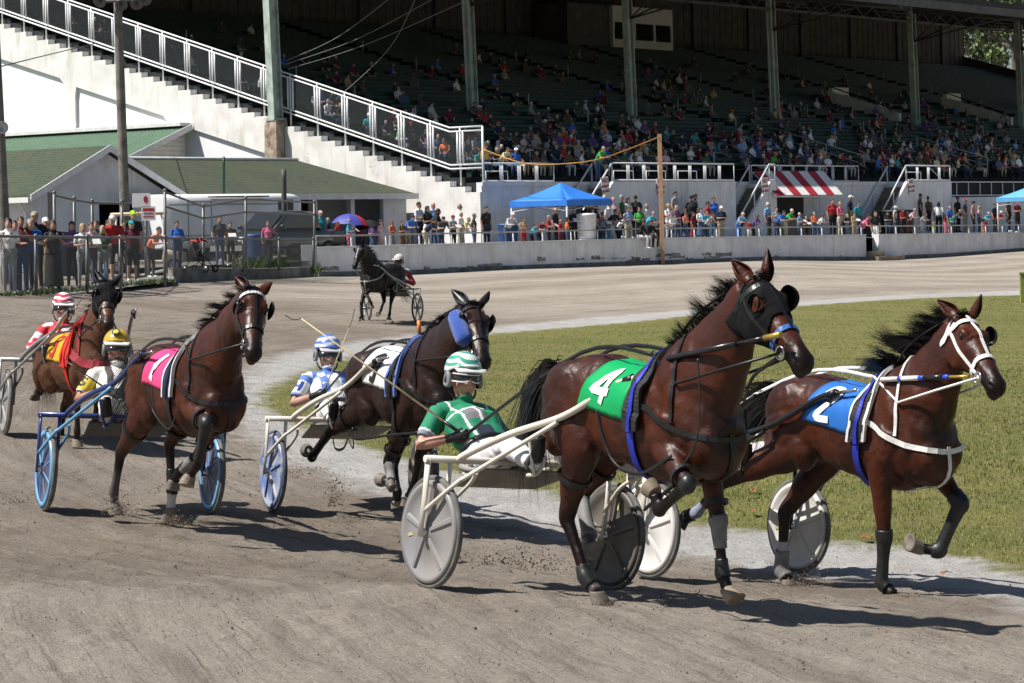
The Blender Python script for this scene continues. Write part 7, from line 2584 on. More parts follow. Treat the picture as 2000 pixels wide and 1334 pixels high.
HS = {
 4: dict(label='bay horse in a black hood with the green number 4 cloth, trotting in front', th=RIGS[4]['th'], O=O_of(4, 1.27), W=(1328, 692), C=(1170, 689), P=(1481, 549), N=(1583, 708), noff=-.03, coat='bay coat', c1=BAY1, c2=BAY2,
   ear_near=(1433, 514), ear_far=(1494, 515), seed=4, mane=dict(dir=(-.75, .1, .42), len=.25, n=620),
   tail=[(-.98, 0, 1.40), (-1.14, 0, 1.12), (-1.2, .02, .86), (-1.12, .02, .70)], tspread=.12,
   legs=dict(nearfore=dict(k=(1343, 946), f=(1287, 997), h=(1273, 935), hoof=M_HOOF, sl=-1), farfore=dict(k=(1403, 1018), f=(1411, 1119), h=(1429, 1181), hoof=M_HOOF, sl=.3),
                      nearhind=dict(k=(1107, 1012), f=(1144, 1127), h=(1186, 1182), flat=1), farhind=dict(k=(1133, 965), f=(1151, 1046), h=(1156, 1092))),
   dusty=dict(farhind=(1.3, 4), nearhind=(1.8, 4))),
 2: dict(label='bay horse with a white bridle and the blue number 2 cloth, at the right', th=RIGS[2]['th'], O=O_of(2, 1.35), W=(1730, 735), C=(1620, 731), P=(1884, 621), N=(1958, 755), noff=-.05, coat='bay coat', c1=BAY1, c2=BAY2,
   ear_near=(1835, 591), ear_far=(1906, 591), seed=2, mane=dict(dir=(-.95, .05, .22), len=.52, n=900),
   tail=[(-.98, 0, 1.38), (-1.2, 0, 1.2), (-1.42, .02, .95)], tspread=.12,
   legs=dict(nearfore=dict(k=(1727, 1050), f=(1722, 1138), h=(1768, 1183), flat=1), farfore=dict(k=(1876, 984), f=(1834, 1076), h=(1766, 1066), sl=1, hoof=M_HOOFD),
                      nearhind=dict(k=(1416, 938), f=(1362, 1000), h=(1316, 1020), hoof=M_RUBBER), farhind=dict(k=(1533, 1002), f=(1526, 1112), h=(1552, 1150), flat=1)),
   socks=dict(nearhind=(1.75, 2.5), farhind=(1.5, 2.3))),
 1: dict(label='bay horse with a white browband and the pink number 1 cloth', th=R(29), O=O_of(1, 1.3), W=(403, 664), C=(317, 672), P=(496, 566), N=(498, 692), poff=0, noff=-.10, coat='bay coat', c1=BAY1, c2=BAY2,
   ear_near=(466, 547), ear_far=(524, 553), seed=1, mane=dict(dir=(-.7, -.35, .10), len=.22, n=520, side=-.5), nrm=(.3, 0, 0),
   tail=[(-.95, 0, 1.36), (-1.2, -.03, 1.18), (-1.42, -.05, .96)], tspread=.12,
   legs=dict(nearfore=dict(k=(403, 828), f=(385, 908), h=(358, 950), hoof=M_HOOF), farfore=dict(k=(390, 884), f=(350, 922), h=(331, 953)),
                      nearhind=dict(k=(236, 885), f=(223, 960), h=(222, 1003), flat=1), farhind=dict(k=(331, 868), f=(336, 962), h=(331, 1022), flat=1)),
   socks=dict(farhind=(2.1, 4)), dusty=dict(nearhind=(1.3, 4))),
 3: dict(label='dark bay horse with a blue cheek roll and the white number 9 cloth', th=R(28), O=O_of(3, 1.3), W=(828, 668), C=(750, 676), P=(925, 596), N=(949, 708), poff=0, noff=-.10, coat='dark bay coat', c1=DBAY1, c2=DBAY2,
   ear_near=(882, 567), ear_far=(947, 577), seed=3, mane=dict(dir=(-.6, -.1, .1), len=.14, n=420), nrm=(.3, 0, 0), earm=M_LEATHER,
   tail=[(-.93, 0, 1.28), (-1.02, 0, 1.0), (-1.0, 0, .72)], tspread=.09,
   legs=dict(nearfore=dict(k=(759, 902), f=(766, 953), h=(742, 925), sl=-1), farfore=dict(k=(820, 892), f=(806, 955), h=(790, 985)),
                      nearhind=dict(k=(645, 842), f=(609, 893), h=(598, 868), sl=-1), farhind=dict(k=(768, 905), f=(776, 962), h=(772, 992), hoof=M_HOOF)),
   dusty=dict(nearfore=(1.2, 2.6))),
 7: dict(label='brown horse in a black hood with a red and yellow cloth, at the far left', th=R(30), O=O_of(7, 1.35), W=(167, 634), C=(128, 644), P=(209, 552), N=(213, 634), coat='brown coat', c1=(.115, .046, .022), c2=(.075, .028, .014),
   ear_near=(188, 533), ear_far=(236, 533), seed=7, mane=dict(dir=(-.7, -.5, .1), len=.2, n=260, side=-.6), nrm=(.4, 0, 0), earm=M_LEATHER, noff=-.04, hairm=M_MANE, vox=.015,
   tail=[(-.93, 0, 1.28), (-1.02, 0, 1.0), (-1.0, 0, .72)],
   legs=dict(nearfore=dict(k=(151, 783), f=(151, 843), h=(148, 872), flat=1, hoof=M_HOOF), farfore=dict(k=(190, 775), f=(186, 820), h=(178, 835)),
                      nearhind=dict(k=(101, 728), f=(77, 764), h=(64, 772)), farhind=dict(k=(125, 798), f=(119, 843), h=(116, 860), flat=1)),
   dusty=dict(nearhind=(1.2, 4))),
 0: dict(label='nearly black horse coming the other way in the distance by the white wall', th=R(-26), O=O_of(0, 1.3), near=1, W=(735, 510), C=(762, 514), P=(705, 477), N=(690, 521), coat='black brown coat', c1=(.012, .006, .005), c2=(.008, .005, .0045), rough=.55,
   ear_near=(712, 463), ear_far=(698, 464), seed=9, mane=dict(dir=(-.5, .1, .2), len=.2, n=220), vox=.02, tn=160,
   tail=[(-.95, 0, 1.28), (-1.05, 0, .95), (-1.25, 0, .72), (-1.5, 0, .68)],
   legs=dict(nearfore=dict(k=(715, 573), f=(725, 592), h=(728, 600)), farfore=dict(k=(706, 592), f=(707, 617), h=(697, 628), flat=1),
                      nearhind=dict(k=(764, 588), f=(761, 613), h=(758, 625), flat=1), farhind=dict(k=(750, 588), f=(744, 605), h=(738, 618)))),
}
# ------------------------------------------------------------------ sulkies
def paint(n, c, r=.35, **k): return mat(n, c, r, .05, 3, spec=.5, **k)
def dusty_wheel(name, c, rough=.5):
 return mat(name, c, rough, .10, 2.5, col2=tuple(lerp(x, y, .45) for x, y in zip(c, (.30, .25, .20))))
def sulky(rk, label, frame, frame2, discs, spokem, nsp, tyre, seatm, style='disc', stay=None):
 g = RIGS[rk]
 root = empty('sulky', mtx=g['mtx'], label=label, cat='sulky')
 T2, r = g['T'] / 2, WD / 2
 for sg in (-1, 1):
  c = V((0, sg * T2, r))
  A = V((0, sg, 0))
  mb = MB()
  mb.lathe(c, A, [(h, q) for h, q in ((-.012, r - .034), (-.022, r - .016), (-.012, r - .003), (0, r), (.012, r - .003), (.022, r - .016), (.012, r - .034))], 56)
  wroot = mb.build('wheel', tyre, root)
  near_side = (sg == HS_NEAR.get(rk, -1))
  dm = discs[0] if near_side else discs[1]
  if style == 'disc':
   mb = MB()
   mb.lathe(c, A, [(.048, .012), (.048, .05), (.036, .06), (.022, .18), (.014, .285), (.030, .300), (.030, .330), (.014, r - .033), (-.014, r - .033), (-.030, .33), (-.030, .30), (-.014, .285), (-.022, .18), (-.036, .06), (-.048, .05), (-.048, .012)], 48)
   mb.build('disc', dm, wroot)
   for s2 in (-1, 1):
    for k in range(nsp):
     a = 2 * math.pi * k / nsp + .35
     e = V((math.cos(a), 0, math.sin(a))); p = V((-math.sin(a), 0, math.cos(a)))
     mb = MB()
     w0, w1 = (.020, .028) if nsp < 7 else (.008, .006)
     q = []
     for rr, ww, h in ((.055, w0, .036), (.18, (w0 + w1) / 2, .026), (.292, w1, .016)):
      b = c + e * rr + A * (s2 * h)
      q.append([b + p * ww - A * (s2 * .004), b + p * ww * .5 + A * (s2 * (.011 if nsp < 7 else .003)), b - p * ww * .5 + A * (s2 * (.011 if nsp < 7 else .003)), b - p * ww - A * (s2 * .004)])
     mb.rings(q, 0, False)
     mb.build('spoke', spokem if near_side else (spokem if nsp >= 7 else dm), wroot)
    if nsp >= 7:
     mb = MB()
     mb.lathe(c, A * s2, [(.0145, .290), (.033, .298), (.033, .332), (.0145, r - .034)], 48); mb.build('disc_rim', spokem, wroot)
    else:
     for k in range(3):
      a = 2 * math.pi * k / 3 + 1.2
      e = V((math.cos(a), 0, math.sin(a))); p = V((-math.sin(a), 0, math.cos(a)))
      b = c + e * .225 + A * (s2 * .021)
      mb = MB(); mb.rings([[b + e * x + p * y + A * (s2 * h) for x, y in ((-.03, -.010), (.03, -.010), (.03, .010), (-.03, .010))] for h in (-.004, .003)], 0, False)
      mb.build('valve_slot', M_SLOT, wroot)
  else:
   mb = MB()
   mb.lathe(c, A, [(.012, r - .06), (.018, r - .04), (.01, r - .03), (-.01, r - .03), (-.018, r - .04), (-.012, r - .06)], 40)
   for k in range(6):
    a = 2 * math.pi * k / 6
    e = V((math.cos(a), 0, math.sin(a)))
    mb.tube([c + e * .03, c + e * (r - .05)], [.022, .012], 6)
   mb.lathe(c, A, [(-.05, .03), (-.04, .045), (.04, .045), (.05, .03)], 14)
   mb.build('spoked_rim', dm, wroot)
  mb = MB(); mb.lathe(c, A, [(-.09, .012), (-.088, .026), (-.05, .03), (.05, .03), (.088, .026), (.09, .012)], 12); mb.build('hub', M_STEELBIT, wroot)
  # fork legs, shaft, stay
  yo, yi = sg * (T2 + .085), sg * (T2 - .085)
  zb = .845
  mb = MB()
  mb.tube([(.04, yo, zb), (.03, yo, .60), (0, yo, r - .03)], [(.030, .014), (.028, .014), (.024, .012)], 10); mb.build('fork_leg', frame2, root)
  mb = MB()
  mb.tube([(.04, yi, zb), (.03, yi, .60), (0, yi, r - .03)], [.017, .016, .015], 8); mb.build('fork_leg', frame, root)
  mb = MB()
  P = crom([V((.04, sg * (T2 - .14), zb - .005)), V((.16, sg * (T2 - .15), zb + .055)), V((.55, sg * (T2 - .215), zb + .205)), V((1.0, sg * .41, 1.195)), V((1.42, sg * .355, 1.40)), V((1.62, sg * .335, 1.455))], 8)
  mb.tube(P, [lerp(.026, .021, i / (len(P) - 1)) for i in range(len(P))], 10); mb.build('shaft', frame, root)
  mb = MB()
  mb.tube([V((1.60, sg * .335, 1.45)), V((1.78, sg * .315, 1.48)), V((1.80, sg * .312, 1.48))], [.014, .013, .008], 8); mb.build('shaft_tip', M_STEELBIT, root)
  mb = MB(); mb.tube([V((1.53, sg * .345, 1.43)), V((1.60, sg * .335, 1.455))], .030, 8); mb.tube([V((1.56, sg * .345, 1.44)), V((1.55, sg * .36, 1.38))], .012, 6); mb.build('shaft_sleeve', M_LEATHER, root)
  mb = MB()
  mb.tube(crom([V((.02, yo, .50)), V((.26, sg * (T2 + .0), .70)), V((.34, sg * (T2 - .06), .77)), V((.95, sg * .435, 1.145))], 5), .0155, 8); mb.build('stay', stay or frame, root)
  mb = MB()
  mb.tube(crom([V((.0, yi, .52)), V((.22, sg * (T2 - .13), .70)), V((.34, sg * (T2 - .10), .78))], 5), .013, 8); mb.build('stay', stay or frame, root)
  mb = MB()   # stirrup cup on the shaft
  mb.tube(crom([V((.70, sg * .47, 1.03)), V((.71, sg * .44, .86)), V((.69, sg * .40, .80)), V((.71, sg * .36, .86)), V((.72, sg * .36, .92))], 5), .012, 6)
  mb.tube([(.69, sg * .40, .80), (.60, sg * .40, .79)], .014, 6)
  mb.build('stirrup', frame2, root)
 mb = MB()
 mb.tube([(.04, -T2 - .11, .845), (.04, -.3, .845), (.04, .3, .845), (.04, T2 + .11, .845)], .024, 10)
 mb.build('crossbar', frame, root)
 mb = MB()
 for sg in (-1, 1):
  mb.tube([(.04, sg * .17, .825), (-.30, sg * .16, .725), (-.56, sg * .15, .73)], .017, 8)
 mb.tube([(-.56, -.15, .73), (-.56, .15, .73)], .017, 8)
 mb.build('seat_rail', frame, root)
 mb = MB()
 section_loft(mb, [(-.64, .10, .74, .79), (-.62, .17, .74, .81), (-.5, .19, .74, .79), (-.3, .19, .74, .78), (-.27, .15, .745, .77)], 18, 0, 4)
 mb.build('seat', seatm, root)
 mb = MB()
 P = [V((.02, -.40, .80)), V((.02, .40, .80)), V((-.42, .34, .66)), V((-.42, -.34, .66))]
 mb.add(P + [p - UZ * .015 for p in P], [(0, 1, 2, 3), (7, 6, 5, 4), (0, 4, 5, 1), (1, 5, 6, 2), (2, 6, 7, 3), (3, 7, 4, 0)])
 mb.build('mud_apron', seatm, root)
 return root
HS_NEAR = {0: 1}
M_SLOT = mat('valve slot', (.50, .44, .22), .6, .1, 9)
M_TYREG = mat('dusty grey tyre', (.16, .155, .145), .85, .2, 9)
M_CREAM = dusty_wheel('cream white tube', (.80, .76, .66), .35)
M_BLUETUBE = paint('royal blue tube', (.016, .035, .16), .3, coat=.4)
M_PALEBLUE = paint('pale blue paint', (.15, .38, .64), .35)
M_GREYTUBE = paint('grey tube', (.36, .36, .37), .4, metal=.4)
M_GREYDISC = dusty_wheel('grey plastic disc', (.235, .235, .245), .45)
M_SHADEDISC = dusty_wheel('shaded disc', (.030, .031, .034), .5)  # darker copy: shade on the far wheel's inward face, put into its colour
M_WHITEDISC = dusty_wheel('white plastic disc', (.78, .77, .75), .4)
M_BLUEDISC = dusty_wheel('dark blue disc', (.014, .025, .115), .45)
M_SEATG = mat('grey seat pan', (.27, .255, .235), .7, .2, 5)
M_SEATD = mat('dark seat pan', (.03, .03, .034), .6, .2, 5)
def swirl(t, b, tc, out):
 w_ = t.nodes.new('ShaderNodeTexWave'); w_.wave_type = 'RINGS'
 w_.inputs['Scale'].default_value = 3.4; w_.inputs['Distortion'].default_value = 9; w_.inputs['Detail'].default_value = 1
 t.links.new(tc.outputs['Object'], w_.inputs['Vector'])
 x = t.nodes.new('ShaderNodeMix'); x.data_type = 'RGBA'
 t.links.new(w_.outputs[0], x.inputs[0]); x.inputs[6].default_value = (*swirl.a, 1); x.inputs[7].default_value = (*swirl.b, 1)
 t.links.new(x.outputs[2], b.inputs['Base Color'])
swirl.a, swirl.b = (.34, .36, .42), (.14, .20, .42)
M_SWIRL = mat('blue swirl disc', (.3, .3, .4), .4, .1, 3, fn=swirl)
M_PBTYRE = mat('blue edged tyre', (.10, .11, .14), .8, .2, 9)
sulky(4, 'white racing sulky with dusty grey wheel discs in front', M_CREAM, M_CREAM, (M_GREYDISC, M_SHADEDISC), M_GREYDISC, 5, M_TYREG, M_SEATG)
sulky(2, 'racing sulky with black shafts and white wheel discs at the right', M_SHAFTBLK, M_CREAM, (M_WHITEDISC, M_WHITEDISC), M_WHITEDISC, 5, M_TYREG, M_SEATG)
sulky(1, 'royal blue racing sulky with pale blue wheel spokes', M_BLUETUBE, M_BLUETUBE, (M_BLUEDISC, M_BLUEDISC), M_PALEBLUE, 8, M_TYREG, M_SEATD, stay=M_PALEBLUE)
sulky(3, 'white racing sulky with blue swirled wheel discs', M_CREAM, M_CREAM, (M_SWIRL, M_SHADEDISC), M_SWIRL, 5, M_PBTYRE, M_SEATG)
sulky(7, 'grey metal racing sulky cut by the left edge', M_GREYTUBE, M_GREYTUBE, (M_GREYDISC, M_SHADEDISC), M_GREYDISC, 5, M_TYREG, M_SEATD)
sulky(0, 'distant jog cart with open spoked grey wheels', M_GREYTUBE, M_GREYTUBE, (M_GREYTUBE, M_GREYTUBE), M_GREYTUBE, 6, M_TYRE, M_SEATD, 'spoked')
# ------------------------------------------------------------------ horses in their harness
HH = {k: build_horse('race_horse', HS[k]) for k in (4, 2, 1, 3, 7, 0)}
M_HOODBLK = mat('black hood cloth', (.009, .009, .010), .85, .2, 20, .2, 120, spec=.12)
M_WHITELEATHER = mat('white harness', (.80, .79, .76), .45, .08, 12)
M_BLUESTRAP = mat('royal blue strap', (.018, .035, .42), .5, .1, 12)
M_PADBLK = mat('black saddle pad', (.016, .016, .018), .75, .2, 20, .2, 90)
def vinyl(n, c): return mat(n, c, .38, .06, 5, .18, 9, spec=.5)
# number 4
h = HH[4]
bridle(h, nose=paint('blue noseband', (.04, .14, .42)), cups=False)
hd = (h['ht'] > .02) & (h['ht'] < .56 - .10 * np.clip(h['hn'] + .05, -.2, .1) / .1) & (h['hr'] < .21)
eye_d = np.minimum(np.hypot((h['ht'] - .265) * h['HL'], (h['hn'] - .03) * h['hs']), 9)
hd &= ~((eye_d < .042) & (np.abs(h['hss']) > .05))
shell(h, 'hood', hd, .010, M_HOODBLK, h['root'], 'black cloth hood with eye holes')
for q in (-1, 1):    # eye-cup rims
 c = h['hp'](.265, .03, .098 * q)
 mb = MB()
 rg_ = []
 for i in range(6):
  th = i / 5
  rg_.append([c + h['s'] * (q * (.004 + .040 * th) * h['hs']) - h['d'] * .010 * th + (h['d'] * math.cos(a) * .85 + h['n'] * math.sin(a)) * (.050 + .012 * math.sin(th * 3)) * (1 - .0 * th) for a in [j * math.pi / 9 + (.5 if q else 0) for j in range(18)]])
 if q == h['near']: mb.rings(rg_[:3], 0, True, False); mb.build('blinker_cup', M_HOODBLK, h['root'], recalc=False)
 else:
  rg_ = [[c + h['s'] * (q * (.02 + .085 * math.cos(th)) * h['hs']) - h['d'] * (.04 - .075 * math.sin(th) * math.cos(a)) * h['hs'] + h['n'] * (.085 * math.sin(th) * math.sin(a)) * h['hs'] for a in [j * math.pi / 9 for j in range(18)]] for th in [.05 + i * .27 for i in range(6)]]
  mb.rings(rg_, 0, True, False); mb.build('blinker_cup', M_HOODBLK, h['root'], recalc=False)
saddle_cloth(h, vinyl('green vinyl', (.0, .36, .10)), '4', paint('white number', (.84, .84, .82)), 'bright green saddle cloth with a white 4')
saddle(h, M_PADBLK, None, M_BLUESTRAP)
breast_strap(h, M_LEATHER)
overcheck(h)
for kx, p in (('nearfore', .78), ('farfore', .74), ('nearhind', .42), ('farhind', .45)): leg_ring(h, kx, p, M_LEATHER, w=.030)
boot(h, 'nearfore', .94, 1.12, .004, M_RUBBER, 'knee_boot'); boot(h, 'farfore', .92, 1.55, .011, M_GREYBOOT, 'knee_boot'); boot(h, 'nearhind', 1.80, 2.6, .010, M_RUBBER, 'fetlock_boot'); boot(h, 'farhind', 1.15, 2.2, .011, M_GREYBOOT, 'shin_boot')
boot(h, 'farfore', 1.7, 2.35, .008, M_RUBBER, 'tendon_boot')
# number 2
h2 = HH[2]
bridle(h2, M_WHITELEATHER, cups=False)
for q, sz in ((-h2['near'], 1.),):
 mb = MB(); c = h2['hp'](.27, .03, .11 * q)
 mb.rings([[c + h2['s'] * (q * (.015 + .06 * math.cos(th))) - h2['d'] * (.03 - .07 * math.sin(th) * math.cos(a)) + h2['n'] * (.07 * math.sin(th) * math.sin(a)) for a in [j * math.pi / 8 for j in range(16)]] for th in [.05 + i * .28 for i in range(6)]], 0, True, False)
 mb.build('blinker_cup', M_LEATHER, h2['root'], recalc=False)
saddle_cloth(h2, vinyl('blue vinyl', (.02, .15, .52)), '2', paint('white number', (.84, .84, .82)), 'blue saddle cloth with a white 2')
saddle(h2, M_PADBLK, M_WHITELEATHER, M_BLUESTRAP)
breast_strap(h2, M_WHITELEATHER, .036)
overcheck(h2, M_LEATHER)
boot(h2, 'nearfore', .88, 2.55, .011, M_RUBBER, 'leg_boot'); boot(h2, 'farfore', .80, 2.4, .012, M_RUBBER, 'leg_boot'); boot(h2, 'farhind', 1.65, 2.9, .016, M_GREYBOOT, 'shin_boot')
boot(h2, 'nearhind', 2.4, 3.1, .012, M_RUBBER, 'fetlock_boot')
# number 1
h1 = HH[1]
bridle(h1, brow=paint('white browband', (.82, .82, .82)))
saddle_cloth(h1, vinyl('pink vinyl', (.80, .06, .22)), '1', paint('white number', (.84, .84, .82)), 'pink saddle cloth with a white 1')
saddle(h1, mat('blue saddle pad', (.012, .022, .13), .7, .15, 20), M_WHITELEATHER, M_LEATHER)
breast_strap(h1, M_LEATHER)
overcheck(h1)
for kx, p in (('nearfore', .72), ('farfore', .75), ('nearhind', .40), ('farhind', .5)): leg_ring(h1, kx, p, M_LEATHER, w=.030)
boot(h1, 'nearfore', .88, 1.9, .010, M_RUBBER, 'knee_boot'); boot(h1, 'farfore', 1.25, 1.85, .012, M_GREYBOOT, 'tendon_boot'); boot(h1, 'farhind', 1.5, 2.05, .008, M_RUBBER, 'shin_boot')
# number 9
h3 = HH[3]
bridle(h3)
CP3 = dict(CP); CP3['xb_top'] = -.30
saddle_cloth(h3, vinyl('white vinyl', (.82, .82, .80)), '9', paint('black number', (.015, .015, .016)), 'white saddle cloth with a black 9', CP3)
saddle(h3, M_PADBLK, paint('pale blue edge', (.16, .25, .62)), M_LEATHER)
breast_strap(h3, M_LEATHER)
overcheck(h3)
def fuzz(t, b, tc, out): b.inputs['Sheen Weight'].default_value = .5
M_FLEECE = mat('blue fleece', (.008, .09, .50), .95, .2, 60, .8, 160, fn=fuzz)
c0, c1 = h3['pick']((889, 614), h3['near'] * .16), h3['pick']((908, 668), h3['near'] * .20)
mb = MB()
ax = (c1 - c0).normalized()
mb.tube([c0 - ax * .02, c0, c0.lerp(c1, .1), c0.lerp(c1, .5), c0.lerp(c1, .9), c1, c1 + ax * .02], [.02, .055, .07, .074, .07, .055, .02], 18)
mb.build('cheek_roll', M_FLEECE, h3['root'], label='blue fleece cheek roll')
p, n = cast(h3, h3['T'](.36, 0, 1.3), h3['up'], 1., .03)
mb = MB(); mb.tube([p, p + UZ * .05], .012, 8); mb.tube([p + UZ * .05, p + UZ * .16 + V((-.01, 0, 0))], .017, 10); mb.build('saddle_peg', paint('orange peg', (.85, .22, .03)), h3['root'])
for kx, p in (('nearfore', .75), ('farfore', .72), ('nearhind', .42), ('farhind', .5)): leg_ring(h3, kx, p, M_LEATHER, w=.030)
boot(h3, 'nearfore', 1.1, 1.75, .012, M_GREYBOOT, 'tendon_boot')
# far left horse
h7 = HH[7]
bridle(h7, cups=True)
hd = (h7['ht'] > -.02) & (h7['ht'] < .50) & (h7['hr'] < .21)
shell(h7, 'hood', hd, .010, M_HOODBLK, h7['root'], 'black hood')
saddle_cloth(h7, vinyl('yellow vinyl', (.72, .40, .02)), '5', paint('red number', (.60, .03, .02)), 'yellow and red saddle cloth')
M_REDPAD = mat('bright red pad', (.62, .025, .015), .7, .1, 9)
saddle(h7, M_REDPAD, M_REDPAD, M_REDPAD, .42)
breast_strap(h7, mat('dark red collar', (.30, .02, .03), .7, .1, 9), .09, 1.34, 1.16, False)
boot(h7, 'nearhind', 1.1, 2.3, .010, M_RUBBER, 'shin_boot')
# distant horse
h0 = HH[0]
bridle(h0, cups=True)
saddle(h0, M_PADBLK, None, M_LEATHER)
breast_strap(h0, mat('grey breast strap', (.42, .40, .38), .6), .03, neckstrap=False)
boot(h0, 'farfore', 1.2, 2.2, .012, M_RUBBER, 'leg_boot'); boot(h0, 'nearfore', 1.0, 1.6, .012, M_GREYBOOT, 'leg_boot')
# head poles, chin straps
def head_pole(h, u0, v0, u1, v1, off0, off1, bands):
 a, b = h['pick']((u0, v0), h['near'] * off0), h['pick']((u1, v1), h['near'] * off1)
 root_ = None
 for f0, f1, m_, r_ in bands:
  mb = MB(); mb.tube([a.lerp(b, f0), a.lerp(b, f1)], r_, 10)
  root_ = mb.build('head_pole', m_, root_ or h['root'])
 return a, b
M_BLUEBAND = paint('blue band', (.03, .07, .45))
head_pole(h, 1305, 700, 1526, 653, .16, .16, [(0, .62, M_SHAFTBLK, .018), (.62, .86, M_SHAFTBLK, .013), (.86, 1, M_GOLD, .017)])
head_pole(h2, 1722, 741, 1893, 735, .17, .14, [(0, .2, M_WHITELEATHER, .016), (.2, .24, M_BLUEBAND, .018), (.24, .44, M_WHITELEATHER, .018), (.44, .5, M_BLUEBAND, .019), (.5, .72, M_SHAFTBLK, .021), (.72, .78, M_BLUEBAND, .019), (.78, 1, M_GOLD, .011)])
# ------------------------------------------------------------------ drivers
def driver_pose(rk, sp):
 J = {}
 J['pelvis'] = V((-.40, 0, .87)); J['neck'] = V((-.75, 0, 1.225)); J['head'] = V((-.775, 0, 1.435))
 J['look'] = V(sp.get('look', (1, -.2, -.08)))
 for s, n in ((1, 'l'), (-1, 'r')):
  J['sh' + n] = V((-.735, .20 * s, 1.175)); J['hip' + n] = V((-.34, .11 * s, .85)); J['kn' + n] = V((.16, .29 * s, .965)); J['an' + n] = V((.68, .40 * s, .87)); J['to' + n] = V((.76, .43 * s, 1.04))
  J['el' + n] = V((-.62, .365 * s, .955)); J['wr' + n] = V((-.40, .235 * s, 1.04)); J['ha' + n] = V((-.31, .18 * s, 1.07))
 for k_, v_ in sp.get('J', {}).items(): J[k_] = V(v_)
 return J
def text_on(H, txt, origin, out, up, size, m, parent, lift=.012):
 o = text_mesh(txt, size, m, .004, 'emblem', .0)
 me = o.data
 bm = bmesh.new(); bm.from_mesh(me)
 bmesh.ops.triangulate(bm, faces=bm.faces)
 bmesh.ops.subdivide_edges(bm, edges=[e for e in bm.edges if e.calc_length() > size * .2], cuts=2, use_grid_fill=False)
 bm.to_mesh(me); bm.free()
 out = out.normalized(); right = up.cross(out).normalized(); up = out.cross(right)
 for v in me.vertices:
  p = origin + right * v.co.x + up * v.co.y
  q, n, _, _ = H['bvh'].ray_cast(p + out * .3, -out, .6)
  v.co = (q if q is not None else p) + out * lift
 o.parent = parent
 return o
def build_driver(rk, sp):
 g = RIGS[rk]
 root = empty('person', mtx=g['mtx'] , label=sp['label'], cat='person', group='sulky drivers')
 J = driver_pose(rk, sp)
 B = figure_bones(J, sp.get('fat', 1.08), False, sp.get('sleeve', .45), False)
 vox = sp.get('vox', .0095)
 # fists instead of mittens
 B = [b for b in B if not (b[0] == 'skin' and len(b[1]) == 3 and b[2][1] == (.040, .024))]
 mb = MB()
 FB = []
 for n, s in (('l', 1), ('r', -1)):
  wr, ha = J['wr' + n], J['ha' + n]
  d = (ha - wr).normalized(); up = (V((0, 0, 1)) - d * d.z).normalized(); sd = up.cross(d)
  c = wr + d * .065
  FB.append(('glove', [wr - d * .03, wr + d * .01, c, c + d * .03], [(.036, .034), (.034, .032), (.042, .030), (.036, .024)], up))
  for i in range(4):
   o = c + d * .032 + up * ((i - 1.5) * .0205)
   ln = (.036, .040, .038, .030)[i]
   p1 = o + d * .022 - sd * (-s * .004); p2 = p1 + d * .008 + sd * (s * -.0) - sd * (s * .026); p3 = p2 - d * ln - sd * (s * .008)
   FB.append(('glove', [o - d * .02, p1, p2, p3], [(.0115, .0115), (.0118, .0118), (.011, .011), (.0095, .0095)], up))
  t0 = wr + d * .035 + up * .030 - sd * (s * .010)
  FB.append(('glove', [t0, t0 + d * .030 + up * .018 - sd * (s * .014), t0 + d * .055 + up * .004 - sd * (s * .026)], [(.014, .014), (.012, .012), (.010, .010)], up))
 B += FB
 for r, P, rad, sd in B: seg_loft(mb, P, rad, sd)
 lumps = add_head(mb, J, 'none', 1.24)
 hh, f, u, s = J['_head']
 mb.ball(hh + f * .066 - u * .128, (.040, .046, .036), 12, 8, rot=Matrix((f, s, u)).transposed()); lumps.append(('skin', hh + f * .066 - u * .128, (.040, .046, .036), Matrix((f, s, u)).transposed()))
 F3 = Matrix((f, s, u)).transposed()
 HSC = 1.12
 def hpt(x, y, z): return hh + (f * x + s * y + u * z) * HSC
 for x, y, z, r in ((.098, 0, -.088, (.012, .024, .008)), (.096, 0, -.104, (.011, .020, .008)), (.086, .034, .0, (.012, .020, .010)), (.086, -.034, .0, (.012, .020, .010)), (.106, 0, -.030, (.016, .013, .030)), (.066, .046, -.062, (.026, .022, .022)), (.066, -.046, -.062, (.026, .022, .022)), (.112, .014, -.058, (.010, .008, .008)), (.112, -.014, -.058, (.010, .008, .008))):
  mb.ball(hpt(x, y, z), r, 10, 7, rot=F3)
 me, co, no = remesh(mb, vox, 3, 'body')
 reg = bone_field(co.astype(float), B, lumps)
 cen = np.empty(len(me.polygons) * 3, np.float32); me.polygons.foreach_get('center', cen)
 freg = bone_field(cen.reshape(-1, 3).astype(float), B, lumps)
 for m in (sp['skin'], sp['skin'], sp['pants'], hm('brown'), M_RUBBER, M_RUBBER, M_LEATHER): me.materials.append(m)
 me.polygons.foreach_set('material_index', freg.astype(np.int32))
 body = bpy.data.objects.new('body', me); COL.objects.link(body); body.parent = root
 H = dict(me=me, co=co, no=no, root=root, bvh=BVHTree.FromPolygons([tuple(x) for x in co.tolist()], [tuple(p.vertices) for p in me.polygons]), J=J)
 # clothing that follows the body, with folds
 fold = lambda amp, fx, sd_: amp * (vnoise(co[:, 0] * fx + co[:, 2] * fx * .9, co[:, 1] * fx * 1.1 - co[:, 2] * fx * .5, sd_) - .25)
 sh = shell(H, 'jacket', reg == 1, .010 + fold(.016, 13, 3), sp['jacket'], root)
 V_ = np.array([v.co for v in sh.data.vertices])
 tint = np.ones((len(V_), 3))
 if sp.get('paintjob'): tint = sp['paintjob'](V_, J)
 at = sh.data.attributes.new('tint', 'FLOAT_COLOR', 'POINT')
 at.data.foreach_set('color', np.c_[tint, np.ones(len(V_))].astype(np.float32).reshape(-1))
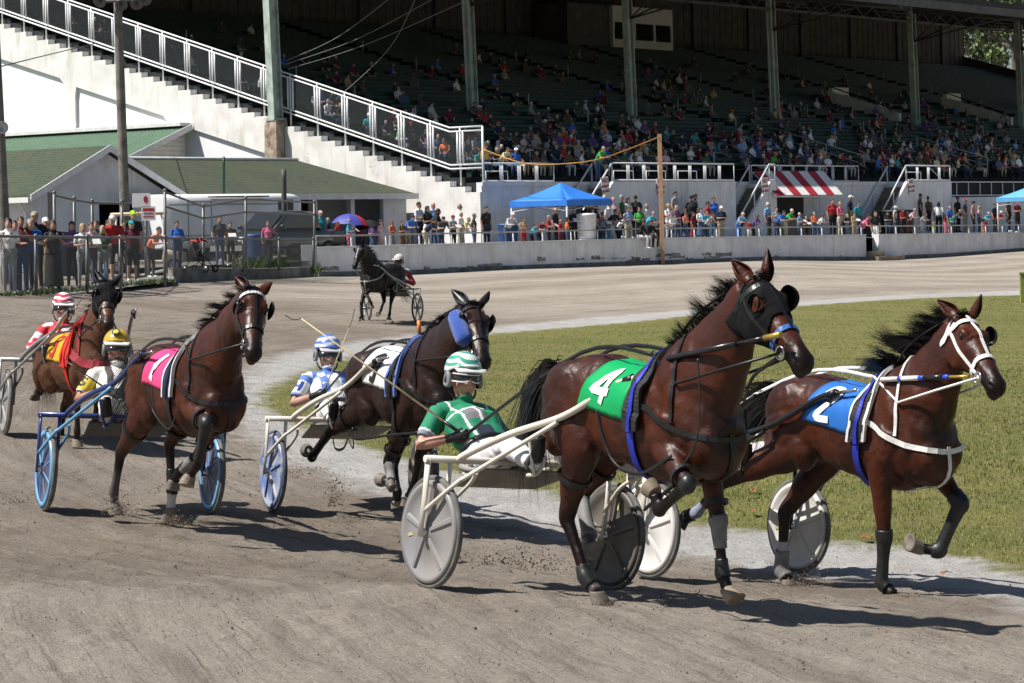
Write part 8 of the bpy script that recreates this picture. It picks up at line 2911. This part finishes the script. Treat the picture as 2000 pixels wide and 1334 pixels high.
 tr_ = shell(H, 'trousers', reg == 2, .008 + fold(.014, 12, 5), sp['pants'], root)
 for q in (-1, 1): shell(H, 'boot', (reg == 4) & (co[:, 1] * q > 0), .006, M_RUBBER, root)
 # helmet: shell, peak, ear guards, chin strap
 mb = MB()
 rg_ = []
 for i in range(13):
  th = i / 12 * 1.78
  row = []
  for j in range(28):
   a = 2 * math.pi * j / 28
   rr = math.sin(th)
   front = max(0, math.cos(a))
   zz = math.cos(th) * .125
   if th > 1.35: zz += front * (th - 1.35) * .16
   row.append(hpt(-.008 + rr * math.cos(a) * .134, rr * math.sin(a) * .114, .036 + zz * .96))
  rg_.append(row)
 mb.rings(rg_, 0, True, False)
 hl = mb.build('helmet', sp['helmet'], root)
 hl.modifiers.new('t', 'SOLIDIFY').thickness = .010
 mb = MB()
 rg_ = []
 for i in range(5):
  t = i / 4
  rg_.append([hpt(.098 + .034 * t + .026 * math.cos(a), .108 * math.sin(a) * (1 - .12 * t), .052 - .018 * t * (1 + .2 * math.sin(a) ** 2)) for a in [lerp(-1.35, 1.35, j / 14) for j in range(15)]])
 mb.rings(rg_, 0, True, False, False)
 pk_ = mb.build('peak', sp['peak'], hl, recalc=False); pk_.modifiers.new('t', 'SOLIDIFY').thickness = .008
 for q in (-1, 1):
  mb = MB()
  ring = [[hpt(.008 + .046 * math.cos(a) * k_, q * (.098 + h_), -.042 + (.054 + .02 * math.sin(a)) * math.sin(a) * k_) for a in [j * math.pi / 9 for j in range(18)]] for k_, h_ in ((.40, .006), (.42, .022), (.95, .018), (1.0, .006), (.95, -.004))]
  mb.rings(ring, 0, True, False); mb.build('ear_guard', sp['guard'], hl)
  mb = MB(); mb.tube(crom([hpt(.01, q * .092, -.085), hpt(.045, q * .064, -.132), hpt(.062, 0, -.148)], 5), (.0075), 6); mb.build('chin_strap', M_LEATHER, hl)
 # eye wear
 mb = MB()
 def band(z0, z1, r0, amax, lift):
  return [[hpt(.012 + math.cos(a) * (.100 + lift), math.sin(a) * (.088 + lift), z + .006 * math.cos(a * 2.2) * (1 if z < 0 else 0)) for a in [lerp(-amax, amax, j / 16) for j in range(17)]] for z in (z0, lerp(z0, z1, .5), z1)]
 mb.rings(band(-.026, .014, 0, 1.15, .010), 0, True, False, False)
 gl = mb.build('goggles', M_GLASS, root, recalc=False); gl.modifiers.new('t', 'SOLIDIFY').thickness = .004
 if sp.get('goggle_frame'):
  mb = MB()
  for z in (-.030, .018):
   mb.tube([hpt(.012 + math.cos(a) * .112, math.sin(a) * .100, z + (.014 * math.exp(-(a / .22) ** 2) if z < 0 else 0)) for a in [lerp(-1.2, 1.2, j / 18) for j in range(19)]], .005, 6)
  mb.build('goggle_frame', sp['goggle_frame'], gl)
 # face: eyes hidden behind the lenses, lips, brows
 mb = MB(); mb.ball(hpt(.102, 0, -.096), (.009, .022, .006), 10, 6, rot=F3); mb.build('mouth', mat('lips', (.30, .11, .09), .5, .1, 9), root)
 for q in (-1, 1):
  mb = MB(); mb.ball(hpt(.082, .033 * q, -.002), (.012, .014, .009), 8, 6, rot=F3); mb.build('eye', mat('eye white', (.6, .58, .55), .2, .1, 9), root)
 if sp.get('beard'):
  bm_ = (np.linalg.norm((co - np.array(hpt(.062, 0, -.105))) / np.array([.080, .075, .055]), axis=1) < 1) & (reg == 0)
  shell(H, 'beard', bm_, .004, mat('stubble', (.10, .085, .08), .9, .3, 60), root)
 # collar
 ne = J['neck']; ax = (J['head'] - ne).normalized()
 mb = MB(); sdx = V((0, 1, 0)); fw = sdx.cross(ax)
 mb.rings([[ne + ax * h_ + (sdx * math.cos(a) * r0 + fw * math.sin(a) * r0 * .95) for a in [j * math.pi / 10 for j in range(20)]] for h_, r0 in ((-.02, .088), (.012, .074), (.034, .070))], 0, True, False)
 cl_ = mb.build('collar', sp['collar'], root); cl_.modifiers.new('t', 'SOLIDIFY').thickness = .006
 # belt
 pe = J['pelvis']; tt = (J['neck'] - pe)
 mb = MB(); axt = tt.normalized(); fw = V((0, 1, 0)).cross(axt)
 ft = sp.get('fat', 1.08)
 mb.rings([[pe + tt * .13 + axt * h_ + V((0, 1, 0)) * (math.cos(a) * (.160 * ft + k_)) + fw * (math.sin(a) * (.113 * ft + k_)) for a in [j * math.pi / 14 for j in range(28)]] for h_, k_ in ((-.018, .010), (-.018, .020), (.018, .020), (.018, .010))], 0, True, False)
 mb.build('belt', sp.get('belt', M_LEATHER), root)
 if sp.get('text'):
  t_, m_ = sp['text']
  sh_, el_ = J['shr'], J['elr']
  ax_ = (sh_ - el_).normalized()
  out_ = (V((.55, -1, .25)) - ax_ * V((.55, -1, .25)).dot(ax_)).normalized()
  text_on(H, t_, sh_.lerp(el_, .48), out_, ax_, .15, m_, sh, .026)
 return H
def jacket_mat(n): return mat(n, (1, 1, 1), .78, .05, 6, .25, 26, attr='tint')
def near_line(V_, P, r):
 d, _ = polyline_param(V_, P)
 return d < r
def torso_uv(V_, J):
 """height along the torso, forward and sideways of its axis"""
 pe, ne = np.array(J['pelvis']), np.array(J['neck'])
 t = (ne - pe) / np.linalg.norm(ne - pe)
 f = np.cross([0, 1, 0], t)
 q = V_ - pe
 return q @ t / np.linalg.norm(ne - pe), q @ f, V_[:, 1]
def arm_t(V_, J):
 out = np.full(len(V_), -1.)
 for n in 'lr':
  d, p = polyline_param(V_, [J['sh' + n], J['el' + n]])
  m = (d < .09) & (np.abs(V_[:, 1]) > .17)
  out[m] = p[m]
 return out
def pj_green(V_, J):
 c = np.tile(np.array([.012, .235, .115]), (len(V_), 1))
 h_, f_, y_ = torso_uv(V_, J); a = arm_t(V_, J)
 front = f_ > .02
 ch = front & (h_ > .50) & (h_ < .76) & (y_ < .02) & (y_ > -.12) & (a < 0)
 c[ch] = (.20, .19, .21)
 ln = front & (a < 0) & ((np.abs(h_ - .78 + np.abs(y_) * .5) < .016) | ((np.abs(y_ + .02) < .010) & (h_ < .78) & (h_ > .45)) | (np.abs(np.abs(y_) - .125 - (h_ - .4) * .06) < .008))
 c[ln] = (.80, .82, .80)
 lo = front & (h_ < .38) & (y_ > -.10) & (y_ < .02) & (a < 0); c[lo] = (.012, .02, .04)
 c[(a > .62) & (a < .68)] = (.75, .78, .76); c[(a >= .68)] = (.22, .25, .30)
 return c
def pj_white(V_, J):
 c = np.tile(np.array([.74, .71, .66]), (len(V_), 1))
 h_, f_, y_ = torso_uv(V_, J); a = arm_t(V_, J)
 c[(np.abs(np.abs(y_) - .095 - (.9 - h_) * .03) < .030) & (a < 0) & (h_ > .2)] = (.055, .045, .045)
 c[(h_ < .34) & (a < 0)] = (.02, .018, .018)
 c[(a > .30) & (a < .75)] = (.70, .50, .04)
 c[a > .82] = (.05, .045, .045)
 return c
def pj_blue(V_, J):
 c = np.tile(np.array([.72, .73, .74]), (len(V_), 1))
 h_, f_, y_ = torso_uv(V_, J); a = arm_t(V_, J)
 B_ = (.10, .20, .58)
 c[(h_ > .80) & (a < 0)] = B_
 c[(a < 0) & (np.abs(np.abs(y_) - .10) < .036) & (h_ > .35)] = B_
 k = (vnoise(V_[:, 1] * 26, V_[:, 2] * 26, 4) > .62) & (h_ > .55) & (a < 0); c[k] = (.76, .77, .78)
 c[(a > .0) & (a < .22)] = B_; c[a > .72] = (.16, .26, .66)
 return c
def pj_red(V_, J):
 c = np.tile(np.array([.56, .02, .04]), (len(V_), 1))
 h_, f_, y_ = torso_uv(V_, J); a = arm_t(V_, J)
 k = vnoise(V_[:, 1] * 17 + V_[:, 0] * 9, V_[:, 2] * 17, 6) > .66
 c[k] = (.78, .77, .77)
 c[(a > .45)] = (.74, .72, .74); c[(a > .45) & (vnoise(V_[:, 1] * 15, V_[:, 2] * 19, 8) > .62)] = (.56, .02, .04)
 c[(h_ < .3) & (a < 0)] = (.74, .72, .74)
 return c
def pj_maroon(V_, J):
 c = np.tile(np.array([.26, .03, .055]), (len(V_), 1))
 h_, f_, y_ = torso_uv(V_, J)
 c[np.abs(np.abs(y_) - .05 - (h_ - .3) * .12) < .016] = (.6, .58, .58); c[h_ > .86] = (.65, .62, .62)
 return c
def helmet_mat(n, a, b, sc=7., dist=6., coat=.5):
 swirl.a, swirl.b = a, b
 def fn(t, bs, tc, out):
  w_ = t.nodes.new('ShaderNodeTexWave'); w_.wave_type = 'BANDS'; w_.bands_direction = 'Z'
  w_.inputs['Scale'].default_value = sc; w_.inputs['Distortion'].default_value = dist; w_.inputs['Detail'].default_value = 1; w_.inputs['Detail Scale'].default_value = .8
  t.links.new(tc.outputs['Object'], w_.inputs['Vector'])
  r = t.nodes.new('ShaderNodeMapRange'); r.inputs[1].default_value, r.inputs[2].default_value = .42, .58
  t.links.new(w_.outputs[0], r.inputs[0])
  x = t.nodes.new('ShaderNodeMix'); x.data_type = 'RGBA'
  t.links.new(r.outputs[0], x.inputs[0]); x.inputs[6].default_value = (*a, 1); x.inputs[7].default_value = (*b, 1)
  t.links.new(x.outputs[2], bs.inputs['Base Color'])
 return mat(n, a, .25, .05, 3, coat=coat, fn=fn)
M_SK = [mat('driver skin %d' % i, c, .5, .10, 12, .05, 60) for i, c in enumerate([(.50, .25, .17), (.40, .20, .13), (.47, .27, .20), (.50, .29, .22), (.20, .10, .07)])]
M_WTR = mat('white racing trousers', (.76, .75, .76), .8, .06, 8, .25, 22)
M_GUARD = mat('grey ear guard', (.20, .21, .215), .5, .1, 9)
def wpaint(n, c): return paint(n, c, .3, coat=.4)
DRV = {
 4: dict(label='driver in a green and white helmet, green jacket and white-framed goggles', skin=M_SK[0], pants=M_WTR, jacket=jacket_mat('green racing jacket'), paintjob=pj_green, helmet=helmet_mat('green swirl helmet', (.74, .80, .76), (.07, .36, .25)), peak=wpaint('pale peak', (.72, .74, .70)), guard=M_GUARD, collar=mat('green collar', (.008, .20, .095), .8), goggle_frame=wpaint('white goggle frame', (.82, .82, .80)), fat=1.2, look=(1, -.15, -.08), J=dict(pelvis=(-.46, 0, .85), neck=(-.88, 0, 1.165), head=(-.90, 0, 1.392), shl=(-.865, .205, 1.12), shr=(-.865, -.205, 1.12), ell=(-.78, .37, .90), elr=(-.80, -.37, .90), wrl=(-.50, .25, 1.0), wrr=(-.62, -.235, .965), hal=(-.42, .19, 1.04), har=(-.54, -.19, .99))),
 1: dict(label='smiling bearded driver in a gold helmet and white and brown jacket', skin=M_SK[1], pants=mat('white muddy trousers', (.66, .62, .56), .85, .2, 6), jacket=jacket_mat('white racing jacket'), paintjob=pj_white, helmet=wpaint('gold helmet', (.62, .37, .03)), peak=wpaint('white peak', (.82, .82, .80)), guard=M_GUARD, collar=mat('brown collar', (.05, .042, .042), .8), beard=True, fat=1.15, text=('S', wpaint('yellow letter', (.02, .02, .02))), look=(1, -.25, -.08)),
 3: dict(label='driver in blue and silver helmet, white and blue jacket with H on the sleeve', skin=M_SK[2], pants=M_WTR, jacket=jacket_mat('blue white racing jacket'), paintjob=pj_blue, helmet=helmet_mat('blue silver helmet', (.62, .65, .70), (.10, .20, .60), 5, 5), peak=wpaint('silver peak', (.62, .64, .66)), guard=M_GUARD, collar=mat('blue collar', (.07, .11, .33), .8), fat=1.15, text=('H', wpaint('blue letter', (.05, .11, .45))), look=(1, -.05, -.16)),
 7: dict(label='driver in a red and white helmet and red and white jacket at the left', skin=M_SK[3], pants=M_WTR, jacket=jacket_mat('red racing jacket'), paintjob=pj_red, helmet=helmet_mat('red white helmet', (.62, .05, .08), (.82, .80, .80), 6, 7), peak=wpaint('white peak', (.82, .82, .80)), guard=M_GUARD, collar=mat('pink collar', (.60, .06, .14), .8), sleeve=.9, fat=1.02, vox=.012, look=(1, -.12, -.1)),
 2: dict(label='driver in white trousers mostly hidden behind the horses of the white-wheeled sulky', skin=M_SK[0], pants=M_WTR, jacket=jacket_mat('blue racing jacket two'), paintjob=pj_blue, helmet=wpaint('plain white helmet', (.75, .75, .75)), peak=wpaint('white peak', (.82, .82, .80)), guard=M_GUARD, collar=mat('blue collar', (.07, .11, .33), .8), vox=.014),
 0: dict(label='distant driver in a white helmet and maroon jacket', skin=M_SK[4], pants=mat('dark trousers', (.02, .02, .022), .8), jacket=jacket_mat('maroon racing jacket'), paintjob=pj_maroon, helmet=wpaint('off white helmet', (.66, .62, .56)), peak=wpaint('off white peak', (.60, .56, .50)), guard=M_GUARD, collar=mat('maroon collar', (.20, .02, .04), .8), vox=.018, sleeve=.9, J=dict(pelvis=(-.35, 0, .89), neck=(-.55, 0, 1.34), head=(-.55, 0, 1.55), shl=(-.55, .20, 1.29), shr=(-.55, -.20, 1.29))),
}
DD = {k: build_driver(k, DRV[k]) for k in (4, 1, 3, 7, 2, 0)}
# badge on the gold helmet
hh, f, u, s = DD[1]['J']['_head']
dr = (f * .62 + u * .72 - s * .10).normalized(); c = hh + u * .040
bp_ = c + V((f * f.dot(dr)) * .138 + s * s.dot(dr) * .112 + u * u.dot(dr) * .14) + dr * .010
for r0, r1, m_ in ((.028, .040, M_BLACK), (.0, .027, wpaint('yellow badge', (.75, .60, .06)))):
 mb = MB(); mb.lathe(bp_, dr, [(0, max(r0, .001)), (.004, max(r0, .001)), (.004, r1), (0, r1)], 20); mb.build('badge', m_, DD[1]['root'])
# reins: bit ring, terret on the saddle, driver's hand
def reins(rk, m, r=.009, slack=.0):
 h, D = HH[rk], DD[rk]
 g = RIGS[rk]
 for q, n in ((1, 'l'), (-1, 'r')):
  bit = h['bit%d' % q] if ('bit%d' % q) in h else h['hp'](.7, -.05, .06 * q)
  ter, _ = cast(h, h['T'](.36, 0, 1.3), h['up'] + V((0, .32 * q, 0)), 1., .05)
  hand = h['Mi'] @ (g['mtx'] @ (D['J']['ha' + n] + V((.02, 0, .0))))
  mid, _ = cast(h, h['T'](-.45, 0, 1.3), h['up'] + V((0, .35 * q, 0)), 1., .03)
  nk, _ = cast(h, h['T'](.66, 0, 1.36), h['up'] * .4 + V((0, 1.0 * q, 0)), 1., .02)
  mb = MB()
  mb.tube([bit, bit.lerp(nk if nk else ter, .5) + V((0, .02 * q, 0)), (nk or ter), ter], r, 6, flat=1.0)
  pts = [ter, mid, hand] if mid and hand.z < mid.z + .4 else [ter, hand]
  mb.tube(crom(pts, 6), [(r * 1.5, r * .5)] * (len(pts) * 6 - 5), 6)
  mb.build('rein', m, h['root'])
for rk in (4, 1, 3, 7, 0): reins(rk, M_LEATHER)
reins(2, M_WHITELEATHER)
# loose ends, chin straps and traces
def strap_px(h, pts, off, r, m, name='strap'):
 P = [h['pick'](p, h['near'] * off) for p in pts]
 mb = MB(); mb.tube(crom(P, 6), [(r * 1.6, r * .5)] * (len(P) * 6 - 5), 6); return mb.build(name, m, h['root'])
strap_px(HH[4], [(1520, 698), (1496, 715), (1476, 730), (1463, 752), (1452, 790)], .02, .008, M_LEATHER, 'chin_strap')
strap_px(HH[4], [(1362, 700), (1366, 760), (1364, 840), (1352, 880), (1336, 905)], .26, .006, M_LEATHER, 'hanging_strap')
strap_px(HH[4], [(1455, 800), (1458, 860), (1448, 915), (1452, 928), (1440, 940)], -.18, .006, M_LEATHER, 'hanging_strap')
strap_px(HH[4], [(1312, 890), (1250, 925), (1200, 905), (1175, 850), (1165, 800)], .27, .007, M_LEATHER, 'hobble_strap')
strap_px(HH[1], [(345, 800), (330, 838), (300, 806), (292, 770), (288, 745)], .29, .007, M_LEATHER, 'hobble_strap')
strap_px(HH[3], [(815, 845), (760, 850), (700, 858), (690, 852)], .28, .007, M_LEATHER, 'hobble_strap')
strap_px(HH[3], [(650, 852), (655, 876), (672, 874), (684, 840)], .30, .008, M_LEATHER, 'hanging_strap')
strap_px(HH[3], [(678, 850), (690, 875), (688, 835)], .30, .008, M_LEATHER, 'hanging_strap')
# whips, held but things of their own
def whip(rk, hand, tip, lab, m, r=.009, tail=None, dY=0.):
 g, D = RIGS[rk], DD[rk]
 a = g['mtx'] @ D['J'][hand]
 b = px(tip[0], tip[1], a.y + dY)
 mb = MB()
 mb.tube([V((0, 0, 0)), (b - a) * .12], r * 1.6, 8)
 mb.tube([(b - a) * .12, (b - a) * .5, b - a], [r, r * .8, r * .5], 8, 1)
 if tail:
  c = px(tail[0], tail[1], a.y + dY)
  mb.tube(crom([b - a, (b - a).lerp(c - a, .5) + V((0, 0, -.02)), c - a], 5), .003, 5, 2)
 o = mb.build('whip', [M_LEATHER, m, M_LEATHER], None, label=lab, cat='whip')
 o.location = a
M_CANE = mat('cane', (.62, .50, .30), .4, .1, 9)
whip(4, 'har', (588, 622), 'long pale whip held up by the driver in green', M_CANE, .008, (556, 615))
whip(3, 'har', (682, 640), 'thin pale whip held up by the driver in blue and white', M_CANE, .006, (693, 602))
whip(7, 'har', (187, 545), 'dark whip held up by the driver in red and white', M_SHAFTBLK, .006)
whip(1, 'har', (130, 706), 'dark whip pointing back from the hand of the driver in the gold helmet', M_SHAFTBLK, .008)
whip(0, 'har', (694, 632), 'thin whip trailing beside the distant horse', M_CANE, .008)
# dirt thrown up by the hooves and wheels (nobody could count it)
def kicked(seed, spots):
 rg = random.Random(seed)
 mb = MB()
 for (u, v, Y, su, sv, n, sz) in spots:
  for i in range(n):
   q = px(u + rg.gauss(0, su), v - abs(rg.gauss(0, sv)) + 4, Y + rg.gauss(0, .12))
   q.z = max(q.z, gz(q.x, q.y) + .004)
   crumb(mb, q, sz * .62 * rg.uniform(.3, 1.4) ** 1.6, rg)
 mb.build('kicked_dirt', mat('dirt crumb', (.15, .11, .082)), label='dark dirt crumbs flying up behind the hooves', cat='dirt', kind='stuff')
kicked(3, [(1585, 1146, 18.4, 26, 20, 700, .007), (1552, 1150, 18.6, 14, 10, 300, .010), (232, 1003, 21.5, 20, 18, 420, .011), (330, 1025, 20.9, 14, 12, 220, .011), (356, 1022, 20.9, 16, 10, 180, .010),
           (655, 985, 22.8, 10, 26, 260, .012), (1000, 1100, 16.6, 40, 22, 300, .010), (1060, 1110, 16.4, 40, 14, 200, .009), (1190, 1180, 15.9, 16, 6, 90, .010), (1770, 1182, 17.6, 16, 5, 140, .010), (30, 980, 22.4, 24, 8, 160, .010),
           (310, 960, 21.3, 5, 12, 60, .008), (410, 760, 20.6, 60, 60, 110, .006), (560, 930, 22.6, 60, 22, 160, .010)])
# yellow bottle and green post on the course
b = on_ground(1584, 508)
o = MB(); o.lathe((0, 0, .05), V((1, .3, 0)), [(0, .005), (0, .05), (.18, .05), (.24, .02), (.28, .018), (.28, .004)], 12)
o = o.build('drink_bottle', mat('lime bottle', (.55, .70, .08), .4), None, label='lime yellow bottle lying at the foot of the wall', cat='bottle'); o.location = b
b = px(1998, 600, 84); b.z = gz(b.x, b.y)
mb = MB(); mb.box((0, 0, .45), (.16, .16, 1.0)); mb.box((0, 0, .97), (.2, .2, .06))
o = mb.build('marker_post', mat('olive post', (.30, .33, .10), .7), None, label='short olive marker post on the infield at the right edge', cat='post'); o.location = b
# fallen leaves on the infield
rg = random.Random(9)
for i, (u, v) in enumerate(((1474, 953), (1473, 997), (1693, 1050), (1690, 1049), (1846, 1118), (1470, 960))):
 p = on_ground(u, v, .05)
 mb = MB()
 a = rg.uniform(0, 6)
 P = [V((math.cos(a + k * 1.05) * rr, math.sin(a + k * 1.05) * rr, .02 * (k % 2))) for k, rr in enumerate((.07, .03, .06, .03, .065, .03))]
 mb.add([V((0, 0, .02))] + P, [(0, k + 1, (k + 1) % 6 + 1) for k in range(6)])
 o = mb.build('fallen_leaf', mat('dry leaf', (.30, .10, .03), .8), None, label='dry orange brown leaf lying on the infield edge', cat='leaf', group='fallen leaves on the infield'); o.location = p + UZ * .04
